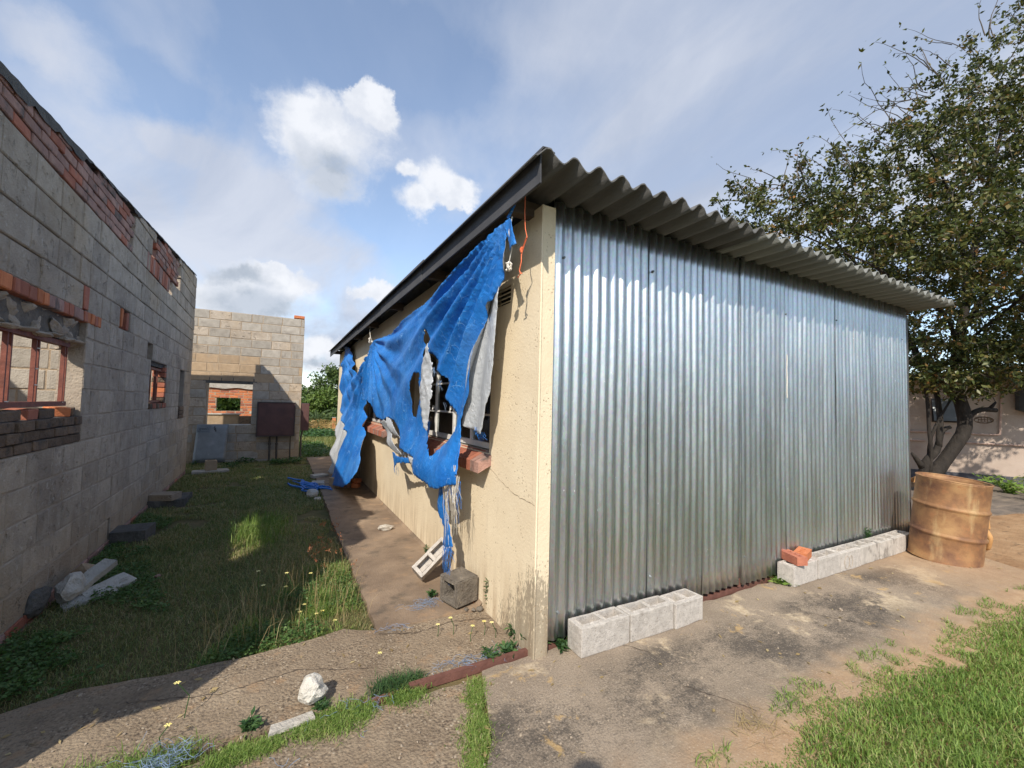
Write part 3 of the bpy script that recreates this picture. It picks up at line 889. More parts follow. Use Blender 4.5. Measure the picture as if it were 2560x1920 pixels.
def build_ground():
    xs = np.unique(np.concatenate([np.linspace(-600, -30, 20), np.linspace(-30, -4, 14), np.linspace(-4, 9, 66), np.linspace(9, 30, 20), np.linspace(30, 600, 20)]))
    ys = np.unique(np.concatenate([np.linspace(-600, -20, 18), np.linspace(-20, -2, 12), np.linspace(-2, 13, 76), np.linspace(13, 63, 40), np.linspace(63, 900, 20)]))
    X, Y = np.meshgrid(xs, ys)
    Z = ground_z(X, Y)
    near = (np.abs(X) < 30) & (Y > -20) & (Y < 63)
    bump = np.array([mnoise.noise(Vector((x * 0.9, y * 0.9, 0))) * 0.014 + mnoise.noise(Vector((x * 0.25, y * 0.25, 4))) * 0.02 for x, y in zip(X.ravel(), Y.ravel())]).reshape(X.shape)
    Z = Z + np.where(near, np.minimum(bump, 0.018), 0)
    ny, nx = X.shape
    V = np.stack([X, Y, Z], -1).reshape(-1, 3)
    i, j = np.meshgrid(np.arange(ny - 1), np.arange(nx - 1), indexing='ij')
    a = (i * nx + j).ravel()
    F = np.stack([a, a + 1, a + nx + 1, a + nx], 1)
    o = link('ground', np_mesh('ground', V, None, F, True), M['soil'])
    o['kind'] = 'structure'


build_ground()

GRASS_EDGE_L = [(-4.0, 2.95), (-1.076, 2.913), (-0.834, 2.983), (-0.483, 2.931), (-0.257, 2.94), (-0.014, 2.936), (0.237, 2.959), (0.435, 3.004), (0.60, 2.90)]
LAWN_EDGE = [(0.9, -4.0), (1.0, 0.2), (1.35, 0.85), (1.708, 1.162), (1.982, 1.099), (2.207, 1.186), (2.496, 1.232), (2.811, 1.155), (3.07, 1.222), (3.276, 1.135), (3.741, 1.137), (4.268, 1.131), (4.731, 1.126), (4.931, 1.082), (5.45, 1.062), (6.5, 0.85), (12, 0.3)]
slabA = jag(GRASS_EDGE_L + [(1.36, 2.84), (1.36, 2.275), (-0.1, 2.275), (-4.0, 2.29)], 0.09, 0.014, 1)
o = put('pavement', prism(slabA, -0.07, 0.0), M['slab_rough']); o['kind'] = 'structure'
slabB = jag([(-5.0, 2.20), (0.30, 2.195), (0.99, 2.165), (0.925, 1.95), (0.855, 1.76), (0.76, 1.6), (0.60, 1.3), (0.55, -0.6), (-5, -0.6)], 0.08, 0.014, 2)
o = put('pavement', prism(slabB, -0.07, -0.004), M['slab_rough']); o['kind'] = 'structure'
slabC = jag([(1.06, 2.20), (0.975, 1.95), (0.905, 1.75), (0.80, 1.6), (0.70, 1.2), (0.66, -0.6), (1.1, -0.6), (1.25, 0.1), (1.55, 0.72), (1.9, 0.96), (2.5, 1.0), (3.7, 0.95), (5.4, 0.88), (6.35, 1.05), (6.62, 1.6), (6.6, 2.20)], 0.1, 0.014, 3)
o = put('pavement', prism(slabC, -0.07, 0.0), M['slab_smooth']); o['kind'] = 'structure'
pathp = jag([(0.615, 2.875), (1.40, 2.86), (1.40, 12.1), (0.66, 12.0), (0.655, 7.7), (0.625, 5.3), (0.624, 3.6)], 0.14, 0.012, 4)
o = put('path', prism(pathp, -0.07, 0.012), M['path']); o['kind'] = 'structure'
pathr = jag([(8.2, 2.55), (9.6, 2.2), (14.0, 0.9), (16.5, 0.2), (17.2, 1.7), (13.5, 3.0), (10.4, 4.1), (8.3, 4.6)], 0.3, 0.06, 5)
o = put('path', prism(pathr, -0.05, -0.008), pmat('far_path_concrete', [(0.3, (0.10, 0.085, 0.07)), (0.55, (0.20, 0.16, 0.125)), (0.8, (0.33, 0.255, 0.18))], 2.2, kind='world', stretch=(1, 2.5, 1), bump=0.8, bscale=30)); o['kind'] = 'structure'

# ------------------------------------------------------------------ the plastered house with the metal front
HX, HY, HXR, HYB = 1.374, 2.160, 6.90, 12.25
WT = 2.74          # wall top
house = empty('plastered_house', (HX, HY, 0))
tag(house, 'cream plastered house with corrugated roof, its front closed off with shiny metal sheets', 'house')
HM = Matrix.Translation((-HX, -HY, 0))


def hput(name, mb, mat, smooth=False, parent=None):
    mb.v = [(v[0] - HX, v[1] - HY, v[2]) for v in mb.v] if parent is None else mb.v
    return put(name, mb, mat, house if parent is None else parent, smooth)


# window openings in the left wall: (y0, y1, z0, z1)
WIN = [(2.83, 5.90, 1.13, 2.13), (5.95 + 0.35, 8.9, 1.13, 2.13)]
WIN = [(2.83, 4.86, 1.13, 2.13), (6.00, 8.05, 1.13, 2.13)]
VENT = (2.55, 2.83 - 0.04, 2.205, 2.33)
w = MB()
T = 0.15
ys = [HY, WIN[0][0], WIN[0][1], WIN[1][0], WIN[1][1], HYB]
def wall_y(a, b, z0, z1):
    w.box((HX, a, z0), (HX + (0.098 if a == HY else T), b, z1))
wall_y(HY, WIN[0][0], -0.05, VENT[2])
wall_y(HY, VENT[0], VENT[2], VENT[3]); wall_y(VENT[1], WIN[0][0], VENT[2], VENT[3]); wall_y(HY, WIN[0][0], VENT[3], WT)
wall_y(WIN[0][1], WIN[1][0], -0.05, WT); wall_y(WIN[1][1], HYB, -0.05, WT)
for a, b, z0, z1 in WIN:
    wall_y(a, b, -0.05, z0); wall_y(a, b, z1, WT)
hput('left_wall', w, M['plaster'])
w = MB(); w.box((HX + 0.099, HY + 0.125, -0.05), (HX + T, HY + 0.25, WT)); w.box((HX + T, HYB - 0.15, -0.05), (HXR, HYB, WT))
hput('corner_return', w, M['plaster'])
w = MB(); w.box((HXR - 0.15, HY + 0.14, -0.05), (HXR, HYB - 0.152, WT)); hput('right_wall', w, M['plaster'])
# corner arris: slightly proud render bead down the corner
w = MB(); w.tube([(HX + 0.004, HY + 0.004, -0.03), (HX + 0.004, HY + 0.004, WT)], 0.009, 6); hput('corner_bead', w, M['plaster'])
# inside: dark floor, partition, ceiling
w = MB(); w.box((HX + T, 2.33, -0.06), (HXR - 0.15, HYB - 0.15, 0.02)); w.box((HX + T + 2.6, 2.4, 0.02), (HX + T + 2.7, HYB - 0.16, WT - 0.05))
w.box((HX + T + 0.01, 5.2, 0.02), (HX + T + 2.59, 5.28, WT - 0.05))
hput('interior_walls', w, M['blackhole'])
w = MB(); w.box((HX + T + 0.01, HY + 0.2, WT - 0.04), (HXR - 0.16, HYB - 0.16, WT - 0.02)); hput('ceiling', w, M['soffit'])
# plinth fillet along the wall foot
w = MB()
for i in range(24):
    a = 2.87 + i * 0.39; b = a + 0.39
    w.add([(HX - 0.03, a, 0.010), (HX - 0.03, b, 0.010), (HX + 0.004, b, 0.04), (HX + 0.004, a, 0.04)], [(0, 3, 2, 1)])
hput('wall_foot_fillet', w, M['path'])
# cracks: thin open joints modelled as slivers standing 1 mm proud
def crack(pts, wd):
    r = random.Random(len(pts)); q = []
    for i in range(len(pts) - 1):
        a, b = Vector(pts[i]), Vector(pts[i + 1]); n = max(2, int((b - a).length / 0.03))
        for k in range(n):
            p = a.lerp(b, k / n); q.append((p.x + r.uniform(-.006, .006), p.y + r.uniform(-.006, .006)))
    q.append(pts[-1])
    vs = []; fs = []
    for i, (y, z) in enumerate(q):
        ww = wd * r.uniform(0.4, 1.2)
        vs += [(HX - 0.0012, y - ww * .3, z - ww), (HX - 0.0012, y + ww * .3, z + ww)]
        if i: fs.append((2 * i - 2, 2 * i - 1, 2 * i + 1, 2 * i))
    return vs, fs
w = MB()
for pts, wd in (([(2.80, 1.02), (2.68, 0.985), (2.55, 0.94), (2.36, 0.90), (2.18, 0.89)], 0.0022), ([(2.68, 0.985), (2.66, 0.85), (2.675, 0.7), (2.655, 0.62)], 0.0014), ([(2.22, 1.55), (2.24, 1.4), (2.215, 1.2), (2.20, 0.9)], 0.0014),
                ([(3.9, 0.82), (3.95, 0.6), (3.98, 0.3)], 0.0012)):
    w.add(*crack(pts, wd))
hput('plaster_crack', w, M['crack'])

# louvred air vent
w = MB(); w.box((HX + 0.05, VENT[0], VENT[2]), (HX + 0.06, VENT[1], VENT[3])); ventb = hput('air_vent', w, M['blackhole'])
for k in range(4):
    mb = MB(); z = VENT[2] + 0.008 + k * 0.031
    mb.add([(HX - 0.004, VENT[0], z), (HX - 0.004, VENT[1], z), (HX + 0.035, VENT[1], z + 0.018), (HX + 0.035, VENT[0], z + 0.018),
            (HX - 0.004, VENT[0], z + 0.008), (HX - 0.004, VENT[1], z + 0.008), (HX + 0.035, VENT[1], z + 0.026), (HX + 0.035, VENT[0], z + 0.026)],
           [(0, 1, 2, 3), (7, 6, 5, 4), (0, 4, 5, 1), (1, 5, 6, 2), (2, 6, 7, 3), (3, 7, 4, 0)])
    mb.v = [(v[0] - HX, v[1] - HY, v[2]) for v in mb.v]
    put('slat', mb, M['plaster'], ventb)

# steel windows and sloping brick sills
def steel_window(y0, y1, z0, z1, posts, transoms, x=HX + 0.055):
    f = MB(); t = 0.03; d = 0.035
    f.box((x, y0, z0), (x + d, y1, z0 + 0.045)); f.box((x, y0, z1 - 0.04), (x + d, y1, z1))
    zz = [z0 + 0.045, z1 - 0.04]
    for p in [y0 + 0.022] + posts + [y1 - 0.022]:
        f.box((x - 0.003, p - 0.016, zz[0]), (x + d + 0.003, p + 0.016, zz[1]))
    pp = [y0] + posts + [y1]
    for i in range(len(pp) - 1):
        for tz in transoms:
            f.box((x + 0.004, pp[i] + 0.0165, tz - 0.008), (x + d - 0.004, pp[i + 1] - 0.0165, tz + 0.008))
    fr = hput('window', f, M['whiteframe'])
    tzs = [zz[0]] + transoms + [zz[1]]
    for i in range(len(pp) - 1):
        for j in range(len(tzs) - 1):
            g = MB(); g.box((x + 0.014, pp[i] + 0.02, tzs[j] + 0.006), (x + 0.018, pp[i + 1] - 0.02, tzs[j + 1] - 0.006))
            g.v = [(v[0] - HX, v[1] - HY, v[2]) for v in g.v]
            put('pane', g, M['glass'], fr)
    for i in range(1, len(pp) - 1):
        h = MB(); zc_ = z0 + 0.30; yy = pp[i] + 0.05
        h.box((x - 0.016, yy - 0.014, zc_ - 0.016), (x - 0.002, yy + 0.014, zc_ + 0.016)); h.tube([(x - 0.016, yy, zc_), (x - 0.028, yy - 0.02, zc_ - 0.045)], 0.004, 6)
        h.v = [(v[0] - HX, v[1] - HY, v[2]) for v in h.v]
        put('handle', h, M['whiteframe'], fr)


steel_window(2.845, 4.845, 1.15, 2.12, [3.30, 3.72, 4.24], [1.41, 1.69])
steel_window(6.015, 8.035, 1.15, 2.12, [6.50, 7.03, 7.52], [1.41, 1.69])
rs = random.Random(5)
for (y0, y1) in ((2.79, 4.9), (5.94, 8.09)):
    bed = MB()
    bed.add([(HX - 0.095, y0 + 0.004, 1.0), (HX + 0.05, y0 + 0.004, 1.07), (HX + 0.05, y0 + 0.004, 1.142), (HX - 0.095, y0 + 0.004, 1.062),
             (HX - 0.095, y1 - 0.004, 1.0), (HX + 0.05, y1 - 0.004, 1.07), (HX + 0.05, y1 - 0.004, 1.142), (HX - 0.095, y1 - 0.004, 1.062)],
            [(0, 3, 2, 1), (4, 5, 6, 7), (0, 4, 7, 3), (3, 7, 6, 2), (0, 1, 5, 4), (1, 2, 6, 5)])
    sill = hput('brick_sill', bed, M['mortar'])
    y = y0
    while y < y1 - 0.05:
        bw = rs.uniform(0.060, 0.072)
        dx = rs.uniform(-0.004, 0.004)
        b = MB()
        b.add([(HX - 0.105 + dx, y, 0.992), (HX + 0.03, y, 1.058), (HX + 0.03, y, 1.136), (HX - 0.105 + dx, y, 1.068),
               (HX - 0.105 + dx, y + bw, 0.992), (HX + 0.03, y + bw, 1.058), (HX + 0.03, y + bw, 1.136), (HX - 0.105 + dx, y + bw, 1.068)],
              [(0, 3, 2, 1), (4, 5, 6, 7), (0, 4, 7, 3), (3, 7, 6, 2), (0, 1, 5, 4), (1, 2, 6, 5)])
        b.v = [(v[0] - HX, v[1] - HY, v[2] + 0.004) for v in b.v]
        put('brick', b, rs.choice((M['brick'], M['brick'], M['brickdull'])), sill)
        y += bw + 0.011

# roof: fibre-cement sheets, each a real corrugated sheet with thickness, corrugations running back from the front edge
RP, RA = 0.1717, 0.029
RX0, RY0 = 1.185, 1.81
def roof_sheet(k, row):
    npitch = 6
    x0 = RX0 - 0.086 + k * npitch * RP - (0 if k == 0 else 0.035)
    x1 = RX0 - 0.086 + (k + 1) * npitch * RP
    if k == 5: x1 = RX0 - 0.086 + 34 * RP
    y0 = RY0 + row * 2.6; y1 = y0 + 2.72
    n = int(round((x1 - x0) / RP * 14)); lift = (0.004 * ((k % 2)) + 0.007 * (3 - row) * 0.0 + 0.006 * (row % 2))
    rr = random.Random(k * 7 + row)
    V = []; ny = 5
    edge = [0.010 * mnoise.noise(Vector((i * 0.35, k, row))) for i in range(n + 1)]
    for s in (0, 1):
        for j in range(ny + 1):
            for i in range(n + 1):
                x = x0 + (x1 - x0) * i / n
                y = y0 + (y1 - y0) * j / ny + (edge[i] if j == 0 else 0)
                z = 2.826 + RA * math.cos(2 * math.pi * (x - RX0) / RP) + lift - (0.008 if s else 0)
                V.append((x - HX, y - HY, z))
    F = []
    st = (n + 1) * (ny + 1)
    for j in range(ny):
        for i in range(n):
            a = j * (n + 1) + i
            F.append((a, a + 1, a + n + 2, a + n + 1)); F.append((st + a, st + a + n + 1, st + a + n + 2, st + a + 1))
    for i in range(n):
        F.append((i, st + i, st + i + 1, i + 1)); a = ny * (n + 1) + i
        F.append((a, a + 1, st + a + 1, st + a))
    for j in range(ny):
        a = j * (n + 1)
        F.append((a, a + n + 1, st + a + n + 1, st + a)); a += n
        F.append((a, st + a, st + a + n + 1, a + n + 1))
    me = bpy.data.meshes.new('roof_sheet'); me.from_pydata(V, [], F)
    me.polygons.foreach_set('use_smooth', [True] * (2 * n * ny) + [False] * (len(F) - 2 * n * ny)); me.update()
    link('roof_sheet', me, M['asbestos_bounce_lit'] if k >= 2 else M['asbestos_dark'], house)  # right-hand columns get the colour with bounce light painted in
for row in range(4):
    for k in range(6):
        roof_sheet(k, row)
# bargeboard pieces down the left verge, lapped at their joints
cuts = [1.84, 4.0, 5.8, 7.8, 10.0, 12.45]
for i in range(5):
    a, b = cuts[i] - (0.05 if i else 0), cuts[i + 1]
    px = 1.150 - 0.006 * (i % 2); dz = 0.006 * (i % 2)
    prof = [(px, 2.672 - dz), (px - 0.004, 2.85 + dz), (px + 0.012, 2.872 + dz), (px + 0.045, 2.876 + dz), (px + 0.085, 2.862 + dz)]
    inner = [(x + 0.008, z - 0.004) for x, z in prof]
    loop = prof + inner[::-1]
    mb = MB(); n = len(loop)
    mb.add([(x, a, z) for x, z in loop] + [(x, b, z) for x, z in loop], [(q, (q + 1) % n, n + (q + 1) % n, n + q) for q in range(n)] + [tuple(range(n))[::-1], tuple(range(n, 2 * n))])
    hput('bargeboard', mb, M['barge'])
for y in (2.296, 3.948, 5.562, 7.134, 8.707, 10.28, 11.9):
    mb = MB(); mb.box((1.175, y - 0.035, 2.70), (HXR + 0.05, y + 0.035, 2.79)); hput('purlin', mb, M['timber'])
mb = MB(); mb.box((HX + T + 0.03, HY + 0.05, 2.745), (HXR, HY + 0.11, 2.785)); hput('head_beam', mb, M['timber'])

# galvanised cladding sheets on the front, each its own corrugated sheet lapped over the next
edges = [1.480, 2.352, 2.93, 3.443, 4.085, 5.01, 5.80, 6.735]
CP, CA = 0.0765, 0.0108
def clad(i):
    x0, x1 = edges[i] - (0.02 if i else 0), edges[i + 1]
    rr = random.Random(40 + i)
    n = int((x1 - x0) / CP * 12); nz = 16
    zb = 0.055 + rr.uniform(-0.006, 0.008); zt = 2.802 + rr.uniform(-0.012, 0.012)
    yb = 2.199 - (0.0035 if i % 2 else 0.0)
    V = []
    for j in range(nz + 1):
        for k in range(n + 1):
            x = x0 + (x1 - x0) * k / n; z = zb + (zt - zb) * j / nz
            q = 0.009 * mnoise.noise(Vector((x * 1.3, z * 0.9, i * 3.1))) + 0.0025 * mnoise.noise(Vector((x * 6, z * 2.2, i)))
            if k == 0 or k == n:
                q -= (0.007 if k == 0 else 0.003) * (1 + mnoise.noise(Vector((z * 4, i, k))))
            amp = CA * (1 + 0.22 * mnoise.noise(Vector((x * 4, z * 1.1, 9))) + 0.16 * mnoise.noise(Vector((int((x - 1.5) / CP + .5) * 3.7, z * .35, i))))
            y = yb + q - amp * math.cos(2 * math.pi * (x - 1.542) / CP)
            V.append((x - HX, y - HY, z))
    F = []
    for j in range(nz):
        for k in range(n):
            a = j * (n + 1) + k; F.append((a, a + 1, a + n + 2, a + n + 1))
    me = bpy.data.meshes.new('cladding_sheet'); me.from_pydata(V, [], F)
    me.polygons.foreach_set('use_smooth', [True] * len(F)); me.update()
    ob = link('cladding_sheet', me, M['galv'], house)
    md = ob.modifiers.new('gauge', 'SOLIDIFY'); md.thickness = 0.0015; md.offset = 1
for i in range(len(edges) - 1):
    clad(i)
# dark steel post at the far end of the sheets, with its foot plate
mb = MB(); mb.box((6.745, 2.19, 0.0), (6.79, 2.25, 2.72)); hput('steel_post', mb, M['conduit'])
mb = MB(); mb.box((6.74, 2.10, 0.0), (6.93, 2.19, 0.14)); hput('post_foot', mb, M['conduit'])
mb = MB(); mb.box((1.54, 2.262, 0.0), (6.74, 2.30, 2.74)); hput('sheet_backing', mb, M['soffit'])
# bolts through the cladding
for (bx, bz) in ((1.565, 0.22), (2.36, 0.3), (3.45, 0.28), (2.36, 2.5), (1.56, 2.45), (4.09, 2.4), (5.02, 2.45), (6.6, 2.4)):
    mb = MB(); mb.tube([(bx, 2.195, bz), (bx, 2.178, bz)], [0.009, 0.007], 8); hput('bolt', mb, M['panelmetal'])
# white sealant bead down the joint at x = 4.09
mb = MB(); mb.tube([(4.088 + 0.003 * math.sin(i * 1.7), 2.178, 2.02 - i * 0.05) for i in range(9)], 0.005, 5); hput('sealant_bead', mb, M['twinewhite'])

# roller track: rusty angle set in the concrete
rail = MB()
rail.box((0.66, 2.222, -0.02), (6.74, 2.252, 0.024)); rail.box((0.30, 2.226, -0.03), (0.652, 2.250, 0.004))
o = put('gate_track', rail, M['rail']); tag(o, 'rusty red steel gate track set in the concrete, running under the metal sheets', 'rail')
rw = empty('track_roller', (3.42, 2.232, 0.024))
tag(rw, 'small rusty roller standing on the track in the gap under the sheets', 'roller')
mb = MB(); mb.tube([(0, -0.022, 0.038), (0, -0.014, 0.038), (0, 0.014, 0.038), (0, 0.022, 0.038)], [0.038, 0.03, 0.03, 0.038], 14); put('wheel', mb, M['rail'], rw)
mb = MB(); mb.box((0.042, -0.02, 0.0), (0.07, 0.02, 0.05)); put('bracket', mb, M['conduit'], rw)

# ------------------------------------------------------------------ unfinished block building on the left
LB_O = Vector((-1.42, 4.5, 0)); LB_RZ = R_(1.43)
lb = empty('unfinished_block_house', LB_O, LB_RZ)
tag(lb, 'roofless unfinished house of grey concrete blocks with red brick patches under its wall top', 'house')
J = [0.043 + 0.2127 * k for k in range(19)]
def lbtop(u):           # u = local y ; top rises towards the back like a mono-pitch gable
    y = u + 4.5
    if y < 1.95: return 2.12
    if y < 2.2: return 2.70
    if y < 2.42: return 3.05
    if y < 3.0: return 3.42
    if y > 10.28: return 3.71
    t = 3.24 + 0.092 * (y - 3.17)
    return t + 0.006 * math.sin(y * 5.1)
W1 = (3.30 - 4.5, 4.735 - 4.5, 1.319, 2.085)
W2 = (7.03 - 4.5, 8.03 - 4.5, 1.319, 1.957)
HOLES = [(1.0 - 4.5, 2.05 - 4.5, -1, 0.72), (1.0 - 4.5, 1.86 - 4.5, 0.72, 1.06), (1.0 - 4.5, 1.64 - 4.5, 1.06, 1.40), W1, (W1[0] - .12, W1[1] + 0.26, 2.085, 2.17), (3.0 - 4.5, W1[1] + .02, 1.106, 1.32), W2, (6.82 - 4.5, 7.09 - 4.5, 2.0, 2.17), (9.16 - 4.5, 9.64 - 4.5, 1.10, 1.95),
         (5.60 - 4.5, 5.965 - 4.5, 2.18, 2.38), (4.61 - 4.5, 4.74 - 4.5, 2.18, 2.38), (5.66 - 4.5, 5.74 - 4.5, 0.04, 0.25)]
def lbpick(u, z, r):
    y = u + 4.5
    if z > 3.02:
        if y < 5.9: return None
        if 6.5 < y < 7.9 and z < 3.25: return None
        if 6.9 < y < 8.55 and z > 3.25: return None
    return 'block'
lbwall = masonry(lb, 'y', 0.0, 0.16, 1.47 - 4.5, 10.42 - 4.5, J, HOLES, lbtop, lbpick, unit=0.4, core_mat='mortar', corename='long_wall',
                 vis=lambda u, z: u + 4.5 > 3.0, seed=11)
# plinth course of bricks at the foot
r = random.Random(3)
fm = MB(); fm.box((-0.15, 1.55 - 4.5, -0.15), (-0.004, 10.4 - 4.5, 0.04)); put('footing', fm, M['mortar'], lb)
y = 3.2
while y < 10.3:
    for zz, off in ((0.004, 0.0), (-0.07, 0.014)):
        link('brick', r.choice(BRICKS), M[r.choice(('brick', 'brickdull', 'brickdull'))], lbwall, loc=(-0.08 + 0.008 + off, y - 4.5 + off * 4, zz), rot=(0, 0, r.uniform(-.02, .02)), slot=True)
    y += 0.228
# brick infill under the sloping top
for row in range(8):
    z0 = 3.025 + row * 0.077
    y = 1.9 + (0.115 if row % 2 else 0) + 0.6
    while y < 8.5:
        yc = y + 0.108
        zone1 = yc < 5.85
        zone2 = 6.95 < yc < 8.5 and z0 > 3.24
        if (zone1 or zone2) and z0 + 0.072 < lbtop(yc - 4.5) + 0.012 and yc > 2.8:
            link('brick', r.choice(BRICKS), M[r.choice(('brickdull', 'brickdull', 'brick'))], lbwall, loc=(-0.08 + r.uniform(-0.006, 0.006), yc - 4.5, z0 + 0.037),
                 rot=(r.uniform(-.015, .015), 0, r.uniform(-.025, .025)), slot=True)
        y += 0.227
y = 6.53
while y < 7.88:          # a band of bricks on end
    for zz in (3.13,):
        link('brick', r.choice(BRICKS), M[r.choice(('brick', 'brickdull'))], lbwall, loc=(-0.08 + r.uniform(-0.003, 0.006), y - 4.5, zz), rot=(math.pi / 2, 0, 0), scale=(1, 0.93, 1), slot=True)
    y += 0.081
# smeared cement cap along the top
capm = MB()
pr = None
pts = np.arange(2.76, 10.28, 0.07)
for i, y in enumerate(pts):
    t = (3.24 + 0.092 * (y - 3.17)) + 0.007 * mnoise.noise(Vector((y * 3, 0, 0))) + 0.008 * mnoise.noise(Vector((y * 11, 0, 0))) + 0.010
    d = 0.022 + 0.05 * mnoise.noise(Vector((y * 3.1, 5, 0))) + 0.03 * mnoise.noise(Vector((y * 9, 2, 0))) + (0.05 if y < 4.4 else 0)
    capm.v += [(0.012, y - 4.5, t - max(d, 0.015)), (0.008 + 0.006 * mnoise.noise(Vector((y * 4, 2, 1))), y - 4.5, t), (-0.165, y - 4.5, t + 0.01), (-0.17, y - 4.5, t - 0.05)]
    if i:
        b = 4 * (i - 1); capm.f += [(b, b + 4, b + 5, b + 1), (b + 1, b + 5, b + 6, b + 2), (b + 2, b + 6, b + 7, b + 3)]; capm.mi += [0, 0, 0]
put('cement_cap', capm, M['darkconcrete'], lb)

# window 1: soldier course, broken lintel, red steel frame, ragged brick sill
y = 2.62
while y < 4.98:
    bw = r.choice((0.068, 0.104, 0.11, 0.075))
    link('brick', r.choice(BRICKS), M[r.choice(('brickorange', 'brick', 'brick', 'brickdull'))], lbwall, loc=(-0.07 + r.uniform(-.004, .006), y + bw / 2 - 4.5, 2.128), rot=(0, 0, r.uniform(-.02, .02)), scale=(1, bw / 0.215, 0.088 / 0.068), slot=True)
    y += bw + 0.012
lm = MB(); lm.box((-0.15, W1[0] - 0.02, 1.905), (-0.045, W1[1] + 0.02, 2.083)); lin = put('broken_lintel', lm, M['weatherblock'], lb)  # dark box colour paints in the shade of the cement cavities
lump = MB(); ny_, nz_ = 64, 14
for i in range(ny_ + 1):
    for j in range(nz_ + 1):
        yy = W1[0] - 0.10 + (W1[1] + 0.17 - W1[0]) * i / ny_; t_ = j / nz_
        arch = 0.05 * math.sin(math.pi * i / ny_) + 0.02 * mnoise.noise(Vector((yy * 5, 3, 1)))
        zz_ = 1.885 + 0.035 * (i / ny_ > .86) * -1 + (0.175 + arch * .3) * t_
        q = mnoise.noise(Vector((yy * 9, zz_ * 11, 4))); q2 = mnoise.noise(Vector((yy * 21, zz_ * 24, 8)))
        lump.v.append((-0.055 + 0.075 * q + 0.028 * q2 - 0.03 * (t_ < .1), yy, zz_ + 0.012 * q2))
for i in range(ny_):
    for j in range(nz_):
        a_ = i * (nz_ + 1) + j; lump.f.append((a_, a_ + nz_ + 1, a_ + nz_ + 2, a_ + 1)); lump.mi.append(0)
put('broken_cement', lump, M['mortar'], lin)
for i in range(5):
    yy = W1[0] + 0.12 + i * 0.27 + r.uniform(-.02, .02)
    rock('rubble', M['mortar'], (-0.05 + r.uniform(-.015, .02), yy, 1.93 + r.uniform(0, .09)), (0.045, r.uniform(.05, .10), r.uniform(.03, .06)), 100 + i, lin, rot=(r.uniform(-.7, .7), r.uniform(-.3, .3), 0), sub=2, flatb=False, planes=9, rough=.5)
for i in range(6):
    yy = W1[0] + 0.3 + i * 0.21
    rock('rubble', M['mortar'], (-0.02, yy, 1.895 + r.uniform(-.01, .03)), (0.05, 0.11, 0.018), 140 + i, lin, sub=2, flatb=False)
fr = MB()
fx = -0.085
ya, yb_, za, zb_ = 3.22 - 4.5, 4.565 - 4.5, 1.402, 1.895
fr.box((fx, ya, za), (fx + 0.045, yb_, za + 0.035)); fr.box((fx, ya, zb_ - 0.035), (fx + 0.045, yb_, zb_))
for p, tw in ((3.725, 0.016), (3.675, 0.016), (4.045, 0.014), (4.088, 0.016), (4.512, 0.012), (4.552, 0.012), (3.30, 0.02)):
    fr.box((fx + 0.012, p - 4.5 - tw / 2, za + 0.0352), (fx + 0.036, p - 4.5 + tw / 2, zb_ - 0.0352))
wf = put('window_frame', fr, M['redframe'], lb)
for yy, zz in ((4.06, 1.80), (4.06, 1.66), (4.06, 1.55), (3.7, 1.44), (4.5, 1.43)):
    mb = MB(); mb.tube([(fx + 0.036, yy - 4.5 - 0.015, zz), (fx + 0.046, yy - 4.5, zz), (fx + 0.036, yy - 4.5 + 0.015, zz)], 0.004, 5); put('hinge', mb, M['twinewhite'], wf)
# brick sill under window 1 (three stained courses) and loose bricks on it
y = 3.02
for row in range(3):
    y = 3.02 + (0.1 if row % 2 else 0)
    while y < 4.72:
        ln = min(0.215, 4.745 - y)
        link('brick', r.choice(BRICKS), M['brickdark'], lbwall, loc=(-0.078 + r.uniform(-.004, .012), y + ln / 2 - 4.5, 1.143 + row * 0.0705), rot=(r.uniform(-.02, .02), 0, r.uniform(-.02, .02)), scale=(1, ln / 0.215, 0.95), slot=True)
        y += ln + 0.014
cm = MB(); cm.box((-0.15, 3.02 - 4.5, 1.108), (-0.02, 4.742 - 4.5, 1.318)); put('sill_bed', cm, M['darkconcrete'], lb)
for (yy, ln, mt, rz, zz) in ((3.45, .2, 'brickdark', .1, 1.353), (3.70, .2, 'brickdark', -.1, 1.353), (3.98, .16, 'brick', .05, 1.353), (4.20, .2, 'brickdark', -.04, 1.353), (4.55, .14, 'brickorange', .5, 1.355), (4.66, .11, 'brickdark', .2, 1.355)):
    link('brick', r.choice(BRICKS), M[mt], lbwall, loc=(-0.085, yy - 4.5, zz), rot=(0.04, 0.05, rz), scale=(0.8, ln / 0.215, 1), slot=True)
# window 2
f2 = MB(); ya, yb_, za, zb_ = 7.06 - 4.5, 8.0 - 4.5, 1.40, 1.88
f2.box((fx, ya, za), (fx + 0.045, yb_, za + 0.03)); f2.box((fx, ya, zb_ - 0.03), (fx + 0.045, yb_, zb_))
for p, tw in ((7.08, 0.02), (7.32, 0.022), (7.64, 0.018), (7.72, 0.018), (7.98, 0.02)):
    f2.box((fx + 0.01, p - 4.5 - tw / 2, za + 0.0302), (fx + 0.04, p - 4.5 + tw / 2, zb_ - 0.0302))
put('window_frame', f2, M['redframe'], lb)
for row in range(8):
    for yy in (7.985,):
        link('brick', r.choice(BRICKS), M[r.choice(('brickdark', 'brick', 'brickorange'))], lbwall, loc=(-0.075, yy - 4.5, 1.36 + row * 0.074), scale=(0.95, 0.42, 1), slot=True)
y = 7.06
while y < 8.0:
    link('brick', r.choice(BRICKS), M[r.choice(('brickdark', 'brick'))], lbwall, loc=(-0.072 + r.uniform(0, .015), y + 0.06 - 4.5, 1.355), rot=(0, 0, r.uniform(-.05, .05)), scale=(1, 0.5, 1), slot=True); y += 0.125
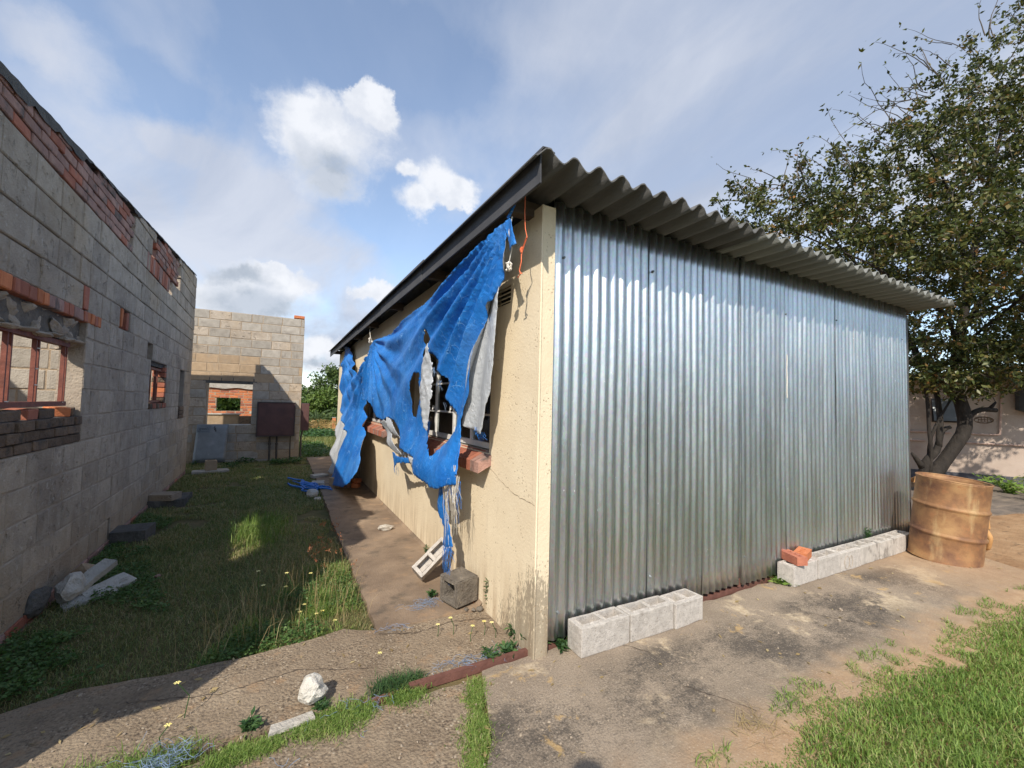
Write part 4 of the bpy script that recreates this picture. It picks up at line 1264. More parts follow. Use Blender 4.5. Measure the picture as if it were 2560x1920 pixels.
mb = MB(); mb.box((-0.15, 7.03 - 4.5, 1.90), (-0.04, 8.03 - 4.5, 1.956)); put('broken_lintel', mb, M['darkconcrete'], lb)
# open putlog gaps lined with bricks
for (a, b) in ((5.615, 5.95), ):
    link('brick', BRICKS[0], M['brickorange'], lbwall, loc=(-0.07, a + 0.03 - 4.5, 2.28), rot=(math.pi / 2, 0, 0), scale=(1, 0.85, 0.7), slot=True)
    link('brick', BRICKS[1], M['brick'], lbwall, loc=(-0.085, b - 0.05 - 4.5, 2.28), rot=(math.pi / 2, 0, 0), scale=(1, 0.85, 1.2), slot=True)
link('brick', BRICKS[2], M['brick'], lbwall, loc=(-0.075, 4.675 - 4.5, 2.28), rot=(math.pi / 2, 0, 0), scale=(1, 0.88, 1.5), slot=True)
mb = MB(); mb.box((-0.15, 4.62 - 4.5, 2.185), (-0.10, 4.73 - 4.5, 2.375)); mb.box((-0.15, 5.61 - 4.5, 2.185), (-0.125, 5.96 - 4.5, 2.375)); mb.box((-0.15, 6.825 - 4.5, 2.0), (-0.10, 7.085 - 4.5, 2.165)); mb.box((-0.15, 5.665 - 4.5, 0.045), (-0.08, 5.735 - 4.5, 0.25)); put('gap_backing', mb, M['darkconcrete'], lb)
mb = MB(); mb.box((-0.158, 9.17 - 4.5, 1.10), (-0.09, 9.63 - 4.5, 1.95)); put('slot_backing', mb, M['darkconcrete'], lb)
for k in range(3):
    link('brick', BRICKS[k], M['brickdark'], lbwall, loc=(-0.06, 9.40 - 4.5, 1.14 + 0.072 * k), scale=(1, 1.9, 1), slot=True)
# rest of the shell: cross walls, back wall, gable end
flat34 = lambda u: 3.18
cw = masonry(lb, 'x', 6.25 - 4.5, 0.16, -2.1, -0.17, J[:16], [], flat34, lambda u, z, r: 'blockpale' if z > 1.6 else r.choice(('blockpale', 'blocktan')), core_mat='mortartan', corename='cross_wall', seed=5)
mb = MB(); mb.box((-2.27, 0.9 - 4.5, -0.05), (-2.11, 10.41 - 4.5, 3.12)); put('back_wall', mb, M['block'], lb)
ew = masonry(lb, 'x', 10.24 - 4.5, 0.16, -2.1, -0.17, J[:18], [], lambda u: 3.60, lambda u, z, r: r.choice(('blockpale', 'blocktan', 'block')), core_mat='mortartan', corename='end_wall', seed=6)

# ------------------------------------------------------------------ far cross wall with the window hole
FY = 11.80
fwall = empty('block_wall', (0.47, FY, 0))
tag(fwall, 'freestanding grey and tan block wall with an empty window hole, between the two houses', 'wall')
JF = [-0.16 + 0.2033 * k for k in range(19)]
FH = [(-1.45, -0.585, 0.86, 1.815)]
def fpick(u, z, r):
    uw = u + 0.47
    if z > 2.42: return r.choice(('blockpale', 'blockpale', 'block')) if uw < 0.1 else 'blockpale'
    if z > 1.88: return 'blocktan' if uw < -0.35 + r.uniform(-.25, .25) or r.random() < 0.3 else 'blockpale'
    return 'block' if r.random() < 0.55 else 'blockpale'
fw = masonry(fwall, 'x', 0.0, 0.19, -2.95 - 0.47, 0.0, JF, [(a - 0.47, b - 0.47, c, d) for a, b, c, d in FH], lambda u: 3.52, fpick, unit=0.415, core_mat='mortartan', corename='masonry', seed=21)
link('brick', BRICKS[0], M['brickorange'], fw, loc=(-0.13, 0.09, 3.553), rot=(0, 0, math.pi / 2), scale=(1, 1.1, 1), slot=True)
lt = MB(); lt.box((-1.56 - .47, 0.004, 1.818), (-0.50 - .47, 0.185, 1.945)); put('rough_lintel', lt, M['darkconcrete'], fwall)
sl = MB(); sl.box((-1.448 - .47, 0.002, 0.838), (-0.587 - .47, 0.188, 0.862)); put('cement_sill', sl, M['rubble'], fwall)

# brown steel meter box and its conduits
bx = empty('meter_box', (-0.058, FY, 1.0))
tag(bx, 'large brown steel meter box fixed to the block wall, three pipes below it', 'meter box')
mb = MB(); mb.box((-0.39, -0.20, -0.395), (0.39, -0.002, 0.395)); put('body', mb, M['boxmetal'], bx)
mb = MB(); mb.box((-0.365, -0.212, -0.37), (0.365, -0.202, 0.365)); dr = put('door', mb, M['boxmetal'], bx)
mb = MB(); mb.box((0.305, -0.228, -0.02), (0.335, -0.214, 0.035)); put('latch', mb, M['conduit'], dr)
mb = MB()
for a in ((-0.405, 0.395, 0.405, 0.41), (-0.405, -0.41, 0.405, -0.395)):
    mb.box((a[0], -0.215, a[1]), (a[2], -0.004, a[3]))
mb.box((-0.405, -0.215, -0.394), (-0.391, -0.004, 0.394)); mb.box((0.391, -0.215, -0.394), (0.405, -0.004, 0.394)); put('rim', mb, M['conduit'], bx)
for cx in (-0.115, 0.035, 0.325):
    mb = MB(); mb.tube([(cx, -0.06, -0.40), (cx, -0.06, -0.72), (cx + 0.006, -0.065, -0.9), (cx, -0.06, -1.06)], 0.024 if cx < 0.2 else 0.014, 8)
    if cx < 0.2:
        mb.tube([(cx, -0.06, -0.585), (cx, -0.06, -0.615)], 0.034, 8)
    put('conduit', mb, M['conduit'], bx)
b2 = empty('meter_box', (0.485, FY + 0.1, 1.05))
tag(b2, 'smaller red-brown steel box fixed round the end of the block wall, seen edge on', 'meter box')
mb = MB(); mb.box((0.0, -0.10, -0.34), (0.17, 0.45, 0.34)); put('body', mb, M['boxmetal'], b2)
mb = MB(); mb.box((0.172, -0.08, -0.32), (0.182, 0.43, 0.32)); put('door', mb, M['boxmetal'], b2)
mb = MB(); mb.tube([(0.05, 0.0, -0.34), (0.02, 0.0, -0.5), (-0.004 + 0.025, 0.0, -0.6), (0.02, 0.0, -1.1)], 0.022, 8); put('conduit', mb, M['conduit'], b2)

# leaning galvanised panel with pen scribbles
pn = empty('metal_panel', (-1.33, FY - 0.20, 0.03), rot=(R_(-10.5), 0, 0))
tag(pn, 'dented grey metal panel leaning on the block wall below the window hole', 'panel')
mb = MB(); n = 8
for i in range(n + 1):
    for j in range(n + 1):
        x = -0.30 + 0.60 * i / n - 0.028 * (1 - j / n) + 0.02; z = 0.855 * j / n
        mb.v.append((x, 0.010 * mnoise.noise(Vector((x * 4, z * 4, 2))), z))
for i in range(n):
    for j in range(n):
        a = i * (n + 1) + j; mb.f.append((a, a + n + 1, a + n + 2, a + 1)); mb.mi.append(0)
po = put('sheet', mb, M['panelmetal'], pn, True); md = po.modifiers.new('gauge', 'SOLIDIFY'); md.thickness = 0.006; md.offset = 0
mb = MB(); mb.box((-0.272, -0.0135, 0.665), (-0.03, -0.0125, 0.83)); put('stencil_patch', mb, M['inkpatch'], pn)
mb = MB()
def stroke(pts, wd=0.0035):
    mb.tube([(x, -0.0150, z) for x, z in pts], wd, 4)
stroke([(-0.235, 0.765), (-0.228, 0.735), (-0.213, 0.735), (-0.208, 0.768), (-0.212, 0.705), (-0.235, 0.695), (-0.25, 0.71)])
for k in range(3):
    x0 = -0.185 + k * 0.034
    stroke([(x0, 0.765), (x0 + 0.002, 0.74), (x0 + 0.014, 0.737), (x0 + 0.02, 0.766), (x0 + 0.022, 0.738)])
stroke([(-0.08, 0.78), (-0.066, 0.74), (-0.05, 0.75)]); stroke([(-0.25, 0.70), (-0.15, 0.69), (-0.06, 0.70)], 0.002)
stroke([(0.06, 0.81), (0.045, 0.775), (0.075, 0.765), (0.05, 0.735), (0.085, 0.72), (0.07, 0.70), (0.09, 0.695)], 0.008)
put('scribble', mb, M['ink'], pn)

# brick building beyond, seen through the hole
bb = empty('brick_house', (-1.3, 15.0, -0.15))
tag(bb, 'orange brick house with a small window hole, seen through the block wall', 'house')
JB = [0.0 + 0.0775 * k for k in range(32)]
bw_ = masonry(bb, 'x', 0.0, 0.2, -1.5, 1.6, JB, [(-0.325, 0.265, 1.23, 1.63)], lambda u: 2.4, lambda u, z, r: r.choice(('brickorange', 'brickorange', 'brick')), unit=0.228, gap=0.014, name='brick', ref=0.215, refh=0.068, meshes=BRICKS,
              core_mat='mortartan', corename='masonry', recess=0.006, vis=lambda u, z: abs(u) < 0.62 and 1.0 < z < 2.1, seed=8)
mb = MB()
for i in range(40):
    x = -1.5 + 3.1 * i / 39
    d = 1.915 + 0.035 * mnoise.noise(Vector((x * 3, 0, 0)))
    mb.v += [(x, -0.05, d), (x, -0.05, 2.3), (x, -0.008, d)]
    if i:
        b = 3 * (i - 1); mb.f += [(b, b + 3, b + 4, b + 1), (b, b + 2, b + 5, b + 3)]; mb.mi += [0, 0]
put('cement_band', mb, M['rubble'], bb)
lw_ = empty('low_block_wall', (-1.3, 13.9, -0.12))
tag(lw_, 'low pale block wall seen through the window hole of the block wall', 'wall')
mb = MB(); mb.box((-1.4, 0, 0), (0.33, 0.18, 1.14), jit=0.01); put('masonry', mb, M['blocktan'], lw_)
mb = MB(); mb.box((0.34, -0.05, 0.6), (0.62, 0.25, 1.10)); put('end_pier', mb, M['brickdark'], lw_)
mb = MB(); mb.box((-1.42, -0.03, 1.145), (0.36, 0.21, 1.175)); put('coping', mb, M['rubble'], lw_)

# ------------------------------------------------------------------ pink house at the right
PH = Vector((15.6, 4.1, 0)); PD = Vector((-0.45, 0.89, 0)).normalized()
ph = empty('pink_house', (PH.x * .88, PH.y * .88, 0.18), math.atan2(PD.y, PD.x))      # local +x runs along the wall to the left of the picture, local +y is away to the left/front
ph.scale = (.88, .88, .88)
tag(ph, 'long faded pink house with dark plinth behind the spreading tree', 'house')
# local frame: x along wall (left in picture), y = outward normal (towards the camera)
outw = Vector((-PD.y, PD.x, 0))
mb = MB(); mb.box((-9, -5, -0.05), (6, 0, 2.45)); put('wall', mb, M['pinkwall'], ph)
mb = MB(); mb.box((-9.02, -5.02, -0.35), (6.02, 0.02, 0.0)); put('plinth', mb, M['plinth'], ph)
mb = MB()
nn = 150
for i in range(nn + 1):
    x = -9.3 + 15.6 * i / nn; dz = 0.03 * math.cos(i * 1.9)
    mb.v += [(x, 0.55, 2.56 + dz), (x, -5.4, 2.95 + dz), (x, 0.55, 2.55 + dz - 0.012)]
    if i:
        b = 3 * (i - 1); mb.f += [(b, b + 1, b + 4, b + 3), (b, b + 3, b + 5, b + 2)]; mb.mi += [0, 0]
put('roof', mb, M['asbestos_dark'], ph, True)
mb = MB(); mb.box((-9.2, 0.42, 2.40), (6.2, 0.47, 2.55)); put('fascia', mb, M['conduit'], ph)
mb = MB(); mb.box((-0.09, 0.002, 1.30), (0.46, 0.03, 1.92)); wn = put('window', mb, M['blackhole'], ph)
mb = MB(); mb.add([(-0.09, 0.034, 1.90), (0.46, 0.034, 1.90), (0.46, 0.26, 1.34), (-0.09, 0.26, 1.34), (-0.09, 0.04, 1.905), (0.46, 0.04, 1.905), (0.46, 0.27, 1.345), (-0.09, 0.27, 1.345)],
              [(0, 1, 2, 3), (7, 6, 5, 4), (0, 4, 5, 1), (1, 5, 6, 2), (2, 6, 7, 3), (3, 7, 4, 0)]); put('sash', mb, M['panelmetal'], wn)
for z, x0, x1 in ((0.79, -8, -0.1), (0.79, 0.6, 6), (1.03, -0.75, -0.2), (1.03, 0.1, 6)):
    mb = MB(); mb.tube([(x0, 0.05, z), ((x0 + x1) / 2, 0.055, z - 0.01), (x1, 0.05, z)], 0.022, 6); put('pipe', mb, M['pipe'], ph)
mb = MB(); mb.tube([(-0.85, 0.05, 2.4), (-0.80, 0.05, 1.8), (-0.76, 0.05, 1.03)], 0.022, 6); put('pipe', mb, M['pipe'], ph)
mb = MB(); mb.tube([(-1.25, 0.25, 1.95), (-1.25, 0.25, 1.9)], 0.01, 5)
for k in range(10):
    a0 = k / 9
mb = MB(); mb.tube([(-1.35, 0.12, 1.62), (-1.35, 0.14, 1.66), (-1.35, 0.14, 2.2), (-1.35, 0.12, 2.24)], [0.18, 0.33, 0.33, 0.18], 18); put('wall_tank', mb, M['tank'], ph)
mb = MB()
def scr(pts, wd=0.008): mb.tube([(x, 0.004, z) for x, z in pts], wd, 4)
ang = np.linspace(0, 2 * math.pi, 24)
scr([(-0.50 + 0.17 * math.cos(a), 1.39 + 0.085 * math.sin(a)) for a in ang])
scr([(-0.50 + 0.155 * math.cos(a + .4), 1.385 + 0.07 * math.sin(a + .4)) for a in ang[:20]])
for k in range(5):
    scr([(-0.62 + k * 0.055, 1.45), (-0.63 + k * 0.055, 1.34)], 0.006)
scr([(-0.66, 1.41), (-0.40, 1.40)], 0.006); scr([(-0.66, 1.37), (-0.44, 1.36)], 0.006)
put('scribble', mb, M['brickdark'], ph)
# ------------------------------------------------------------------ hollow blocks along the foot of the sheets
def hollow_block(seed, L=0.385, Wd=0.14, H=0.172, cores=2):
    r = random.Random(seed)
    wl = 0.034; we = 0.03
    cl = (L - wl * (cores + 1)) / cores
    xs = [0.0]
    for i in range(cores):
        xs += [wl + i * (cl + wl), wl + i * (cl + wl) + cl]
    xs.append(L)
    ys_ = [0.0, we, Wd - we, Wd]
    bm = bmesh.new()
    def grid(z, flip):
        g = [[bm.verts.new((x + r.uniform(-.002, .002), y + r.uniform(-.002, .002), z + r.uniform(-.002, .002))) for y in ys_] for x in xs]
        for i in range(len(xs) - 1):
            for j in range(3):
                if j == 1 and i % 2 == 1 and not flip:
                    continue
                q = [g[i][j], g[i + 1][j], g[i + 1][j + 1], g[i][j + 1]]
                bm.faces.new(q[::-1] if flip else q)
        return g
    top = grid(H, False); bot = grid(0.0, True)
    nx = len(xs)
    for i in range(nx - 1):
        bm.faces.new((bot[i][0], bot[i + 1][0], top[i + 1][0], top[i][0]))
        bm.faces.new((bot[i + 1][3], bot[i][3], top[i][3], top[i + 1][3]))
    for j in range(3):
        bm.faces.new((bot[0][j + 1], bot[0][j], top[0][j], top[0][j + 1]))
        bm.faces.new((bot[nx - 1][j], bot[nx - 1][j + 1], top[nx - 1][j + 1], top[nx - 1][j]))
    for i in range(1, nx - 1, 2):
        a, b, c, d = top[i][1], top[i + 1][1], top[i + 1][2], top[i][2]
        lo = [bm.verts.new((v.co.x, v.co.y, H - 0.075)) for v in (a, b, c, d)]
        t4 = (a, b, c, d)
        for k in range(4):
            bm.faces.new((t4[(k + 1) % 4], t4[k], lo[k], lo[(k + 1) % 4]))
        bm.faces.new(lo)
    bm.normal_update()
    es = [e for e in bm.edges if len(e.link_faces) == 2 and e.calc_face_angle(0) > 0.8]
    bmesh.ops.bevel(bm, geom=es, offset=0.006, segments=2, affect='EDGES', profile=0.6)
    for v in bm.verts:
        v.co += Vector((mnoise.noise(v.co * 30 + Vector((seed, 0, 0))), mnoise.noise(v.co * 30 + Vector((0, seed, 0))), mnoise.noise(v.co * 30 + Vector((0, 0, seed))))) * 0.0018
    me = bpy.data.meshes.new('hollow_block'); bm.to_mesh(me); bm.free()
    return me


HB = [hollow_block(i) for i in range(4)]
HBS = hollow_block(9, 0.29, 0.15, 0.165, 2)
g1 = 'hollow blocks propped along the foot of the sheets'
for i, (x, y, rz, me, mt, lab) in enumerate([
    (1.632, 2.036, 0.0, HB[0], 'newblock', 'whitish hollow block nearest the cream house corner, first of the row of three'),
    (2.026, 2.030, -0.012, HB[1], 'newblock', 'whitish hollow block in the middle of the row of three at the sheets'),
    (2.418, 2.012, 0.035, HBS, 'newblock', 'shorter whitish hollow block at the right end of the row of three'),
    (3.900, 2.030, 0.01, HB[2], 'newblock', 'hollow block carrying two red bricks, left end of the long row'),
    (4.292, 2.026, -0.01, HB[3], 'newblock', 'hollow block just right of the two red bricks in the long row'),
    (4.684, 2.022, -0.012, HB[0], 'newblock', 'hollow block with a dark ring mark on its face in the long row'),
    (5.076, 2.018, 0.0, HB[1], 'oldblock', 'grey flecked hollow block, third from the drum in the long row'),
    (5.468, 2.012, -0.01, HB[2], 'oldblock', 'hollow block heavily blackened with lichen, second from the drum'),
    (5.860, 2.008, 0.01, HB[3], 'newblock', 'clean pale hollow block at the right end of the long row, beside the drum')]):
    tag(link('hollow_block', me, M[mt], None, loc=(x, y, 0.001), rot=(0, 0, rz), slot=True), lab, 'block', g1)
# ring mark on one block face
mb = MB()
ang = np.linspace(0, 2 * math.pi, 18)
mb.tube([(0.10 + 0.045 * math.cos(a), -0.0025, 0.075 + 0.06 * math.sin(a)) for a in ang], 0.003, 4)
mb.tube([(0.175 + 0.03 * math.cos(a), -0.0025, 0.075 + 0.055 * math.sin(a)) for a in ang], 0.003, 4)
for o_ in COL.objects:
    if o_.get('label', '').startswith('hollow block with a dark ring'):
        put('ring_mark', mb, M['mortar'], o_)


def perforated_brick(seed):
    bm = bmesh.new(); mb = MB()
    L, Wd, H = 0.215, 0.10, 0.07
    xs = [0, .028, .058, .078, .108, .128, .158, .187, L]; ys_ = [0, .03, .07, Wd]
    V = []; F = []
    def vid(i, j, z): V.append((xs[i] - L / 2, ys_[j] - Wd / 2, z)); return len(V) - 1
    g = [[vid(i, j, H) for j in range(4)] for i in range(len(xs))]
    b = [[vid(i, j, 0) for j in range(4)] for i in range(len(xs))]
    n = len(xs)
    for i in range(n - 1):
        for j in range(3):
            F.append((b[i][j], b[i][j + 1], b[i + 1][j + 1], b[i + 1][j]))
            if j == 1 and i in (1, 3, 5):
                o = len(V); V.extend([(xs[i] - L / 2, ys_[1] - Wd / 2, .02), (xs[i + 1] - L / 2, ys_[1] - Wd / 2, .02), (xs[i + 1] - L / 2, ys_[2] - Wd / 2, .02), (xs[i] - L / 2, ys_[2] - Wd / 2, .02)])
                t = (g[i][1], g[i + 1][1], g[i + 1][2], g[i][2])
                for k in range(4): F.append((t[(k + 1) % 4], t[k], o + k, o + (k + 1) % 4))
                F.append((o, o + 1, o + 2, o + 3)); continue
            F.append((g[i][j], g[i + 1][j], g[i + 1][j + 1], g[i][j + 1]))
        F.append((b[i][0], b[i + 1][0], g[i + 1][0], g[i][0])); F.append((b[i + 1][3], b[i][3], g[i][3], g[i + 1][3]))
    for j in range(3):
        F.append((b[0][j + 1], b[0][j], g[0][j], g[0][j + 1])); F.append((b[n - 1][j], b[n - 1][j + 1], g[n - 1][j + 1], g[n - 1][j]))
    me = bpy.data.meshes.new('perforated_brick'); me.from_pydata(V, [], F); me.update()
    return me


PB = perforated_brick(1)
tag(link('red_brick', PB, M['brick'], None, loc=(4.02, 2.105, 0.178), rot=(0, 0, 1.2), slot=True), 'dark red brick with holes, left one of the pair lying on the hollow block', 'brick', 'red bricks on the block row')
tag(link('red_brick', PB, M['brickorange'], None, loc=(4.19, 2.11, 0.178), rot=(0.03, 0, 0.28), slot=True), 'bright red brick with holes, right one of the pair lying on the hollow block', 'brick', 'red bricks on the block row')

# loose blocks by the house wall
o = link('hollow_block', HB[1], M['newblock'], None, slot=True)
zn = Vector((-0.30, -0.78, 0.55)).normalized(); xn = Vector((0.74, 0.05, 0.62)); xn = (xn - xn.dot(zn) * zn).normalized(); yn = zn.cross(xn)
rot_ = Matrix(((xn.x, yn.x, zn.x), (xn.y, yn.y, zn.y), (xn.z, yn.z, zn.z))) * 0.86
lowz = min((rot_ @ v.co).z for v in HB[1].vertices); hix = max((rot_ @ v.co).x for v in HB[1].vertices)
o.matrix_world = Matrix.Translation((1.362 - hix, 3.47, 0.014 - lowz)) @ rot_.to_4x4()
tag(o, 'pale hollow block tipped up against the cream wall behind the dark block', 'block')
def lying_block():
    L, Wd, H = 0.205, 0.20, 0.19
    mb = MB(); t = 0.034
    # tube open towards -x
    A = [(0, 0), (Wd, 0), (Wd, H), (0, H)]; B = [(t, t), (Wd - t, t), (Wd - t, H - t), (t, H - t)]
    vs = [(0, y, z) for y, z in A] + [(0, y, z) for y, z in B] + [(L, y, z) for y, z in A] + [(L - 0.04, y, z) for y, z in B]
    fs = []
    for k in range(4):
        k2 = (k + 1) % 4
        fs += [(k, 4 + k, 4 + k2, k2), (k, k2, 8 + k2, 8 + k), (4 + k2, 4 + k, 12 + k, 12 + k2)]
    fs += [(8, 9, 10, 11), (12, 15, 14, 13)]
    mb.add(vs, fs)
    bm = bmesh.new(); me = mb.mesh('block'); bm.from_mesh(me)
    bmesh.ops.recalc_face_normals(bm, faces=bm.faces)
    bmesh.ops.bevel(bm, geom=[e for e in bm.edges if e.calc_face_angle(0) > 0.8], offset=0.008, segments=2, affect='EDGES')
    bmesh.ops.subdivide_edges(bm, edges=list(bm.edges), cuts=1)
    for v in bm.verts:
        v.co += Vector((mnoise.noise(v.co * 17), mnoise.noise(v.co * 17 + Vector((5, 0, 0))), mnoise.noise(v.co * 17 + Vector((0, 7, 0))))) * 0.006
    bm.to_mesh(me); bm.free()
    return me
o = link('hollow_block', lying_block(), M['weatherblock'], None, loc=(1.165, 2.865, 0.026), rot=(R_(2), R_(-2), R_(17)))
tag(o, 'dark weathered hollow block lying on its side at the path end, open towards the yard', 'block')
for i, (x, y, s) in enumerate(((1.29, 2.84, .022), (1.33, 2.83, .028), (1.25, 2.87, .02))):
    tag(rock('pebble', M['weatherblock'], (x, y, 0.0), (s, s, s * .7), 300 + i, sub=2), ('middle pebble under the dark hollow block', 'largest pebble under the dark hollow block, nearest the cream wall', 'smallest pebble under the dark hollow block, on the yard side')[i], 'pebble', 'pebbles under the dark block')

tag(rock('concrete_lump', M['whitestone'], (0.205, 2.34, 0.012), (0.072, 0.058, 0.066), 6, rough=0.24, planes=4), 'chalky white rounded lump standing on the concrete beside the grass strip', 'rock')
tag(put('concrete_chip', prism(jag([(0.02, 2.19), (0.21, 2.215), (0.20, 2.265), (0.03, 2.25)], 0.05, .006, 8), 0.0, 0.018), M['rubble']), 'flat thin concrete chip under the white lump', 'rubble')

# rubble heap at the foot of the block house
def slabpiece(name, seed, size, mat, loc, rot):
    r = random.Random(seed)
    poly = [(-size[0] / 2, -size[1] / 2), (size[0] / 2, -size[1] / 2 * r.uniform(.6, 1)), (size[0] / 2 * r.uniform(.8, 1), size[1] / 2), (-size[0] / 2 * r.uniform(.7, 1), size[1] / 2 * r.uniform(.7, 1))]
    mb = prism(jag(poly, 0.06, 0.007, seed), 0, size[2])
    return link(name, mb.mesh(name), M[mat], None, loc=loc, rot=rot)
g2 = 'pale rubble heaped against the block house'
tag(rock('rubble_piece', M['rubble'], (-1.30, 4.33, -0.02), (0.085, 0.14, 0.10), 31, planes=7), 'upright pale rubble lump at the left of the heap', 'rubble', g2)
tag(slabpiece('rubble_piece', 32, (0.30, 0.105, 0.055), 'rubble', (-1.20, 4.47, 0.075), (R_(20), R_(-24), R_(52))), 'straight pale concrete bar lying across the heap', 'rubble', g2)
tag(slabpiece('rubble_piece', 33, (0.30, 0.17, 0.035), 'rubble', (-1.10, 4.42, -0.01), (R_(12), R_(-8), R_(40))), 'flat pale slab fragment at the right of the heap', 'rubble', g2)
tag(rock('rubble_piece', M['blocktan'], (-1.30, 4.62, -0.02), (0.08, 0.07, 0.09), 34), 'tan rubble lump behind the bar of the heap', 'rubble', g2)
tag(slabpiece('rubble_piece', 35, (0.30, 0.2, 0.03), 'rubble', (-1.19, 4.33, -0.03), (R_(4), R_(-4), R_(30))), 'thin pale slab under the rest of the heap', 'rubble', g2)
tag(rock('rubble_piece', M['darkconcrete'], (-1.40, 4.16, -0.03), (0.05, 0.16, 0.10), 36), 'dark damp lump leaning on the wall left of the heap', 'rubble', g2)
# dark footings sticking out of the wall
tag(put('concrete_stub', prism(jag([(-1.45, 5.72), (-1.16, 5.70), (-1.14, 6.03), (-1.46, 6.03)], .08, .01, 41), -0.05, 0.10), M['darkconcrete']), 'black damp concrete stub jutting from the block wall foot into the grass', 'concrete stub')
tag(put('concrete_stub', prism(jag([(-1.52, 7.32), (-1.10, 7.36), (-1.08, 7.86), (-1.54, 7.84)], .09, .012, 42), -0.05, 0.075), M['darkconcrete']), 'dark broken concrete footing under the grey loose block, farther along the wall', 'concrete stub')
tag(link('loose_block', BLOCKS[2], M['block'], None, loc=(-1.36, 7.45, 0.115), rot=(0.03, R_(90), R_(72)), scale=(0.55, 0.95, 1.2), slot=True), 'grey flat block resting on the dark footing beside the wall', 'block')
tag(slabpiece('concrete_slab', 44, (0.62, 0.36, 0.04), 'blockpale', (-1.16, 10.42, -0.02), (0, 0, R_(8))), 'thin pale slab lying on the grass in front of the leaning panel', 'slab')
o = link('hollow_block', hollow_block(14, 0.19, 0.19, 0.19, 1), M['blocktan'], None, loc=(-1.24, 10.36, 0.022), rot=(0, 0, R_(12)), slot=True)
tag(o, 'short tan hollow block standing on the thin slab before the panel', 'block')
tag(rock('brick_chip', M['brickdull'], (-0.83, 4.56, -0.025), (0.03, 0.022, 0.018), 51, sub=2), 'small pinkish brick chip lying alone in the shaded grass', 'rubble')
tag(rock('concrete_chip', M['rubble'], (1.15, 5.0, 0.012), (0.115, 0.05, 0.035), 52, planes=7), 'pale flat rubble chip lying on the concrete path', 'rubble')
for i, (x, y, s, mt, lab) in enumerate([(0.50, 7.22, .1, 'rubble', 'pale rubble lump in the grass where the path meets the fallen tarpaulin'), (0.56, 7.0, .055, 'rubble', 'little pale rubble lump in the grass beside the path edge'), (0.45, 7.45, .05, 'darkconcrete', 'dark rubble lump next to the fallen tarpaulin end')]):
    tag(rock('rubble_piece', M[mt], (x, y, -0.03), (s, s * .8, s * .8), 60 + i, sub=2), lab, 'rubble', 'rubble in the grass by the tarpaulin foot')
g3 = 'orange bricks at the foot of the tarpaulin'
for i, (x, y, z, rz, mt, lab) in enumerate([(1.20, 7.64, 0.046, 1.1, 'brickorange', 'broken orange brick end on the path, under another one'), (1.22, 7.70, 0.118, 0.7, 'brickorange', 'broken orange brick on top of the other one at the wall foot'), (1.05, 7.72, 0.046, 0.2, 'brickdull', 'dull brick half under the blue tarpaulin on the path')]):
    tag(link('red_brick', BRICKS[i], M[mt], None, loc=(x, y, z), rot=(0, 0, rz), scale=(.7, .55, 1), slot=True), lab, 'brick', g3)
tag(link('loose_block', BLOCKS[1], M['blocktan'], None, loc=(0.93, 7.86, 0.08), rot=(0, 0, .5), scale=(.9, .7, .8), slot=True), 'tan block holding down the blue tarpaulin on the path', 'block')
for i, (x, y, lab) in enumerate(((0.72, 9.0, 'pale flat slab at the path edge left of the far tarpaulin foot'), (0.66, 8.2, 'smaller pale slab at the path edge before the far tarpaulin foot'))):
    tag(slabpiece('concrete_slab', 70 + i, (0.3, 0.22, 0.05), 'rubble', (x, y, 0.0), (0, 0, .4 + i)), lab, 'slab')

# ------------------------------------------------------------------ rusty drum
drum = empty('oil_drum', (6.19, 1.745, -0.012), rot=(0, 0, 0))
lean = Vector((0.27, -0.96, 0))                       # leans to the right as seen from the yard
drum.matrix_world = Matrix.Translation((6.19, 1.745, -0.012)) @ Matrix.Rotation(R_(5.5), 4, Vector((0.96, 0.27, 0)))
tag(drum, 'open rusty orange steel drum standing at the right end of the metal sheets', 'drum')
prof = [(0.0, 0.02), (0.262, 0.02), (0.275, 0.0), (0.286, 0.004), (0.287, 0.018), (0.281, 0.03)]
zz = 0.03
def swage(z): return [(0.281, z - .03), (0.284, z - .018), (0.294, z - .006), (0.294, z + .006), (0.284, z + .018), (0.281, z + .03)]
prof += swage(0.285) + swage(0.565) + [(0.281, 0.825), (0.287, 0.84)]
inner = [(0.274, 0.84), (0.272, 0.80), (0.272, 0.05), (0.0, 0.05)]
full = prof + inner
mb = MB(); n = 56
for rr_, z in full:
    for k in range(n):
        a = 2 * math.pi * k / n
        dd = 1 + 0.006 * mnoise.noise(Vector((math.cos(a) * 1.5, math.sin(a) * 1.5, z * 3)))
        mb.v.append((rr_ * dd * math.cos(a), rr_ * dd * math.sin(a), z))
for i in range(len(full) - 1):
    for k in range(n):
        mb.f.append((i * n + k, i * n + (k + 1) % n, (i + 1) * n + (k + 1) % n, (i + 1) * n + k)); mb.mi.append(0)
put('body', mb, M['rust'], drum, True)
mb = MB(); ang = np.linspace(0, 2 * math.pi, 49)
mb.tube([(0.281 * math.cos(a), 0.281 * math.sin(a), 0.843) for a in ang], 0.0085, 8, cap=False); put('rim', mb, M['rust'], drum, True)
mb = MB(); mb.tube([(0.283 * math.cos(a), 0.283 * math.sin(a), 0.008) for a in ang], 0.0075, 8, cap=False); put('bottom_rim', mb, M['rust'], drum, True)
tag(rock('stone', M['darkconcrete'], (6.45, 2.05, -0.03), (0.12, 0.09, 0.06), 81, sub=2), 'dark stone wedged behind the drum beside the post', 'rock')


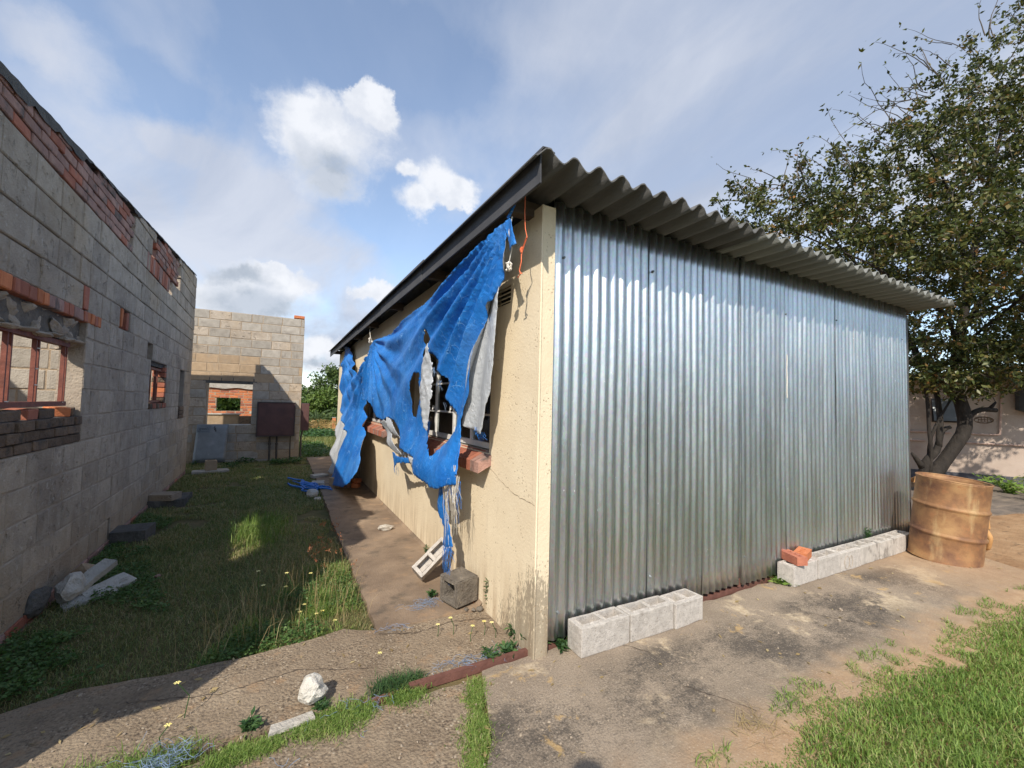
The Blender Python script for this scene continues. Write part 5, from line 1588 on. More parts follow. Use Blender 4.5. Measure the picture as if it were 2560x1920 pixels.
# ------------------------------------------------------------------ skinned figures
def skinned(name, verts, edges, radii, mat, parent=None, levels=2, root=0):
    me = bpy.data.meshes.new(name)
    me.from_pydata(verts, edges, [])
    ob = bpy.data.objects.new(name, me)
    COL.objects.link(ob)
    ob.modifiers.new('skin', 'SKIN')
    if not me.skin_vertices:
        bpy.context.view_layer.objects.active = ob
    for i, rv in enumerate(radii):
        sv = me.skin_vertices[0].data[i]
        sv.radius = rv if isinstance(rv, tuple) else (rv, rv)
        sv.use_root = (i == root)
    sb = ob.modifiers.new('smooth', 'SUBSURF'); sb.levels = levels; sb.render_levels = levels
    dg = bpy.context.evaluated_depsgraph_get()
    m2 = bpy.data.meshes.new_from_object(ob.evaluated_get(dg))
    m2.name = name
    bpy.data.objects.remove(ob)
    m2.polygons.foreach_set('use_smooth', [True] * len(m2.polygons))
    return link(name, m2, mat, parent)


# the tan dog behind the drum: rump and hind legs stick out on the right
dog = empty('dog', (7.17, 1.92, -0.03), math.atan2(0.80, 0.60))
tag(dog, 'tan short haired dog mostly hidden behind the rusty drum, rump and hind leg showing', 'dog')
V = [(-0.26, 0, 0.475), (-0.10, 0, 0.475), (0.10, 0, 0.465), (0.24, 0, 0.48), (0.34, 0, 0.56), (0.43, 0, 0.66), (0.50, 0, 0.67), (0.60, 0, 0.645), (0.66, 0, 0.635)]
Rr = [(0.085, .085), (0.09, .095), (0.10, .115), (0.095, .115), (0.06, .07), (0.055, .06), (0.06, .06), (0.032, .034), (0.022, .022)]
E = [(i, i + 1) for i in range(8)]
def addchain(base, pts, rads):
    p = base
    for q, rr_ in zip(pts, rads):
        V.append(q); Rr.append((rr_, rr_)); E.append((p, len(V) - 1)); p = len(V) - 1
for s in (-1, 1):
    o_ = 0.03 * s
    addchain(0, [(-0.25 + o_ * .3, s * .075, 0.40), (-0.19 + o_, s * .085, 0.275), (-0.31 + o_, s * .085, 0.17), (-0.285 + o_, s * .085, 0.045), (-0.235 + o_, s * .085, 0.02)], [.062, .045, .026, .022, .024])
    addchain(3, [(0.25, s * .07, 0.36), (0.22 + o_, s * .075, 0.25), (0.245 + o_, s * .075, 0.13), (0.245 + o_, s * .075, 0.03), (0.285 + o_, s * .075, 0.018)], [.05, .034, .025, .021, .022])
addchain(0, [(-0.35, 0, 0.47), (-0.42, 0.01, 0.38), (-0.45, 0.02, 0.28)], [.03, .02, .013])
skinned('body', V, E, Rr, M['dogfur'], dog, 2, 1)
for s in (-1, 1):
    mb = MB(); mb.add([(0.44, s * .03, 0.715), (0.48, s * .065, 0.71), (0.47, s * .095, 0.62), (0.455, s * .05, .70), (0.49, s * .06, .70)], [(0, 1, 2), (0, 2, 3), (1, 4, 2), (3, 2, 4)]); put('ear', mb, M['dogfur'], dog)
    mb = MB(); mb.tube([(0.545, s * .036, .675), (0.553, s * .040, .677)], [.009, .005], 6); put('eye', mb, M['conduit'], dog)
mb = MB(); mb.tube([(0.665, 0, .645), (0.685, 0, .643)], [.017, .010], 8); put('nose', mb, M['conduit'], dog)

# the photographer: only the head's shadow reaches the picture
pr_ = empty('person', (-0.135, -0.165, 0.0), math.atan2(0.8753, 0.4813))
tag(pr_, 'person in dark clothes holding up a phone, whose head casts the shadow on the concrete', 'person')
V = [(0, 0, 1.0), (0, 0, 1.2), (0, 0, 1.40), (0.0, 0, 1.53), (0.02, 0, 1.61), (0.03, 0, 1.69), (0.025, 0, 1.76)]
Rr = [(.15, .10), (.14, .10), (.16, .10), (.075, .075), (.055, .055), (.075, .09), (.065, .075)]
E = [(i, i + 1) for i in range(6)]
for s in (-1, 1):
    addchain(0, [(0, s * .09, .86), (0.01, s * .10, .48), (-0.01, s * .10, .10), (0.12, s * .11, .035)], [.085, .06, .045, .04])
    addchain(2, [(0, s * .19, 1.40), (-0.03, s * .25, 1.15), (0.075, s * .22, 1.24), (0.095, s * .17, 1.30)], [.055, .045, .035, .028])
skinned('body', V, E, Rr, M['cloth'], pr_, 2, 0)
mb = MB(); mb.box((0.10, -0.15, 1.29), (0.11, 0.15, 1.36)); tag(put('phone', mb, M['conduit'], None, loc=(-0.135, -0.165, -0.02), rot=(0, 0, math.atan2(0.8753, 0.4813))), 'dark phone held in both hands of the person', 'phone')


# ------------------------------------------------------------------ tarpaulin
def tarp_mesh(name, outline, holes, xfun, mat, parent, step=0.035, frayed=0.006, seed=1, thick=0.0025):
    r = random.Random(seed)
    ol = jag(outline, step * 0.8, frayed, seed)
    pts = [Vector(p) for p in ol]; es = [(i, (i + 1) % len(ol)) for i in range(len(ol))]
    hl = []
    for k, h in enumerate(holes):
        hh = jag(h, step * 0.7, frayed * 2.6, seed + 5 + k); o = len(pts)
        pts += [Vector(p) for p in hh]; es += [(o + i, o + (i + 1) % len(hh)) for i in range(len(hh))]; hl.append(hh)
    A = np.array(ol); lo = A.min(0); hi = A.max(0)
    gy = np.arange(lo[0], hi[0], step); gz = np.arange(lo[1], hi[1], step * 0.7)
    G = np.array([(y + r.uniform(-.3, .3) * step, z + r.uniform(-.2, .2) * step) for y in gy for z in gz])
    ok = in_poly(G, ol)
    for h in hl:
        ok &= ~in_poly(G, h)
    pts += [Vector(p) for p in G[ok]]
    vs, _, fs, *_ = delaunay_2d_cdt(pts, es, [], 0, 1e-5)
    P = np.array([(v.x, v.y) for v in vs])
    F = np.array([f for f in fs if len(f) == 3])
    Cn = P[F].mean(1)
    ok = in_poly(Cn, ol)
    for h in hl:
        ok &= ~in_poly(Cn, h)
    F = F[ok]
    V = [(xfun(y, z), y, z) for y, z in P]
    me = bpy.data.meshes.new(name); me.from_pydata(V, [], F[:, ::-1].tolist())
    me.polygons.foreach_set('use_smooth', [True] * len(me.polygons)); me.update()
    ob = link(name, me, mat if isinstance(mat, list) else [mat], parent)
    md = ob.modifiers.new('gauge', 'SOLIDIFY'); md.thickness = thick; md.offset = 1
    if isinstance(mat, list):
        md.material_offset = 1
    return ob


T_main = [(2.278, 2.625), (2.288, 2.493), (2.299, 2.385), (2.462, 2.173), (2.613, 2.091), (2.689, 1.838), (2.769, 1.576), (2.86, 1.443), (2.895, 1.35), (2.889, 1.213), (2.868, 1.097), (2.831, 0.922), (2.962, 0.89), (3.075, 0.851), (3.128, 0.839), (3.226, 0.828), (3.538, 0.831), (3.792, 0.851), (3.845, 0.918), (3.924, 0.978), (4.07, 0.984), (4.226, 0.991), (4.47, 1.017), (4.583, 1.087), (4.732, 1.186), (4.948, 1.273), (5.271, 1.305), (5.691, 1.239), (6.066, 1.274), (6.326, 1.364), (6.47, 1.462), (6.649, 1.508), (7.289, 1.506), (7.251, 1.743), (7.067, 2.042), (6.773, 2.357), (6.581, 2.402), (5.641, 2.389), (4.703, 2.461), (3.847, 2.505), (2.962, 2.586), (2.585, 2.608), (2.346, 2.638)]
T_h1 = [(3.857, 2.183), (3.957, 2.088), (3.915, 1.998), (3.798, 1.886), (3.73, 1.915), (3.843, 1.818), (3.983, 1.657), (3.949, 1.535), (3.839, 1.442), (3.779, 1.408), (3.731, 1.318), (3.703, 1.229), (3.662, 1.177), (3.428, 1.043), (3.174, 1.197), (2.96, 1.328), (3.068, 1.39), (3.141, 1.456), (3.263, 1.556), (3.302, 1.659), (3.503, 1.796), (3.635, 1.929), (3.705, 1.942), (3.781, 2.078)]
T_h2 = [(4.083, 1.796), (3.985, 1.78), (4.036, 1.657), (4.03, 1.535), (4.113, 1.337), (4.273, 1.353), (4.348, 1.392), (4.271, 1.703)]
T_left = [(10.225, 2.743), (9.628, 2.636), (9.341, 2.42), (8.597, 1.941), (7.761, 2.125), (7.02, 2.388), (7.253, 2.098), (7.417, 1.791), (7.5, 1.474), (7.078, 1.155), (6.556, 0.884), (6.33, 0.657), (6.279, 0.491), (6.337, 0.396), (6.974, 0.162), (7.949, 0.03), (8.278, 0.104), (8.35, 0.316), (8.343, 0.678), (8.49, 0.916), (8.984, 0.962), (10.369, 1.251), (10.692, 1.747), (10.737, 1.795), (10.535, 2.555)]
T_sl = [(8.984, 0.962), (8.447, 0.9), (8.343, 0.678), (8.21, 0.423), (8.4, 0.10), (9.035, 0.12), (9.937, 0.711), (10.331, 1.223)]
T_sr = [(2.372, 2.395), (2.415, 2.166), (2.455, 1.907), (2.49, 1.70), (2.51, 1.579), (2.56, 1.476), (2.615, 1.291), (2.738, 1.296), (2.95, 1.333), (2.94, 1.509), (2.89, 1.849), (2.83, 2.0), (2.74, 2.155), (2.58, 2.30)]
T_sc = [(3.60, 2.02), (3.535, 1.80), (3.54, 1.55), (3.60, 1.25), (3.645, 1.27), (3.72, 1.44), (3.86, 1.60), (3.85, 1.68), (3.78, 1.78), (3.66, 1.97)]
T_st = [(3.28, 0.87), (3.254, 0.697), (3.161, 0.522), (3.129, 0.406), (2.962, 0.437), (2.961, 0.575), (3.099, 0.682), (3.127, 0.87)]
T_r1 = [(5.509, 1.231), (5.336, 1.271), (5.124, 1.22), (4.918, 1.116), (4.575, 0.927), (4.768, 0.916), (5.09, 1.015), (5.384, 1.144)]
T_r2 = [(4.933, 0.907), (4.828, 0.926), (4.599, 0.911), (4.046, 0.94), (3.999, 0.91), (4.537, 0.851), (4.584, 0.812), (4.702, 0.788), (4.68, 0.716), (4.778, 0.792)]
T_g2 = [(5.447, 1.322), (5.071, 1.275), (4.82, 1.208), (4.586, 1.114), (4.806, 1.11), (5.053, 1.165), (5.258, 1.228)]
T_sw = [(4.009, 0.987), (3.844, 0.977), (3.627, 0.894), (3.735, 0.873), (3.892, 0.878)]
T_kn = [(2.27, 2.63), (2.23, 2.635), (2.166, 2.591), (2.147, 2.516), (2.121, 2.439), (2.204, 2.423), (2.239, 2.493), (2.273, 2.584)]
TA = (2.25, 2.66); TB = (6.70, 2.42); TC = (10.1, 2.74)
def sst(v, a, b):
    t = min(1, max(0, (v - a) / (b - a))); return t * t * (3 - 2 * t)
def folds(y, z, tie, k, amp, reach, seed, fade=3.0):
    dy, dz = (y - tie[0]) * 0.62, z - tie[1]
    r = math.hypot(dy, dz)
    th = math.atan2(dz, dy) + 0.022 * mnoise.noise(Vector((r * 1.2, seed, 0)))
    ph = k * th + 2.2 * mnoise.noise(Vector((th * 1.7, seed, 3)))
    s = math.sin(ph); s = s * (0.6 + 0.4 * abs(s))
    return amp * s * min(1, r / reach) * math.exp(-max(0, r - reach) / fade)
def x_main(y, z):
    f = folds(y, z, TA, 31, 0.046, 0.75, 1.3, 0.9) + folds(y, z, TB, 24, 0.036, 0.5, 8.1, 0.6) + folds(y, z, TA, 67, 0.006, 0.5, 5.3, 0.7)
    f += 0.035 * mnoise.noise(Vector((y * 1.1, z * 1.6, 2))) + 0.006 * mnoise.noise(Vector((y * 4.5, z * 5, 7))) + 0.004 * mnoise.noise(Vector((y * 13, z * 15, 1)))
    # hanging belly and the pouch of the bottom swag
    f -= 0.045 * math.exp(-((y - 3.55) / 0.75) ** 2 - ((z - 0.92) / 0.20) ** 2)
    f -= 0.05 * sst(z, 1.3, 0.85)
    top = 2.60 - 0.055 * (y - 2.6) if y < 6 else 2.41
    f += 0.055 * math.sin((top - z) * 16) * math.exp(-(max(0, top - z) / 0.22) ** 2) * sst(y, 2.5, 3.6) * sst(y, 6.6, 5.6)
    return 1.185 + f
def x_left(y, z):
    base = .82 + .42 * min(1, max(0, z) / 1.35)
    f = folds(y, z, TC, 22, 0.05, 0.6, 4.2, 0.9) + folds(y, z, (6.9, 2.45), 30, 0.075, 0.45, 5.5, 1.2)
    f += 0.03 * mnoise.noise(Vector((y * 1.4, z * 1.8, 12))) + 0.012 * mnoise.noise(Vector((y * 5, z * 5, 17)))
    return base + f * sst(z, 0.0, 0.25) + 0.02
tarp = empty('torn_tarpaulin', (1.2, 4.6, 0))
tag(tarp, 'torn blue tarpaulin tied along the eaves over the windows of the cream house', 'tarpaulin')
def sh(fn): return lambda y, z: fn(y + 4.6, z) - 1.2
def loc_(L): return [(a - 4.6, b) for a, b in L]
TM = [M['tarp'], M['tarpback']]
tarp_mesh('main_sheet', loc_(T_main), [loc_(T_h1), loc_(T_h2)], sh(x_main), TM, tarp, 0.026, 0.0055, 1)
tarp_mesh('gathered_end', loc_(T_left), [], sh(x_left), TM, tarp, 0.045, 0.010, 2)
tarp_mesh('silver_end', loc_(T_sl), [], sh(lambda y, z: x_left(y, z) + 0.03 + 0.03 * math.sin(y * 9 + z * 2)), M['tarpback'], tarp, 0.05, 0.012, 3)
tarp_mesh('silver_flap', loc_(T_sr), [], sh(lambda y, z: 1.222 + 0.016 * math.sin(y * 19 + z * 4) + 0.008 * mnoise.noise(Vector((y * 7, z * 7, 4)))), M['tarpback'], tarp, 0.028, 0.004, 4)
tarp_mesh('silver_flap', loc_(T_sc), [], sh(lambda y, z: 1.115 + 0.05 * ((y - 3.7) / 0.14) ** 2 * 0.5 + 0.016 * mnoise.noise(Vector((y * 9, z * 9, 6))) + 0.010 * mnoise.noise(Vector((y * 26, z * 22, 3)))), M['tarpback'], tarp, 0.016, 0.010, 5)
tarp_mesh('hanging_strip', loc_(T_st), [], sh(lambda y, z: 1.135 + 0.05 * (0.87 - z) + 0.012 * math.sin(y * 20 + z * 14)), TM, tarp, 0.025, 0.012, 6)
tarp_mesh('silver_ribbon', loc_(T_r1), [], sh(lambda y, z: 1.15 + 0.025 * math.sin(z * 16 + y * 4)), M['tarpback'], tarp, 0.03, 0.006, 7)
tarp_mesh('blue_ribbon', loc_(T_r2), [], sh(lambda y, z: 1.14 + 0.02 * math.sin(y * 8)), TM, tarp, 0.03, 0.010, 8)
tarp_mesh('silver_ribbon', loc_(T_g2), [], sh(lambda y, z: 1.16 + 0.02 * math.sin(z * 20)), M['tarpback'], tarp, 0.03, 0.006, 9)
tarp_mesh('silver_ribbon', loc_(T_sw), [], sh(lambda y, z: 1.10 + 0.01 * math.sin(y * 20)), M['tarpback'], tarp, 0.03, 0.004, 10)
tarp_mesh('tied_scrap', loc_(T_kn), [], sh(lambda y, z: 1.17 + 0.012 * math.sin(y * 40) + 0.02 * (2.6 - z)), TM, tarp, 0.016, 0.003, 11)
def strands(name, mat, pts, n, spread, drop, seed, rad=0.0016, parent=tarp):
    r = random.Random(seed); mb = MB()
    for _ in range(n):
        y, z, x = r.choice(pts)
        y += r.uniform(-spread, spread); d = drop * r.uniform(.35, 1.1); sw = r.uniform(-.05, .05)
        mb.tube([(x + r.uniform(-.01, .01), y - 4.6, z), (x - .005 + r.uniform(-.015, .015), y + sw * .4 - 4.6, z - d * .5), (x + .01, y + sw - 4.6, z - d)], [rad, rad, rad * .6], 3)
    mb.v = [(a - 1.2, b, c) for a, b, c in mb.v]
    return put(name, mb, mat, parent)
strands('frayed_threads', M['twinewhite'], [(2.86, 0.98, 1.13), (2.88, 1.05, 1.13), (2.93, 0.92, 1.13), (3.02, .88, 1.13)], 34, 0.07, 0.42, 1)
strands('frayed_threads', M['tarp'], [(2.85, 0.95, 1.13), (2.95, .90, 1.13), (3.1, .86, 1.13), (3.05, .45, 1.15), (2.98, .46, 1.15), (2.9, 1.0, 1.12)], 36, 0.07, 0.30, 2)
strands('frayed_threads', M['tarp'], [(2.66, 1.30, 1.24), (2.72, 1.30, 1.24), (2.8, 1.33, 1.24)], 26, 0.05, 0.06, 3)
strands('frayed_threads', M['tarp'], [(3.03, .42, 1.16), (3.1, .41, 1.16)], 24, 0.06, 0.07, 4)
strands('frayed_threads', M['twineblue'], [(4.4, 1.02, 1.15), (4.65, .80, 1.14), (3.9, .97, 1.14), (4.2, .99, 1.15)], 26, 0.12, 0.10, 5)
strands('frayed_threads', M['twineblue'], [(3.5, 1.8, 1.15), (3.35, 1.68, 1.15), (3.2, 1.5, 1.15), (3.65, 1.9, 1.15)], 22, 0.05, 0.10, 6)
def cord(name, pts, rad, mat, n=6):
    mb = MB(); mb.tube([(x - 1.2, y - 4.6, z) for x, y, z in pts], rad, n); return put(name, mb, mat, tarp)
cord('tie_cord', [(1.24, 2.26, 2.78), (1.20, 2.235, 2.70), (1.18, 2.25, 2.64)], 0.010, M['tarp'])
cord('tie_cord', [(1.19, 2.215, 2.64), (1.18, 2.235, 2.55), (1.19, 2.21, 2.44), (1.19, 2.235, 2.38), (1.19, 2.246, 2.36)], 0.0035, M['twinewhite'])
mb = MB()
for i in range(6):
    a = random.uniform(0, 6); mb.tube([(1.19 - 1.2 + .012 * math.cos(a + k), 2.246 - 4.6 + .014 * math.sin(a * 2 + k), 2.365 - .012 * k) for k in range(5)], .0075, 5)
put('cord_knot', mb, M['twinewhite'], tarp)
cord('tie_cord', [(1.235, 7.134, 2.74), (1.21, 6.95, 2.58), (1.19, 6.74, 2.43)], 0.005, M['twinewhite'])
cord('tie_cord', [(1.24, 10.28, 2.76), (1.22, 10.16, 2.74)], 0.012, M['tarp'])
mb = MB()
for i in range(8):
    a = random.uniform(0, 6); mb.tube([(1.185 - 1.2 + .02 * math.cos(a + k), 6.74 - 4.6 + .05 * math.sin(a * 2 + k), 2.43 - .022 * k + .03) for k in range(4)], .011, 5)
put('cord_knot', mb, M['twinewhite'], tarp)
# crumpled end lying on the path and grass
mb = MB(); rT = random.Random(9)
for i in range(9):
    x0, y0 = 0.80 - i * 0.035, 7.85 + rT.uniform(-.5, .6)
    pts = []
    for k in range(7):
        pts.append((x0 - 1.2 + 0.06 * math.sin(k * 1.7 + i) - 0.05 * k, y0 - 4.6 + 0.13 * k * rT.uniform(.5, 1.2) - .3, 0.03 + 0.03 * abs(math.sin(k + i)) * rT.random()))
    mb.tube(pts, [rT.uniform(.008, .022) for _ in pts], 5)
put('fallen_end', mb, M['tarp'], tarp)

tw = empty('orange_twine', (1.235, 2.13, 2.77))
tag(tw, 'orange plastic twine hanging from the roof edge at the cream house corner', 'twine')
base = [(2.121, 2.76), (2.121, 2.634), (2.111, 2.536), (2.087, 2.475), (2.117, 2.439), (2.145, 2.396), (2.153, 2.345), (2.167, 2.296), (2.135, 2.272)]
mb = MB(); mb.tube([(-0.012, y - 2.13, z - 2.77) for y, z in base], 0.0028, 5); put('strand', mb, M['twineorange'], tw)
mb = MB(); mb.tube([(-0.016 + .006 * math.sin(i), y - 2.13 + 0.014 * math.sin(i * 1.3), z - 2.77) for i, (y, z) in enumerate(base[3:])] + [(-0.015, 0.05, -0.51)], 0.0036, 5); put('strand', mb, M['twineorange'], tw)
mb = MB(); mb.tube([(-0.012, 0.012, -0.335), (-0.018, 0.018, -0.35), (-0.012, 0.018, -0.365)], 0.008, 6); put('knot', mb, M['twineorange'], tw)

# tangles of blue fibre on the concrete
def tangle(loc, sx, sy, n, seed, lab, h=0.02, sun_=0.02):
    r = random.Random(seed); mb = MB()
    for _ in range(n):
        p = Vector((r.gauss(0, sx), r.gauss(0, sy), r.uniform(0.002, h))); a = r.uniform(0, 6.3); pts = []
        for k in range(5):
            pts.append(tuple(p)); a += r.uniform(-.9, .9); p = p + Vector((math.cos(a) * sun_, math.sin(a) * sun_, r.uniform(-.008, .008))); p.z = max(0.003, p.z)
        mb.tube(pts, 0.0008, 3)
    o = put('fibre_tangle', mb, M['twineblue'], None, loc=loc); tag(o, lab, 'plastic fibres', 'blue plastic fibre tangles'); o['kind'] = 'stuff'
tangle((0.98, 3.06, 0.013), 0.06, 0.035, 60, 1, 'pale blue plastic fibres lying beside the dark hollow block')
tangle((-0.36, 2.215, 0.0), 0.05, 0.03, 110, 2, 'blue plastic fibre ball in the grass strip', 0.06)
tangle((1.02, 2.30, 0.004), 0.13, 0.02, 60, 3, 'pale blue fibres strewn behind the rusty track')
tangle((0.42, 2.21, 0.004), 0.12, 0.015, 18, 4, 'pale blue fibre scraps along the grass strip by the white lump')
tangle((0.70, 2.85, 0.004), 0.08, 0.015, 16, 5, 'whitish fibre scraps at the end edge of the path')
tangle((0.0, 1.98, 0.0), 0.14, 0.02, 10, 6, 'few blue fibres on the concrete in front of the grass strip')
# ------------------------------------------------------------------ trees
def grow_tree(name, loc, stems, blobs, ntarget, leaf, nleaf, mats, label, seed, group=None, twig_r=0.006, thick=1.0, spread=0.35, sides=5, frame=None,
              leaf_ratio=0.55, droop=0.0, droplets=None, shell=0.0, bare=0.0):
    """stems: list of (polyline, r0, r1); blobs: ellipsoids (cx,cy,cz,rx,ry,rz,weight). Twigs are grown to random points of the blobs from the nearest wood, leaves sit along the twigs."""
    rng = np.random.default_rng(seed); r = random.Random(seed)
    root = empty(name, loc)
    tag(root, label, 'tree', group)
    fr_ = frame if frame is not None else (lambda p: p)
    nodes = []; nrad = []
    mbt = MB()
    for pl, r0, r1 in stems:
        pl = [Vector(fr_(p)) for p in pl]
        dense = []
        for i in range(len(pl) - 1):
            k = max(2, int((pl[i + 1] - pl[i]).length / 0.18))
            for j in range(k):
                p = pl[i].lerp(pl[i + 1], j / k)
                dense.append(p)
        dense.append(pl[-1])
        sm = [dense[0]] + [(dense[i - 1] + dense[i] * 2 + dense[i + 1]) / 4 for i in range(1, len(dense) - 1)] + [dense[-1]]
        rad = []
        r0, r1 = r0 * thick, r1 * thick
        for i, p in enumerate(sm):
            t = i / (len(sm) - 1)
            q = r0 + (r1 - r0) * t
            rad.append(q * (1 + 0.16 * mnoise.noise(p * 3.0)))
            sm[i] = p + Vector((mnoise.noise(p * 2), mnoise.noise(p * 2 + Vector((9, 0, 0))), 0)) * q * 0.5
        mbt.tube(sm, rad, 9)
        for p, q in list(zip(sm, rad))[len(sm) // 3:]:
            nodes.append(tuple(p)); nrad.append(q)
    put('trunk', mbt, mats[0], root, True)
    wts = np.array([b[6] for b in blobs], float); wts /= wts.sum()
    T = []
    for k in rng.choice(len(blobs), ntarget, p=wts):
        b = blobs[k]
        d = rng.normal(size=3); d /= np.linalg.norm(d)
        rr_ = (shell + (1 - shell) * rng.random()) ** (1 / 3) if shell == 0 else (shell + (1 - shell) * rng.random())
        T.append(fr_((b[0] + d[0] * b[3] * rr_, b[1] + d[1] * b[4] * rr_, b[2] + d[2] * b[5] * rr_)))
    T = np.array([tuple(t) for t in T])
    N = np.zeros((len(nodes) + ntarget * 6, 3)); N[:len(nodes)] = nodes; cnt = len(nodes)
    dist0 = np.array([np.min(np.linalg.norm(N[:cnt] - t, axis=1)) for t in T])
    order = np.argsort(dist0)
    br = MB(); LB = []; LD = []
    for ti in order:
        t = T[ti]
        d = np.linalg.norm(N[:cnt] - t, axis=1)
        j = int(np.argmin(d)); L = d[j]
        if L < 0.05:
            continue
        a = Vector(N[j]); b = Vector(t)
        off = Vector((r.uniform(-1, 1), r.uniform(-1, 1), r.uniform(-.4, 1))) * L * 0.16
        pts = [a]
        for q in (0.33, 0.66):
            p = a.lerp(b, q) + off * math.sin(q * math.pi); pts.append(p)
        pts.append(b - Vector((0, 0, droop * L)))
        rb = min(0.045, twig_r * (1 + 1.6 * L))
        br.tube(pts, [rb, rb * .8, rb * .55, rb * .3], 4 if L > .5 else 3, cap=False)
        for p in pts[1:]:
            if cnt < len(N):
                N[cnt] = p; cnt += 1
        if r.random() < bare:
            continue
        nl = int(nleaf * r.uniform(.5, 1.4))
        tt = rng.uniform(0.25, 1.08, nl)
        A = np.array([tuple(p) for p in pts])
        seg = np.clip(tt * 3, 0, 2.999); si = seg.astype(int); fr2 = (tt * 3 - si)[:, None]
        base = A[si] * (1 - fr2) + A[si + 1] * fr2 + rng.normal(size=(nl, 3)) * spread * 0.33
        LB.append(base)
    put('branches', br, mats[1], root, True)
    B = np.concatenate(LB)
    n = len(B)
    D = rng.normal(size=(n, 3)); D[:, 2] -= 0.35; D /= np.linalg.norm(D, axis=1, keepdims=True)
    Nn = rng.normal(size=(n, 3)); Nn[:, 2] += 0.8
    Ls = leaf * rng.uniform(.65, 1.35, n)
    V, F = leafcards(B, D, Ls, Ls * leaf_ratio, Nn, 0.12)
    o = link('foliage', np_mesh('foliage', V, F), mats[2], root); o['kind'] = 'stuff'
    return root


Rv = Vector((0.876, -0.482, 0)); Fv = Vector((0.481, 0.876, 0))
TBASE = Vector((11.0, 3.4, -0.05))
fr_h = lambda p: Rv * p[0] + Fv * p[1] + Vector((0, 0, p[2]))
stems = [
    ([(0.10, 0, 0.0), (0.20, 0, 0.35), (0.34, 0, 0.50), (0.64, 0.02, 0.83), (0.92, 0.05, 1.18), (0.945, 0.08, 1.48), (0.90, 0.1, 1.85), (0.88, 0.15, 2.35), (1.05, 0.2, 3.2), (1.35, 0.3, 4.4), (1.6, 0.2, 5.8), (1.9, 0.1, 7.4)], 0.21, 0.05),
    ([(0.93, 0.06, 1.42), (1.05, 0.05, 1.57), (1.22, 0, 1.69), (1.48, -0.03, 1.66)], 0.10, 0.065),
    ([(1.36, -0.02, 1.68), (1.45, -0.05, 1.82)], 0.06, 0.03),
    ([(0.02, 0, 0.0), (0.07, 0, 0.55), (0.12, 0, 0.70), (0.36, 0.04, 0.82), (0.50, 0.1, 1.05), (0.56, 0.12, 1.26), (0.70, 0.1, 1.31)], 0.15, 0.055),
    ([(0.42, 0.05, 0.92), (0.56, 0.15, 1.5), (0.62, 0.3, 2.1), (0.3, 0.5, 3.2), (-0.2, .6, 4.4), (-0.5, .5, 5.6)], 0.085, 0.03),
    ([(0.05, 0, 0.50), (-0.09, -0.02, 0.66), (-0.19, -0.03, 0.79)], 0.10, 0.035),
    ([(0.12, -0.05, 0.3), (0.15, -0.06, 0.75), (0.08, -0.1, 1.4), (0.06, -0.1, 2.0), (-0.12, -0.15, 2.5), (-0.5, -0.2, 3.3), (-1.2, -0.25, 4.2), (-1.85, -0.3, 4.85), (-2.3, -0.35, 5.45), (-2.6, -.4, 6.3)], 0.055, 0.022),
    ([(0.18, 0.03, 0.72), (0.24, 0.05, 1.1), (0.52, 0.08, 1.55), (0.75, 0.1, 1.9)], 0.05, 0.03),
    ([(1.0, 0.18, 2.9), (0.9, -.8, 3.5), (0.6, -1.7, 4.0), (-.4, -1.7, 4.6)], .05, .02),
    ([(1.2, 0.2, 3.5), (1.6, -.9, 3.9), (2.2, -1.8, 4.3)], .05, .02),
    ([(1.05, 0.2, 3.2), (2.0, 0.5, 4.2), (3.0, 0.7, 5.2), (3.6, 0.6, 6.8)], 0.09, 0.03),
    ([(1.35, 0.3, 4.4), (0.6, -0.2, 5.6), (-0.3, -0.6, 6.6)], 0.06, 0.02),
    ([(0.95, 0.1, 2.6), (0.2, -0.4, 3.4), (-1.4, -0.6, 4.3), (-2.9, -.6, 4.9)], 0.06, 0.02),
]
blobs = [(-2.7, -0.3, 5.25, 1.35, 1.0, 0.85, 1.5), (-3.6, -0.3, 5.5, .7, .6, .5, 0.22), (-1.5, 0.0, 5.6, 1.4, 1.3, 1.1, 2.2), (-0.2, -0.2, 6.0, 1.5, 1.7, 1.25, 2.6), (1.1, 0, 6.9, 1.6, 1.8, 1.6, 3.0),
         (2.5, 0.2, 8.3, 1.6, 1.9, 1.9, 2.6), (1.0, .1, 8.0, 1.1, 1.2, 1.0, 0.9), (0.9, -.3, 2.55, 1.7, .9, .5, 2.2), (0.5, -.25, 2.15, 1.2, .7, .3, 0.9), (0.5, -1.9, 4.0, 1.5, .9, .55, 2.0), (2.0, -1.8, 4.2, 1.5, .9, .65, 1.9), (-.7, -1.6, 4.6, 1.1, .9, .55, 1.2), (1.3, -2.2, 3.3, 1.0, .6, .35, .8), (2.5, -.2, 2.8, 1.0, .8, .6, 1.0), (2.6, 0.2, 6.9, 1.7, 1.9, 1.8, 2.6), (1.2, -0.1, 4.9, 2.4, 1.7, 1.2, 4.2), (3.0, 0, 5.4, 1.9, 1.7, 1.7, 3.2), (-0.9, -0.3, 4.5, 1.6, 1.3, .8, 2.0), (1.6, -0.2, 3.4, 2.1, 1.3, 0.75, 3.2),
         (0.6, 0.0, 2.75, 1.3, 1.0, 0.5, 1.2), (2.6, 0.3, 3.0, 1.2, 1.0, 0.8, 1.1), (4.2, 0.3, 7.0, 1.6, 1.7, 2.6, 1.8), (0.0, 0, 2.35, .6, .6, .35, .25), (-0.5, -.2, 7.0, 1.3, .9, .8, .35)]
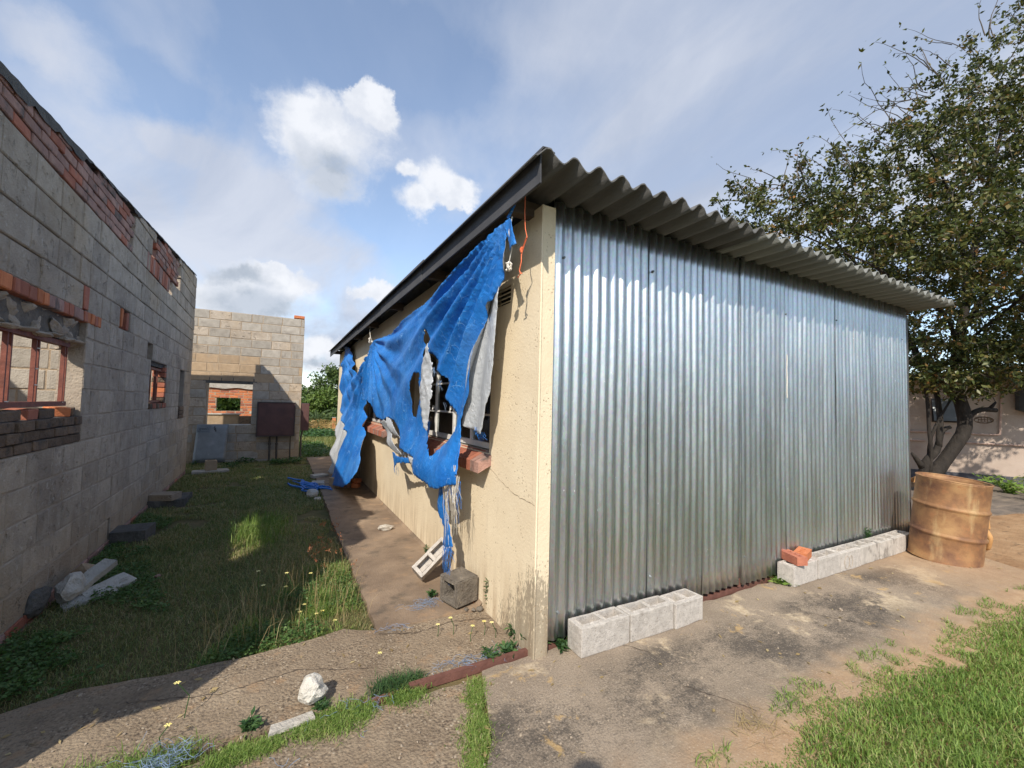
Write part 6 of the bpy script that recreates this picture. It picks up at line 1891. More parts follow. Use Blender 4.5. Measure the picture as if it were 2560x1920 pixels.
hero = grow_tree('spreading_tree', TBASE, stems, blobs, 3000, 0.088, 30, (M['bark'], M['twig'], M['treeleaf']), 'tall spreading tree with several crooked trunks and sparse rusty leaves, behind the drum',
                 3, frame=fr_h, spread=0.17, leaf_ratio=0.52, droop=0.06, bare=0.16, thick=0.62)
# thin twigs that stand clear of the crown, with a few leaves
mb = MB(); rb_ = random.Random(17); TBs = []; TDs = []
for p0, d0, L in (((-2.9, -.4, 5.85), (-1, 0, .32), 1.5), ((-3.3, -.3, 5.6), (-.9, .1, .5), .8), ((-2.2, -.3, 6.0), (-.6, 0, 1.0), 1.2), ((-1.2, -.4, 6.4), (-.9, 0, .55), 1.3), ((-0.9, -.4, 6.8), (-.8, 0, .8), 1.2), ((-0.6, -.3, 7.2), (-1, 0, .35), 1.5), ((-.2, 0, 7.5), (-.7, 0, .9), 1.3),
                  ((0.2, 0, 7.9), (-1, 0, .3), 1.7), ((0.3, 0, 8.0), (-1, 0, -.05), 1.5), ((0.6, 0, 8.3), (-.5, 0, 1.0), 1.6), ((0.5, 0, 8.5), (-1, 0, .5), 1.5), ((1.1, 0, 9.0), (-.7, 0, .7), 1.2), ((1.6, 0, 9.3), (-.3, 0, 1), 1.2), ((-1.6, -.4, 6.2), (-.5, 0, .9), 1.0), ((-2.6, -.4, 6.0), (-.2, 0, 1), .7)):
    for rep in range(3):
        p = Vector(p0) + Vector((rb_.uniform(-.3, .3), rb_.uniform(-.2, .2), rb_.uniform(-.2, .2))) * (rep > 0)
        d = (Vector(d0) + Vector((rb_.uniform(-.35, .35), rb_.uniform(-.3, .3), rb_.uniform(-.35, .35))) * (rep > 0)).normalized(); pts = []; n_ = 9
        for k in range(n_):
            pts.append(fr_h(p)); d = (d + Vector((rb_.uniform(-.28, .28), rb_.uniform(-.2, .2), rb_.uniform(-.28, .26)))).normalized(); p = p + d * (L * (1 if rep == 0 else .6) / (n_ - 1))
            if k > 2:
                for q in range(rb_.choice((0, 1, 2, 3))):
                    dd = (d * .6 + Vector((rb_.uniform(-1, 1), rb_.uniform(-1, 1), rb_.uniform(-1, .6)))).normalized()
                    TBs.append(tuple(fr_h(p))); TDs.append(tuple(fr_h(dd)))
        mb.tube(pts, [.011 - .001 * k for k in range(n_)], 4)
put('outer_twigs', mb, M['twig'], hero)
Vt, Ft = leafcards(np.array(TBs), np.array(TDs), np.random.default_rng(3).uniform(.06, .11, len(TBs)), np.random.default_rng(4).uniform(.03, .05, len(TBs)), np.random.default_rng(5).normal(size=(len(TBs), 3)), .1)
o = link('outer_leaves', np_mesh('outer_leaves', Vt, Ft), M['treeleaf'], hero); o['kind'] = 'stuff'
# second, whitewashed trunk standing close behind
wt = empty('pale_trunk_tree', TBASE + Rv * 0.75 + Fv * 1.2)
tag(wt, 'slimmer tree with a pale whitish trunk, just behind the crooked dark trunks', 'tree')
mb = MB(); mb.tube([fr_h(p) for p in [(0, 0, 0), (-.05, 0, .6), (.03, 0, 1.3), (.08, .1, 2.0), (.0, .1, 2.9), (.2, .1, 4.2)]], [.13, .115, .10, .085, .07, .04], 10); put('trunk', mb, M['palebark'], wt, True)
wb = grow_tree('dummy_tree', (0, 0, 0), [([(0, 0, 2.6), (.2, .1, 4.2), (.3, .1, 5.6)], .06, .02)], [(0.2, .2, 4.6, 1.6, 1.2, 1.4, 1)], 120, 0.085, 40, (M['palebark'], M['twig'], M['treeleaf']), 'x', 5, frame=fr_h)
for ch in list(wb.children):
    if ch.name.startswith('trunk'):
        bpy.data.objects.remove(ch)
    else:
        ch.parent = wt
bpy.data.objects.remove(wb)

# far trees beyond the maize
def far_tree(x, y, h, wdt, seed, label, mt, n=160, leaf=0.42, nl=34):
    z0 = float(ground_z(0, np.array(y))) - 0.05
    rr_ = random.Random(seed)
    st = [([(0, 0, 0), (rr_.uniform(-.3, .3), 0, h * .3), (rr_.uniform(-.5, .5), 0, h * .7)], 0.22, 0.07), ([(0, 0, h * .18), (wdt * .3, 0, h * .45), (wdt * .5, 0, h * .6)], .12, .04), ([(0, 0, h * .18), (-wdt * .3, 0, h * .4), (-wdt * .55, 0, h * .55)], .12, .04)]
    bl = [(0, 0, h * .66, wdt * .75, wdt * .6, h * .30, 2), (wdt * .5, 0, h * .5, wdt * .5, wdt * .5, h * .24, 1.2), (-wdt * .5, 0, h * .47, wdt * .5, wdt * .5, h * .22, 1.2), (0, -wdt * .2, h * .3, wdt * .8, wdt * .4, h * .2, .8), (wdt * .2, 0, h * .84, wdt * .4, wdt * .4, h * .15, .6)]
    return grow_tree('far_tree', (x, y, z0), st, bl, n, leaf, nl, (M['bark'], M['twig'], mt), label, seed, group='trees beyond the maize field', twig_r=0.012, spread=0.9, shell=0.45)
far_tree(5.5, 57.0, 8.6, 3.6, 11, 'tallest dark green round tree beyond the maize, right of the block wall', M['farleaf'], 260, .36)
far_tree(3.9, 50.0, 4.9, 2.3, 12, 'lower bright green bushy tree in front of the tallest far tree', M['farleaf2'], 200, .30)
far_tree(1.6, 62.0, 6.0, 2.6, 13, 'small grey green far tree at the left of the tallest far tree', M['farleaf'], 170, .36)
far_tree(6.8, 47.5, 3.6, 2.4, 14, 'low dark bush in front of the far trees, beside the tarpaulin edge', M['farleaf'], 170, .28)
for i, (x, y, h, wd) in enumerate(((-9.5, 30, 5.5, 3.2), (-5.8, 33, 5.6, 3.2), (-1.8, 36, 5.2, 3.0))):
    far_tree(x, y, h, wd, 20 + i, ('leafy tree behind the brick house, leftmost of three', 'leafy tree behind the brick house seen through both window holes', 'leafy tree behind the brick house, rightmost of three')[i], M['farleaf2'], 200, .30)
# distant bush line
rng = np.random.default_rng(4)
nb = 26000
bx_ = rng.uniform(-140, 140, nb); by_ = rng.uniform(120, 150, nb)
hz = 4.6 + 1.6 * np.sin(bx_ * 0.11) + 1.1 * np.sin(bx_ * 0.43 + 1)
bz_ = -2.9 + hz * rng.uniform(0, 1, nb) ** 0.7
Vb, Fb = leafcards(np.stack([bx_, by_, bz_], 1), (lambda d: d / np.linalg.norm(d, axis=1, keepdims=True))(rng.normal(size=(nb, 3))), rng.uniform(.8, 1.9, nb), rng.uniform(.6, 1.3, nb), rng.normal(size=(nb, 3)), .1)
o = link('distant_bush', np_mesh('distant_bush', Vb, Fb), M['farleaf']); tag(o, 'dark line of distant bush along the horizon', 'bush', kind='stuff')

# palm
pz = float(ground_z(0, np.array(47.0)))
pm = empty('palm_tree', (3.35, 47.0, pz)); tag(pm, 'young palm with arching grey green fronds at the edge of the maize', 'palm tree')
mb = MB(); mb.tube([(0, 0, 0), (0, 0, .5), (.03, 0, .9)], [.22, .2, .16], 9); put('trunk', mb, M['bark'], pm)
rp = random.Random(2)
for i in range(22):
    a = i * 2.399; el = 0.5 + 0.85 * (i / 22); L = 2.4 + rp.uniform(-.3, .3)
    d = Vector((math.cos(a), math.sin(a), 0)); pts = []; p = Vector((0, 0, .9)); e = el + .25
    for k in range(9):
        pts.append(p.copy()); p = p + (d * math.cos(e) + Vector((0, 0, 1)) * math.sin(e)) * (L / 8); e -= 0.19
    mb = MB(); mb.tube(pts, [.03 - .003 * k for k in range(9)], 4)
    s = d.cross(Vector((0, 0, 1)))
    for k in range(1, 9):
        for q in (-1, 1):
            for u in (0, .5):
                b = pts[k - 1].lerp(pts[k], u); t = b + s * q * (.42 - .03 * k) + (pts[k] - pts[k - 1]).normalized() * .25 - Vector((0, 0, .08))
                w_ = (pts[k] - pts[k - 1]).normalized() * .05
                mb.add([b - w_, b + w_, t], [(0, 1, 2)])
    put('frond', mb, M['palm'], pm)
# brick pillar and post near the maize
zp = float(ground_z(0, np.array(43.0)))
pp = empty('brick_pillar', (4.55, 43.0, zp)); tag(pp, 'tiny orange brick pillar standing beyond the maize', 'pillar')
mb = MB(); mb.box((-.14, -.14, 0), (.14, .14, 1.55)); put('shaft', mb, M['brickorange'], pp)
mb = MB(); mb.box((-.17, -.17, 1.553), (.17, .17, 1.6)); put('cap', mb, M['rubble'], pp)
po_ = empty('post', (4.95, 43.0, zp)); tag(po_, 'thin white post beside the tiny brick pillar beyond the maize', 'post')
mb = MB(); mb.tube([(0, 0, 0), (0, 0, 1.6), (.02, 0, 2.45)], [.06, .055, .05], 7); put('pole', mb, M['twinewhite'], po_)
mb = MB(); mb.tube([(0, 0, 1.2), (.0, 0, 1.24)], .075, 7); put('band', mb, M['rail'], po_)

# maize
def maize():
    rng = np.random.default_rng(6)
    V3 = []; F3 = []
    B = []; D = []; L = []; Wd = []
    mbv = MB(); rr_ = random.Random(6)
    for row in range(16):
        y = 38.5 + row * 0.75
        for k in range(70):
            x = -4 + k * 0.24 + rr_.uniform(-.1, .1)
            z = float(ground_z(0, np.array(y))); h = rr_.uniform(.95, 1.45)
            lx = rr_.uniform(-.12, .12)
            mbv.tube([(x, y, z), (x + lx, y + rr_.uniform(-.1, .1), z + h)], [.018, .008], 3, cap=False)
            for q in range(7):
                zz_ = z + h * rr_.uniform(.15, .98); a = rr_.uniform(0, 6.28)
                B.append((x + lx * .5, y, zz_)); d = Vector((math.cos(a), math.sin(a), rr_.uniform(-.9, .5))).normalized(); D.append(tuple(d)); L.append(rr_.uniform(.25, .55)); Wd.append(rr_.uniform(.05, .09))
    n = len(B)
    V, F = leafcards(np.array(B), np.array(D), np.array(L), np.array(Wd), rng.normal(size=(n, 3)), .1)
    me = np_mesh('maize_leaves', V, F)
    o = link('maize_field', me, M['corn']); tag(o, 'strip of dry yellowing maize plants beyond the yard', 'maize', kind='stuff')
    o2 = put('maize_stalks', mbv, M['corn'], o); o2['kind'] = 'stuff'
maize()


# ------------------------------------------------------------------ grass
def grass_obj(name, P, h, w, lean, mat, label, seed):
    rng = np.random.default_rng(seed)
    V, F3, F4 = blades(P, h, w, lean, rng)
    o = link(name, np_mesh(name, V, F3, F4, True), mat)
    tag(o, label, 'grass', kind='stuff'); return o


def scatter(poly, n, seed):
    rng = np.random.default_rng(seed); A = np.array(poly)
    lo, hi = A.min(0), A.max(0); out = []
    tot = 0
    while tot < n:
        P = rng.uniform(lo, hi, (n * 2, 2)); P = P[in_poly(P, poly)]
        out.append(P); tot += len(P)
    return np.concatenate(out)[:n]


def edge_dist_y(P, line):
    L = np.array(line); return np.interp(P[:, 0], L[:, 0], L[:, 1])


# lawn, bottom right
poly = jag([(1.35, -0.4), (1.42, 0.85), (1.708, 1.13), (1.982, 1.07), (2.207, 1.156), (2.496, 1.20), (2.811, 1.125), (3.07, 1.19), (3.276, 1.105), (3.741, 1.107), (4.268, 1.10), (4.731, 1.096), (4.931, 1.052), (5.45, 1.03), (6.6, 0.8), (7.2, 0.2), (7.2, -0.4)], 0.06, 0.03, 77)
P = scatter(poly, 120000, 1)
d = np.linalg.norm(P, axis=1)
keep = np.random.default_rng(2).random(len(P)) < np.clip(3.0 / d, .35, 1)
P = P[keep]
nz = vnoise(P, 2.2, 3); nz2 = vnoise(P, 7, 9)
keep = (nz * 0.6 + nz2 * 0.5) > -0.30
P = P[keep]; nz = nz[keep]; nz2 = nz2[keep]
rng = np.random.default_rng(3)
edge = np.clip((edge_dist_y(P, LAWN_EDGE[2:]) - P[:, 1]) / 0.18, .25, 1)
h = (0.052 + 0.03 * nz + 0.022 * nz2) * rng.uniform(.5, 1.5, len(P)) * edge * .78
grass_obj('lawn_grass', np.c_[P, np.full(len(P), -0.004)], np.clip(h, .012, .14), rng.uniform(.0028, .0055, len(P)), 0.75, M['lawn'], 'lush bright green lawn grass at the lower right', 4)
eP = scatter([(1.35, .5), (1.6, 1.25), (2.0, 1.22), (2.5, 1.36), (3.2, 1.30), (4.3, 1.26), (5.4, 1.2), (6.6, 1.0), (6.6, .8), (5.4, 1.0), (4.3, 1.08), (3.2, 1.12), (2.5, 1.18), (2.0, 1.05), (1.7, 1.1), (1.45, .5)], 5200, 14)
eP = eP[vnoise(eP, 6.5, 31) + .4 * vnoise(eP, 17, 3) > .12]; rngE = np.random.default_rng(15)
grass_obj('lawn_fringe', np.c_[eP, np.full(len(eP), -0.004)], rngE.uniform(.015, .055, len(eP)), rngE.uniform(.0025, .0045, len(eP)), 1.2, M['lawn'], 'straggling grass runners creeping from the lawn onto the sandy concrete', 16)
P = scatter(poly, 4200, 11); P = P[(vnoise(P, 2.6, 21) > 0.08)]
grass_obj('dry_grass', np.c_[P, np.full(len(P), -0.025)], rng.uniform(.03, .10, len(P)), rng.uniform(.002, .004, len(P)), 1.6, M['drygrass'], 'dry straw blades scattered through the lawn', 12)
# yard grass
yard = [(-1.50, 2.92), (-0.83, 2.99), (-0.26, 2.95), (0.24, 2.96), (0.435, 3.0), (0.60, 2.92), (0.61, 5.3), (0.64, 7.7), (0.66, 12.0), (1.4, 12.4), (1.4, 12.9), (-2.0, 12.4), (-1.62, 10.4), (-1.45, 6.0), (-1.40, 4.0)]
P = scatter(jag(yard, .1, .03, 5), 190000, 21)
rng = np.random.default_rng(22)
keep = rng.random(len(P)) < np.clip(5.0 / np.maximum(P[:, 1], 1) ** 1.15, .10, 1)
P = P[keep]
nz = vnoise(P, 1.1, 4); nz2 = vnoise(P, 4, 6)
keep = (nz * .6 + nz2 * .5) > -0.30
P = P[keep]; nz = nz[keep]; nz2 = nz2[keep]
sun_side = np.clip((P[:, 0] + 0.35) / 0.5, 0, 1) * np.clip((4.4 - P[:, 1]) / .8, 0, 1)
h = (0.030 + 0.016 * nz + 0.012 * nz2 + 0.012 * sun_side) * rng.uniform(.5, 1.6, len(P)) * np.clip(P[:, 1] / 4.0, .8, 1.5)
grass_obj('yard_grass', np.c_[P, np.full(len(P), -0.035)], np.clip(h, .01, .13), rng.uniform(.0025, .0045, len(P)) * np.clip(P[:, 1] / 4, .9, 2.2), 1.0, M['yardgrass'], 'short shaded grass covering the yard between the houses', 23)
# sunlit tuft under the window beam and tall seed stalks
P = np.random.default_rng(31).normal(size=(1900, 2)) * np.array([.13, .33]) + np.array([-0.12, 5.65])
rng = np.random.default_rng(32)
grass_obj('grass_tuft', np.c_[P, np.full(len(P), -0.035)], rng.uniform(.05, .17, len(P)), rng.uniform(.003, .006, len(P)), 0.7, M['lawn'], 'taller tuft of grass in the sunlit patch of the shaded yard', 33)
P = scatter([(-.45, 2.98), (.58, 2.98), (.6, 4.6), (.2, 4.4)], 420, 35)
rng = np.random.default_rng(36)
grass_obj('seed_stalk', np.c_[P, np.full(len(P), -0.035)], rng.uniform(.12, .34, len(P)), rng.uniform(.0015, .0028, len(P)), 0.5, M['drygrass'], 'thin dry seed stalks rising along the sunny yard edge', 37)
P = scatter([(.25, 3.9), (.62, 3.6), (.62, 5.2), (.4, 4.9)], 34, 38); rng = np.random.default_rng(39)
B = np.c_[P, rng.uniform(.12, .26, len(P))]; B = np.repeat(B, 5, 0) + rng.normal(size=(len(P) * 5, 3)) * .012
D = rng.normal(size=(len(B), 3)); D[:, 2] += 1; D /= np.linalg.norm(D, axis=1, keepdims=True)
V, F = leafcards(B, D, rng.uniform(.02, .04, len(B)), rng.uniform(.006, .012, len(B)), rng.normal(size=(len(B), 3)))
o = link('reddish_grass', np_mesh('reddish_grass', V, F), M['redleaf']); tag(o, 'reddish seed heads of tall grass beside the path edge', 'grass', kind='stuff')

# low broadleaf cover
def cover(name, P, hmax, size, mat, label, seed, z0=-0.03, per=5):
    rng = np.random.default_rng(seed)
    B = np.repeat(np.c_[P, np.full(len(P), z0)], per, 0)
    n = len(B)
    B = B + np.c_[rng.normal(size=(n, 2)) * size * .9, rng.uniform(.1, 1, n) * hmax]
    az = rng.uniform(0, 6.283, n); el = rng.uniform(-.25, .55, n)
    D = np.stack([np.cos(az) * np.cos(el), np.sin(az) * np.cos(el), np.sin(el)], 1)
    Nn = rng.normal(size=(n, 3)) * .5 + np.array([0, 0, 1.0])
    L = size * rng.uniform(.6, 1.5, n)
    V, F = leafcards(B, D, L, L * rng.uniform(.5, .8, n), Nn, .12)
    o = link(name, np_mesh(name, V, F), mat); tag(o, label, 'ground cover', kind='stuff'); return o


P = scatter([(-1.42, 2.95), (-.9, 3.0), (-.55, 3.6), (-1.0, 5.0), (-1.1, 6.6), (-1.46, 7.0), (-1.40, 4.6)], 4200, 41)
P = P[vnoise(P, 1.6, 8) + .5 * vnoise(P, 6, 2) > -.05]
cover('ground_cover', P, .05, .020, M['clover'], 'dark green low leafy cover along the foot of the block house', 42)
P = scatter([(-.35, 2.94), (.25, 2.97), (.58, 2.95), (.61, 4.2), (.35, 4.3), (.0, 3.5)], 1700, 43)
P = P[vnoise(P, 2.2, 15) > -.22]
cover('ground_cover', P, .065, .017, M['clover'], 'sunlit leafy weeds on the yard corner beside the path end', 44)
P = scatter([(-1.5, 10.6), (.5, 11.1), (.5, 11.75), (-1.6, 11.75)], 700, 45); P = P[vnoise(P, 1.9, 2) > 0.05]
cover('ground_cover', P, .12, .045, M['weed'], 'scrubby weeds along the foot of the far block wall', 46)
# yellow flowers on stalks in the sunny corner
def flowers(pts, labs, seed):
    r = random.Random(seed)
    for i, (x, y, h) in enumerate(pts):
        f = empty('yellow_flower', (x, y, -0.03)); tag(f, labs[i], 'flower', 'yellow and white daisies in the grass')
        mb = MB(); mb.tube([(0, 0, 0), (r.uniform(-.02, .02), r.uniform(-.02, .02), h * .6), (r.uniform(-.03, .03), 0, h)], .0022, 4); put('stalk', mb, M['weed'], f)
        top = Vector(mb.v[-1]); mb = MB()
        for k in range(6):
            a = k * math.pi / 3; c_ = top + Vector((0, 0, .002))
            mb.add([c_, c_ + Vector((math.cos(a - .35) * .010, math.sin(a - .35) * .010, .003)), c_ + Vector((math.cos(a) * .016, math.sin(a) * .016, .001)), c_ + Vector((math.cos(a + .35) * .010, math.sin(a + .35) * .010, .003))], [(0, 1, 2, 3)])
        put('petals', mb, M['yellow'], f)
flowers([(.16, 3.32, .07), (.19, 3.30, .06), (.24, 3.36, .08), (.29, 3.22, .06), (.33, 3.27, .05), (.07, 3.42, .20), (.13, 3.52, .26), (.27, 3.55, .22), (.42, 3.1, .05), (-.04, 3.3, .28), (-.06, 3.44, .33)], ['lowest yellow flower of the group in the sunlit weeds', 'yellow flower beside the lowest one in the sunlit weeds', 'yellow flower rising highest in the middle of the sunlit weeds', 'yellow flower nearest the slab edge in the sunlit weeds', 'tiny yellow flower low at the slab edge in the sunlit weeds', 'yellow flower on a tall stalk at the left of the sunlit weeds', 'yellow flower on the tallest stalk amid the sunlit weeds', 'yellow flower on a tall stalk toward the path in the sunlit weeds', 'yellow flower nearest the path end corner, low in the weeds', 'tall stalked flower at the shadow edge, nearer the camera', 'tall stalked flower at the shadow edge, farther from the camera'], 1)
flowers([(-.33, 2.50, .20), (-.37, 2.33, .12), (.95, 2.65, .10), (1.05, 2.62, .14), (1.12, 2.5, .12), (1.22, 2.52, .12), (1.28, 2.47, .13), (.6, 2.62, .03)], ['yellow flower on a bent stalk alone on the left concrete', 'yellow flower low by the blue fibre ball at the bottom left', 'leftmost yellow flower of the row before the cream corner', 'second yellow flower from the left before the cream corner', 'yellow flower in the middle of the row before the cream corner', 'yellow flower close to the cream corner, left of the last one', 'yellow flower nearest the cream corner on the concrete', 'short yellow flower alone in the middle of the concrete'], 2)
# strips of grass in the slab joints
def strip(line, wd, n, hh, seed, mat, label, z0=-0.012):
    rng = np.random.default_rng(seed); L = np.array(line); t = rng.uniform(0, 1, n) ** 1.0 * (len(L) - 1)
    i = np.clip(t.astype(int), 0, len(L) - 2); f = (t - i)[:, None]
    P = L[i] * (1 - f) + L[i + 1] * f
    nzv = vnoise(P, 5, seed)
    kp = nzv > -0.22
    P = P[kp]; nzv = nzv[kp]; n = len(P)
    P = P + rng.normal(size=(n, 2)) * (wd * (1 + 1.1 * nzv))[:, None].clip(.003)
    h = hh * rng.uniform(.4, 1.4, n) * (1 + .8 * nzv).clip(.2)
    return grass_obj('joint_grass', np.c_[P, np.full(n, z0)], h + 0.012, rng.uniform(.0022, .0042, n), 1.05, mat, label, seed + 1)
P = scatter([(-.40, 2.99), (.25, 2.99), (.56, 3.0), (.6, 4.5), (.25, 4.2), (-.1, 3.5)], 9000, 91)
P = P[vnoise(P, 3.0, 5) > -.25]; rng = np.random.default_rng(92)
grass_obj('verge_grass', np.c_[P, np.full(len(P), -0.035)], rng.uniform(.02, .07, len(P)) * (1 + vnoise(P, 4, 7)), rng.uniform(.0025, .005, len(P)), 0.9, M['lawn'], 'sunlit taller grass on the yard corner beside the path end', 93)
strip([(-.75, 2.09), (-.4, 2.14), (0, 2.155), (.35, 2.175), (.68, 2.20)], .036, 13500, .020, 51, M['lawn'], 'green grass strip growing in the concrete joint before the rusty track')
strip([(1.03, 2.17), (.95, 2.05), (.91, 1.95), (.88, 1.85), (.83, 1.75), (.77, 1.65), (.71, 1.55), (.68, 1.4)], .028, 4600, .016, 53, M['lawn'], 'green grass strip crossing the concrete towards the bottom of the picture')
strip([(-.9, 2.235), (-.55, 2.24), (-.25, 2.27)], .035, 1500, .035, 55, M['lawn'], 'grass tufts in the joint at the lower left')
strip([(2.72, 2.27), (3.2, 2.27), (3.85, 2.26)], .014, 1100, .03, 57, M['weed'], 'short weeds in the gap under the metal sheets', -0.02)
strip([(.5, 2.30), (.62, 2.30), (.75, 2.29)], .03, 800, .035, 59, M['weed'], 'tuft of grass behind the rusty track', -0.01)

# weeds as single plants
def weed(x, y, z, h, spread, n, leaf, seed, label, mat='weed', group=None, upright=False):
    rng = np.random.default_rng(seed); r = random.Random(seed)
    w_ = empty('weed', (x, y, z)); tag(w_, label, 'weed', group)
    mb = MB(); B = []; D = []
    for k in range(n):
        a = r.uniform(0, 6.283); lean_ = spread * r.uniform(.2, 1)
        hh = h * r.uniform(.5, 1)
        pts = [Vector((0, 0, 0)), Vector((math.cos(a) * lean_ * .35, math.sin(a) * lean_ * .35, hh * .6)), Vector((math.cos(a) * lean_, math.sin(a) * lean_, hh))]
        mb.tube(pts, [.003, .0022, .0012], 4)
        for q in range(12 if not upright else 26):
            t = r.uniform(.1, 1); p = pts[0].lerp(pts[1], t * 2) if t < .5 else pts[1].lerp(pts[2], t * 2 - 1)
            b = r.uniform(0, 6.283); B.append(tuple(p)); D.append((math.cos(b), math.sin(b), r.uniform(-.2, .9)))
    put('stem', mb, M[mat], w_)
    D = np.array(D); D /= np.linalg.norm(D, axis=1, keepdims=True)
    L = leaf * rng.uniform(.6, 1.4, len(B))
    V, F = leafcards(np.array(B), D, L, L * .34, rng.normal(size=(len(B), 3)) * .4 + np.array([0, 0, 1]), .1)
    o = link('leaves', np_mesh('leaves', V, F), M[mat], w_); o['kind'] = 'stuff'
weed(1.395, 2.80, 0.0, .34, .05, 6, .032, 1, 'tall thin weed growing against the cream wall right of the dark block', upright=True)
weed(1.49, 2.28, -.01, .09, .13, 22, .055, 2, 'spreading dark green weed at the foot of the cream corner and first sheet')
weed(1.62, 2.20, -.02, .06, .10, 14, .05, 3, 'low dark green weed under the first sheet beside the nearest hollow block')
weed(1.40, 2.42, .0, .09, .05, 7, .05, 4, 'small upright weed at the wall foot left of the cream corner')
weed(1.16, 2.29, -.01, .05, .07, 12, .035, 5, 'low weed behind the rusty track near its clear end')
weed(1.28, 2.30, -.01, .06, .06, 12, .04, 6, 'leafy weed behind the rusty track nearer the cream corner')
weed(.24, 2.30, -.01, .04, .05, 9, .03, 7, 'little weed just right of the white lump')
weed(-.06, 2.30, -.02, .05, .07, 14, .035, 8, 'leafy weed in the joint left of the white lump')
weed(1.08, 3.16, .012, .06, .05, 10, .03, 9, 'small weed on the path left of the dark hollow block')
weed(1.31, 3.22, .012, .10, .05, 9, .035, 10, 'weed growing out behind the tipped pale hollow block')
weed(1.32, 4.05, .012, .09, .03, 6, .03, 11, 'tiny weed in the path crack at the cream wall foot')
weed(5.60, 2.175, .12, .16, .05, 8, .035, 12, 'sprig of weed sticking up behind the long row of blocks at the sheets')
weed(3.92, 2.13, -.02, .05, .10, 12, .06, 13, 'tuft at the left end of the long block row', 'lawn')
weed(1.33, 2.95, .012, .06, .03, 5, .03, 14, 'small reddish dry weed at the wall foot behind the dark block', 'redleaf')
for i, (x, y, s) in enumerate(((12.6, 2.6, .5), (13.2, 2.2, .6), (12.0, 2.1, .35))):
    weed(x, y, -.04, .45 * s * 1.6, s, 26, .10, 20 + i, ('bright green bushy weed at the foot of the pink house, middle one', 'larger bright weed at the pink house foot near the picture edge', 'lower bright weed nearest the drum by the pink house')[i], 'lawn')
# field grass beyond
P = scatter([(-3, 12.6), (5, 12.6), (9, 38), (-6, 38)], 16000, 61)
rng = np.random.default_rng(62)
z = ground_z(P[:, 0], P[:, 1])
grass_obj('field_grass', np.c_[P, z], rng.uniform(.06, .22, len(P)), rng.uniform(.012, .03, len(P)), .8, M['fieldgrass'], 'rough sunlit grass sloping down to the maize', 63)
P = scatter([(1.0, 30), (3.6, 30), (3.6, 36), (1.0, 36)], 500, 64)
B = cover('ground_cover', P, .45, .16, M['weed'], 'dark green patch of creeping plants before the maize', 65, z0=float(ground_z(0, np.array(33.0))))
P = scatter([(.55, 12.3), (1.3, 12.3), (1.3, 16), (.6, 16)], 420, 66)
cover('ground_cover', P, .14, .06, M['clover'], 'shaded leafy plants at the far house corner', 67, z0=-.06)
# straw scraps on the sand by the lawn
P = np.random.default_rng(71).normal(size=(70, 2)) * np.array([.06, .05]) + np.array([2.05, 1.25])
rng = np.random.default_rng(72)
grass_obj('dry_grass', np.c_[P, np.full(len(P), 0.003)], rng.uniform(.015, .04, len(P)), rng.uniform(.002, .003, len(P)), 4.0, M['drygrass'], 'scraps of straw lying on the sandy concrete edge', 73)

# trees and a house standing behind the photographer: they are what the shiny sheets mirror
for i, (x, y, h, wd) in enumerate(((-2.0, -27, 6.0, 3.8), (6.0, -29, 6.5, 4.2), (14.0, -28, 6.0, 4.0), (21.5, -24, 6.0, 4.2), (30.0, -24, 7.0, 4.4))):
    rr_ = random.Random(90 + i)
    st = [([(0, 0, 0), (rr_.uniform(-.3, .3), 0, h * .3), (rr_.uniform(-.5, .5), 0, h * .7)], 0.22, 0.07)]
    bl = [(0, 0, h * .62, wd * .8, wd * .6, h * .32, 2), (wd * .5, 0, h * .45, wd * .5, wd * .5, h * .26, 1.2), (-wd * .5, 0, h * .45, wd * .5, wd * .5, h * .25, 1.2), (0, 0, h * .22, wd * .8, wd * .4, h * .2, 1.0)]
    grow_tree('yard_tree', (x, y, -.05), st, bl, 130, .42, 34, (M['bark'], M['twig'], M['farleaf']), ('first', 'second', 'third', 'fourth', 'fifth')[i] + ' tree from the left of the row behind the camera, mirrored dimly in the sheets', 90 + i, group='trees behind the camera', twig_r=.012, spread=.9, shell=.4)

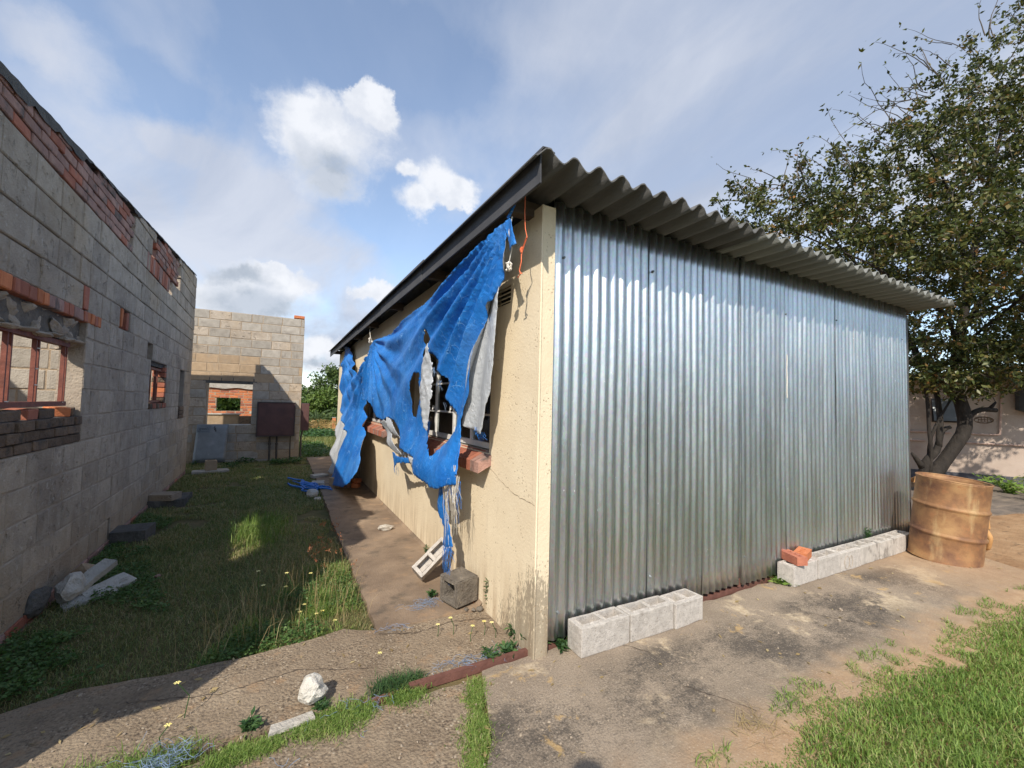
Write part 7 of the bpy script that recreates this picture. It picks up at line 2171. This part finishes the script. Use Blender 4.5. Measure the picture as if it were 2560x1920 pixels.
# grit and dry leaves lying on the concrete
rng = np.random.default_rng(101); gm = MB(); rg = random.Random(101)
for _ in range(420):
    if rg.random() < .6:
        x, y = rg.uniform(-1.2, 1.3), rg.uniform(1.5, 2.95)
    else:
        x, y = rg.uniform(.9, 5.8), rg.uniform(1.15, 2.15)
    if 1.5 < x and y > 2.0: continue
    s = rg.uniform(.0018, .005) * (1 if rg.random() < .95 else 2.0)
    gm.box((x - s, y - s * .8, .001), (x + s, y + s * .8, .001 + s * 1.1), jit=s * .45)
o = put('grit', gm, pmat('loose_grit', [(0.3, (0.22, 0.165, 0.115)), (0.7, (0.46, 0.38, 0.29))], 40)); tag(o, 'loose grit strewn over the concrete', 'grit', kind='stuff')
n = 130
B = np.c_[rng.uniform(.7, 6.3, n), rng.uniform(1.15, 2.1, n), np.full(n, .004)]; B[:45, 0] = rng.uniform(-1, 1.3, 45); B[:45, 1] = rng.uniform(2.3, 2.95, 45)
az = rng.uniform(0, 6.28, n); D = np.stack([np.cos(az), np.sin(az), rng.uniform(.02, .2, n)], 1); L = rng.uniform(.018, .05, n)
V, F = leafcards(B, D, L, L * rng.uniform(.15, .6, n), rng.normal(size=(n, 3)) * .2 + np.array([0, 0, 1.]), .1)
o = link('fallen_leaves', np_mesh('fallen_leaves', V, F), M['drygrass']); tag(o, 'scattered dry leaves and straw on the concrete', 'leaves', kind='stuff')
# open cracks in the apron
def floor_crack(pts, wd, seed):
    r = random.Random(seed); q = []
    for i in range(len(pts) - 1):
        a, b = Vector(pts[i]), Vector(pts[i + 1]); k_ = max(2, int((b - a).length / .03))
        for k in range(k_):
            p = a.lerp(b, k / k_); q.append((p.x + r.uniform(-.007, .007), p.y + r.uniform(-.007, .007)))
    q.append(pts[-1]); mb = MB()
    for i, (x, y) in enumerate(q):
        w_ = wd * r.uniform(.3, 1.3); mb.v += [(x - w_ * .5, y - w_, .0035), (x + w_ * .5, y + w_, .0035)]
        if i: mb.f.append((2 * i - 2, 2 * i - 1, 2 * i + 1, 2 * i)); mb.mi.append(0)
    o = put('concrete_crack', mb, pmat('crack_dirt', [(0.3, (0.05, 0.038, 0.03)), (0.7, (0.09, 0.066, 0.05))], 20, bump=0)); o['kind'] = 'structure'
floor_crack([(.63, 2.83), (.85, 2.74), (1.1, 2.78), (1.36, 2.70)], .003, 1)
floor_crack([(-.6, 2.75), (-.2, 2.62), (.15, 2.66), (.5, 2.5)], .0022, 2)
floor_crack([(1.9, 2.14), (2.05, 1.9), (1.98, 1.6), (2.15, 1.3)], .0025, 3)
floor_crack([(3.6, 2.03), (3.5, 1.75), (3.75, 1.4)], .0022, 4)
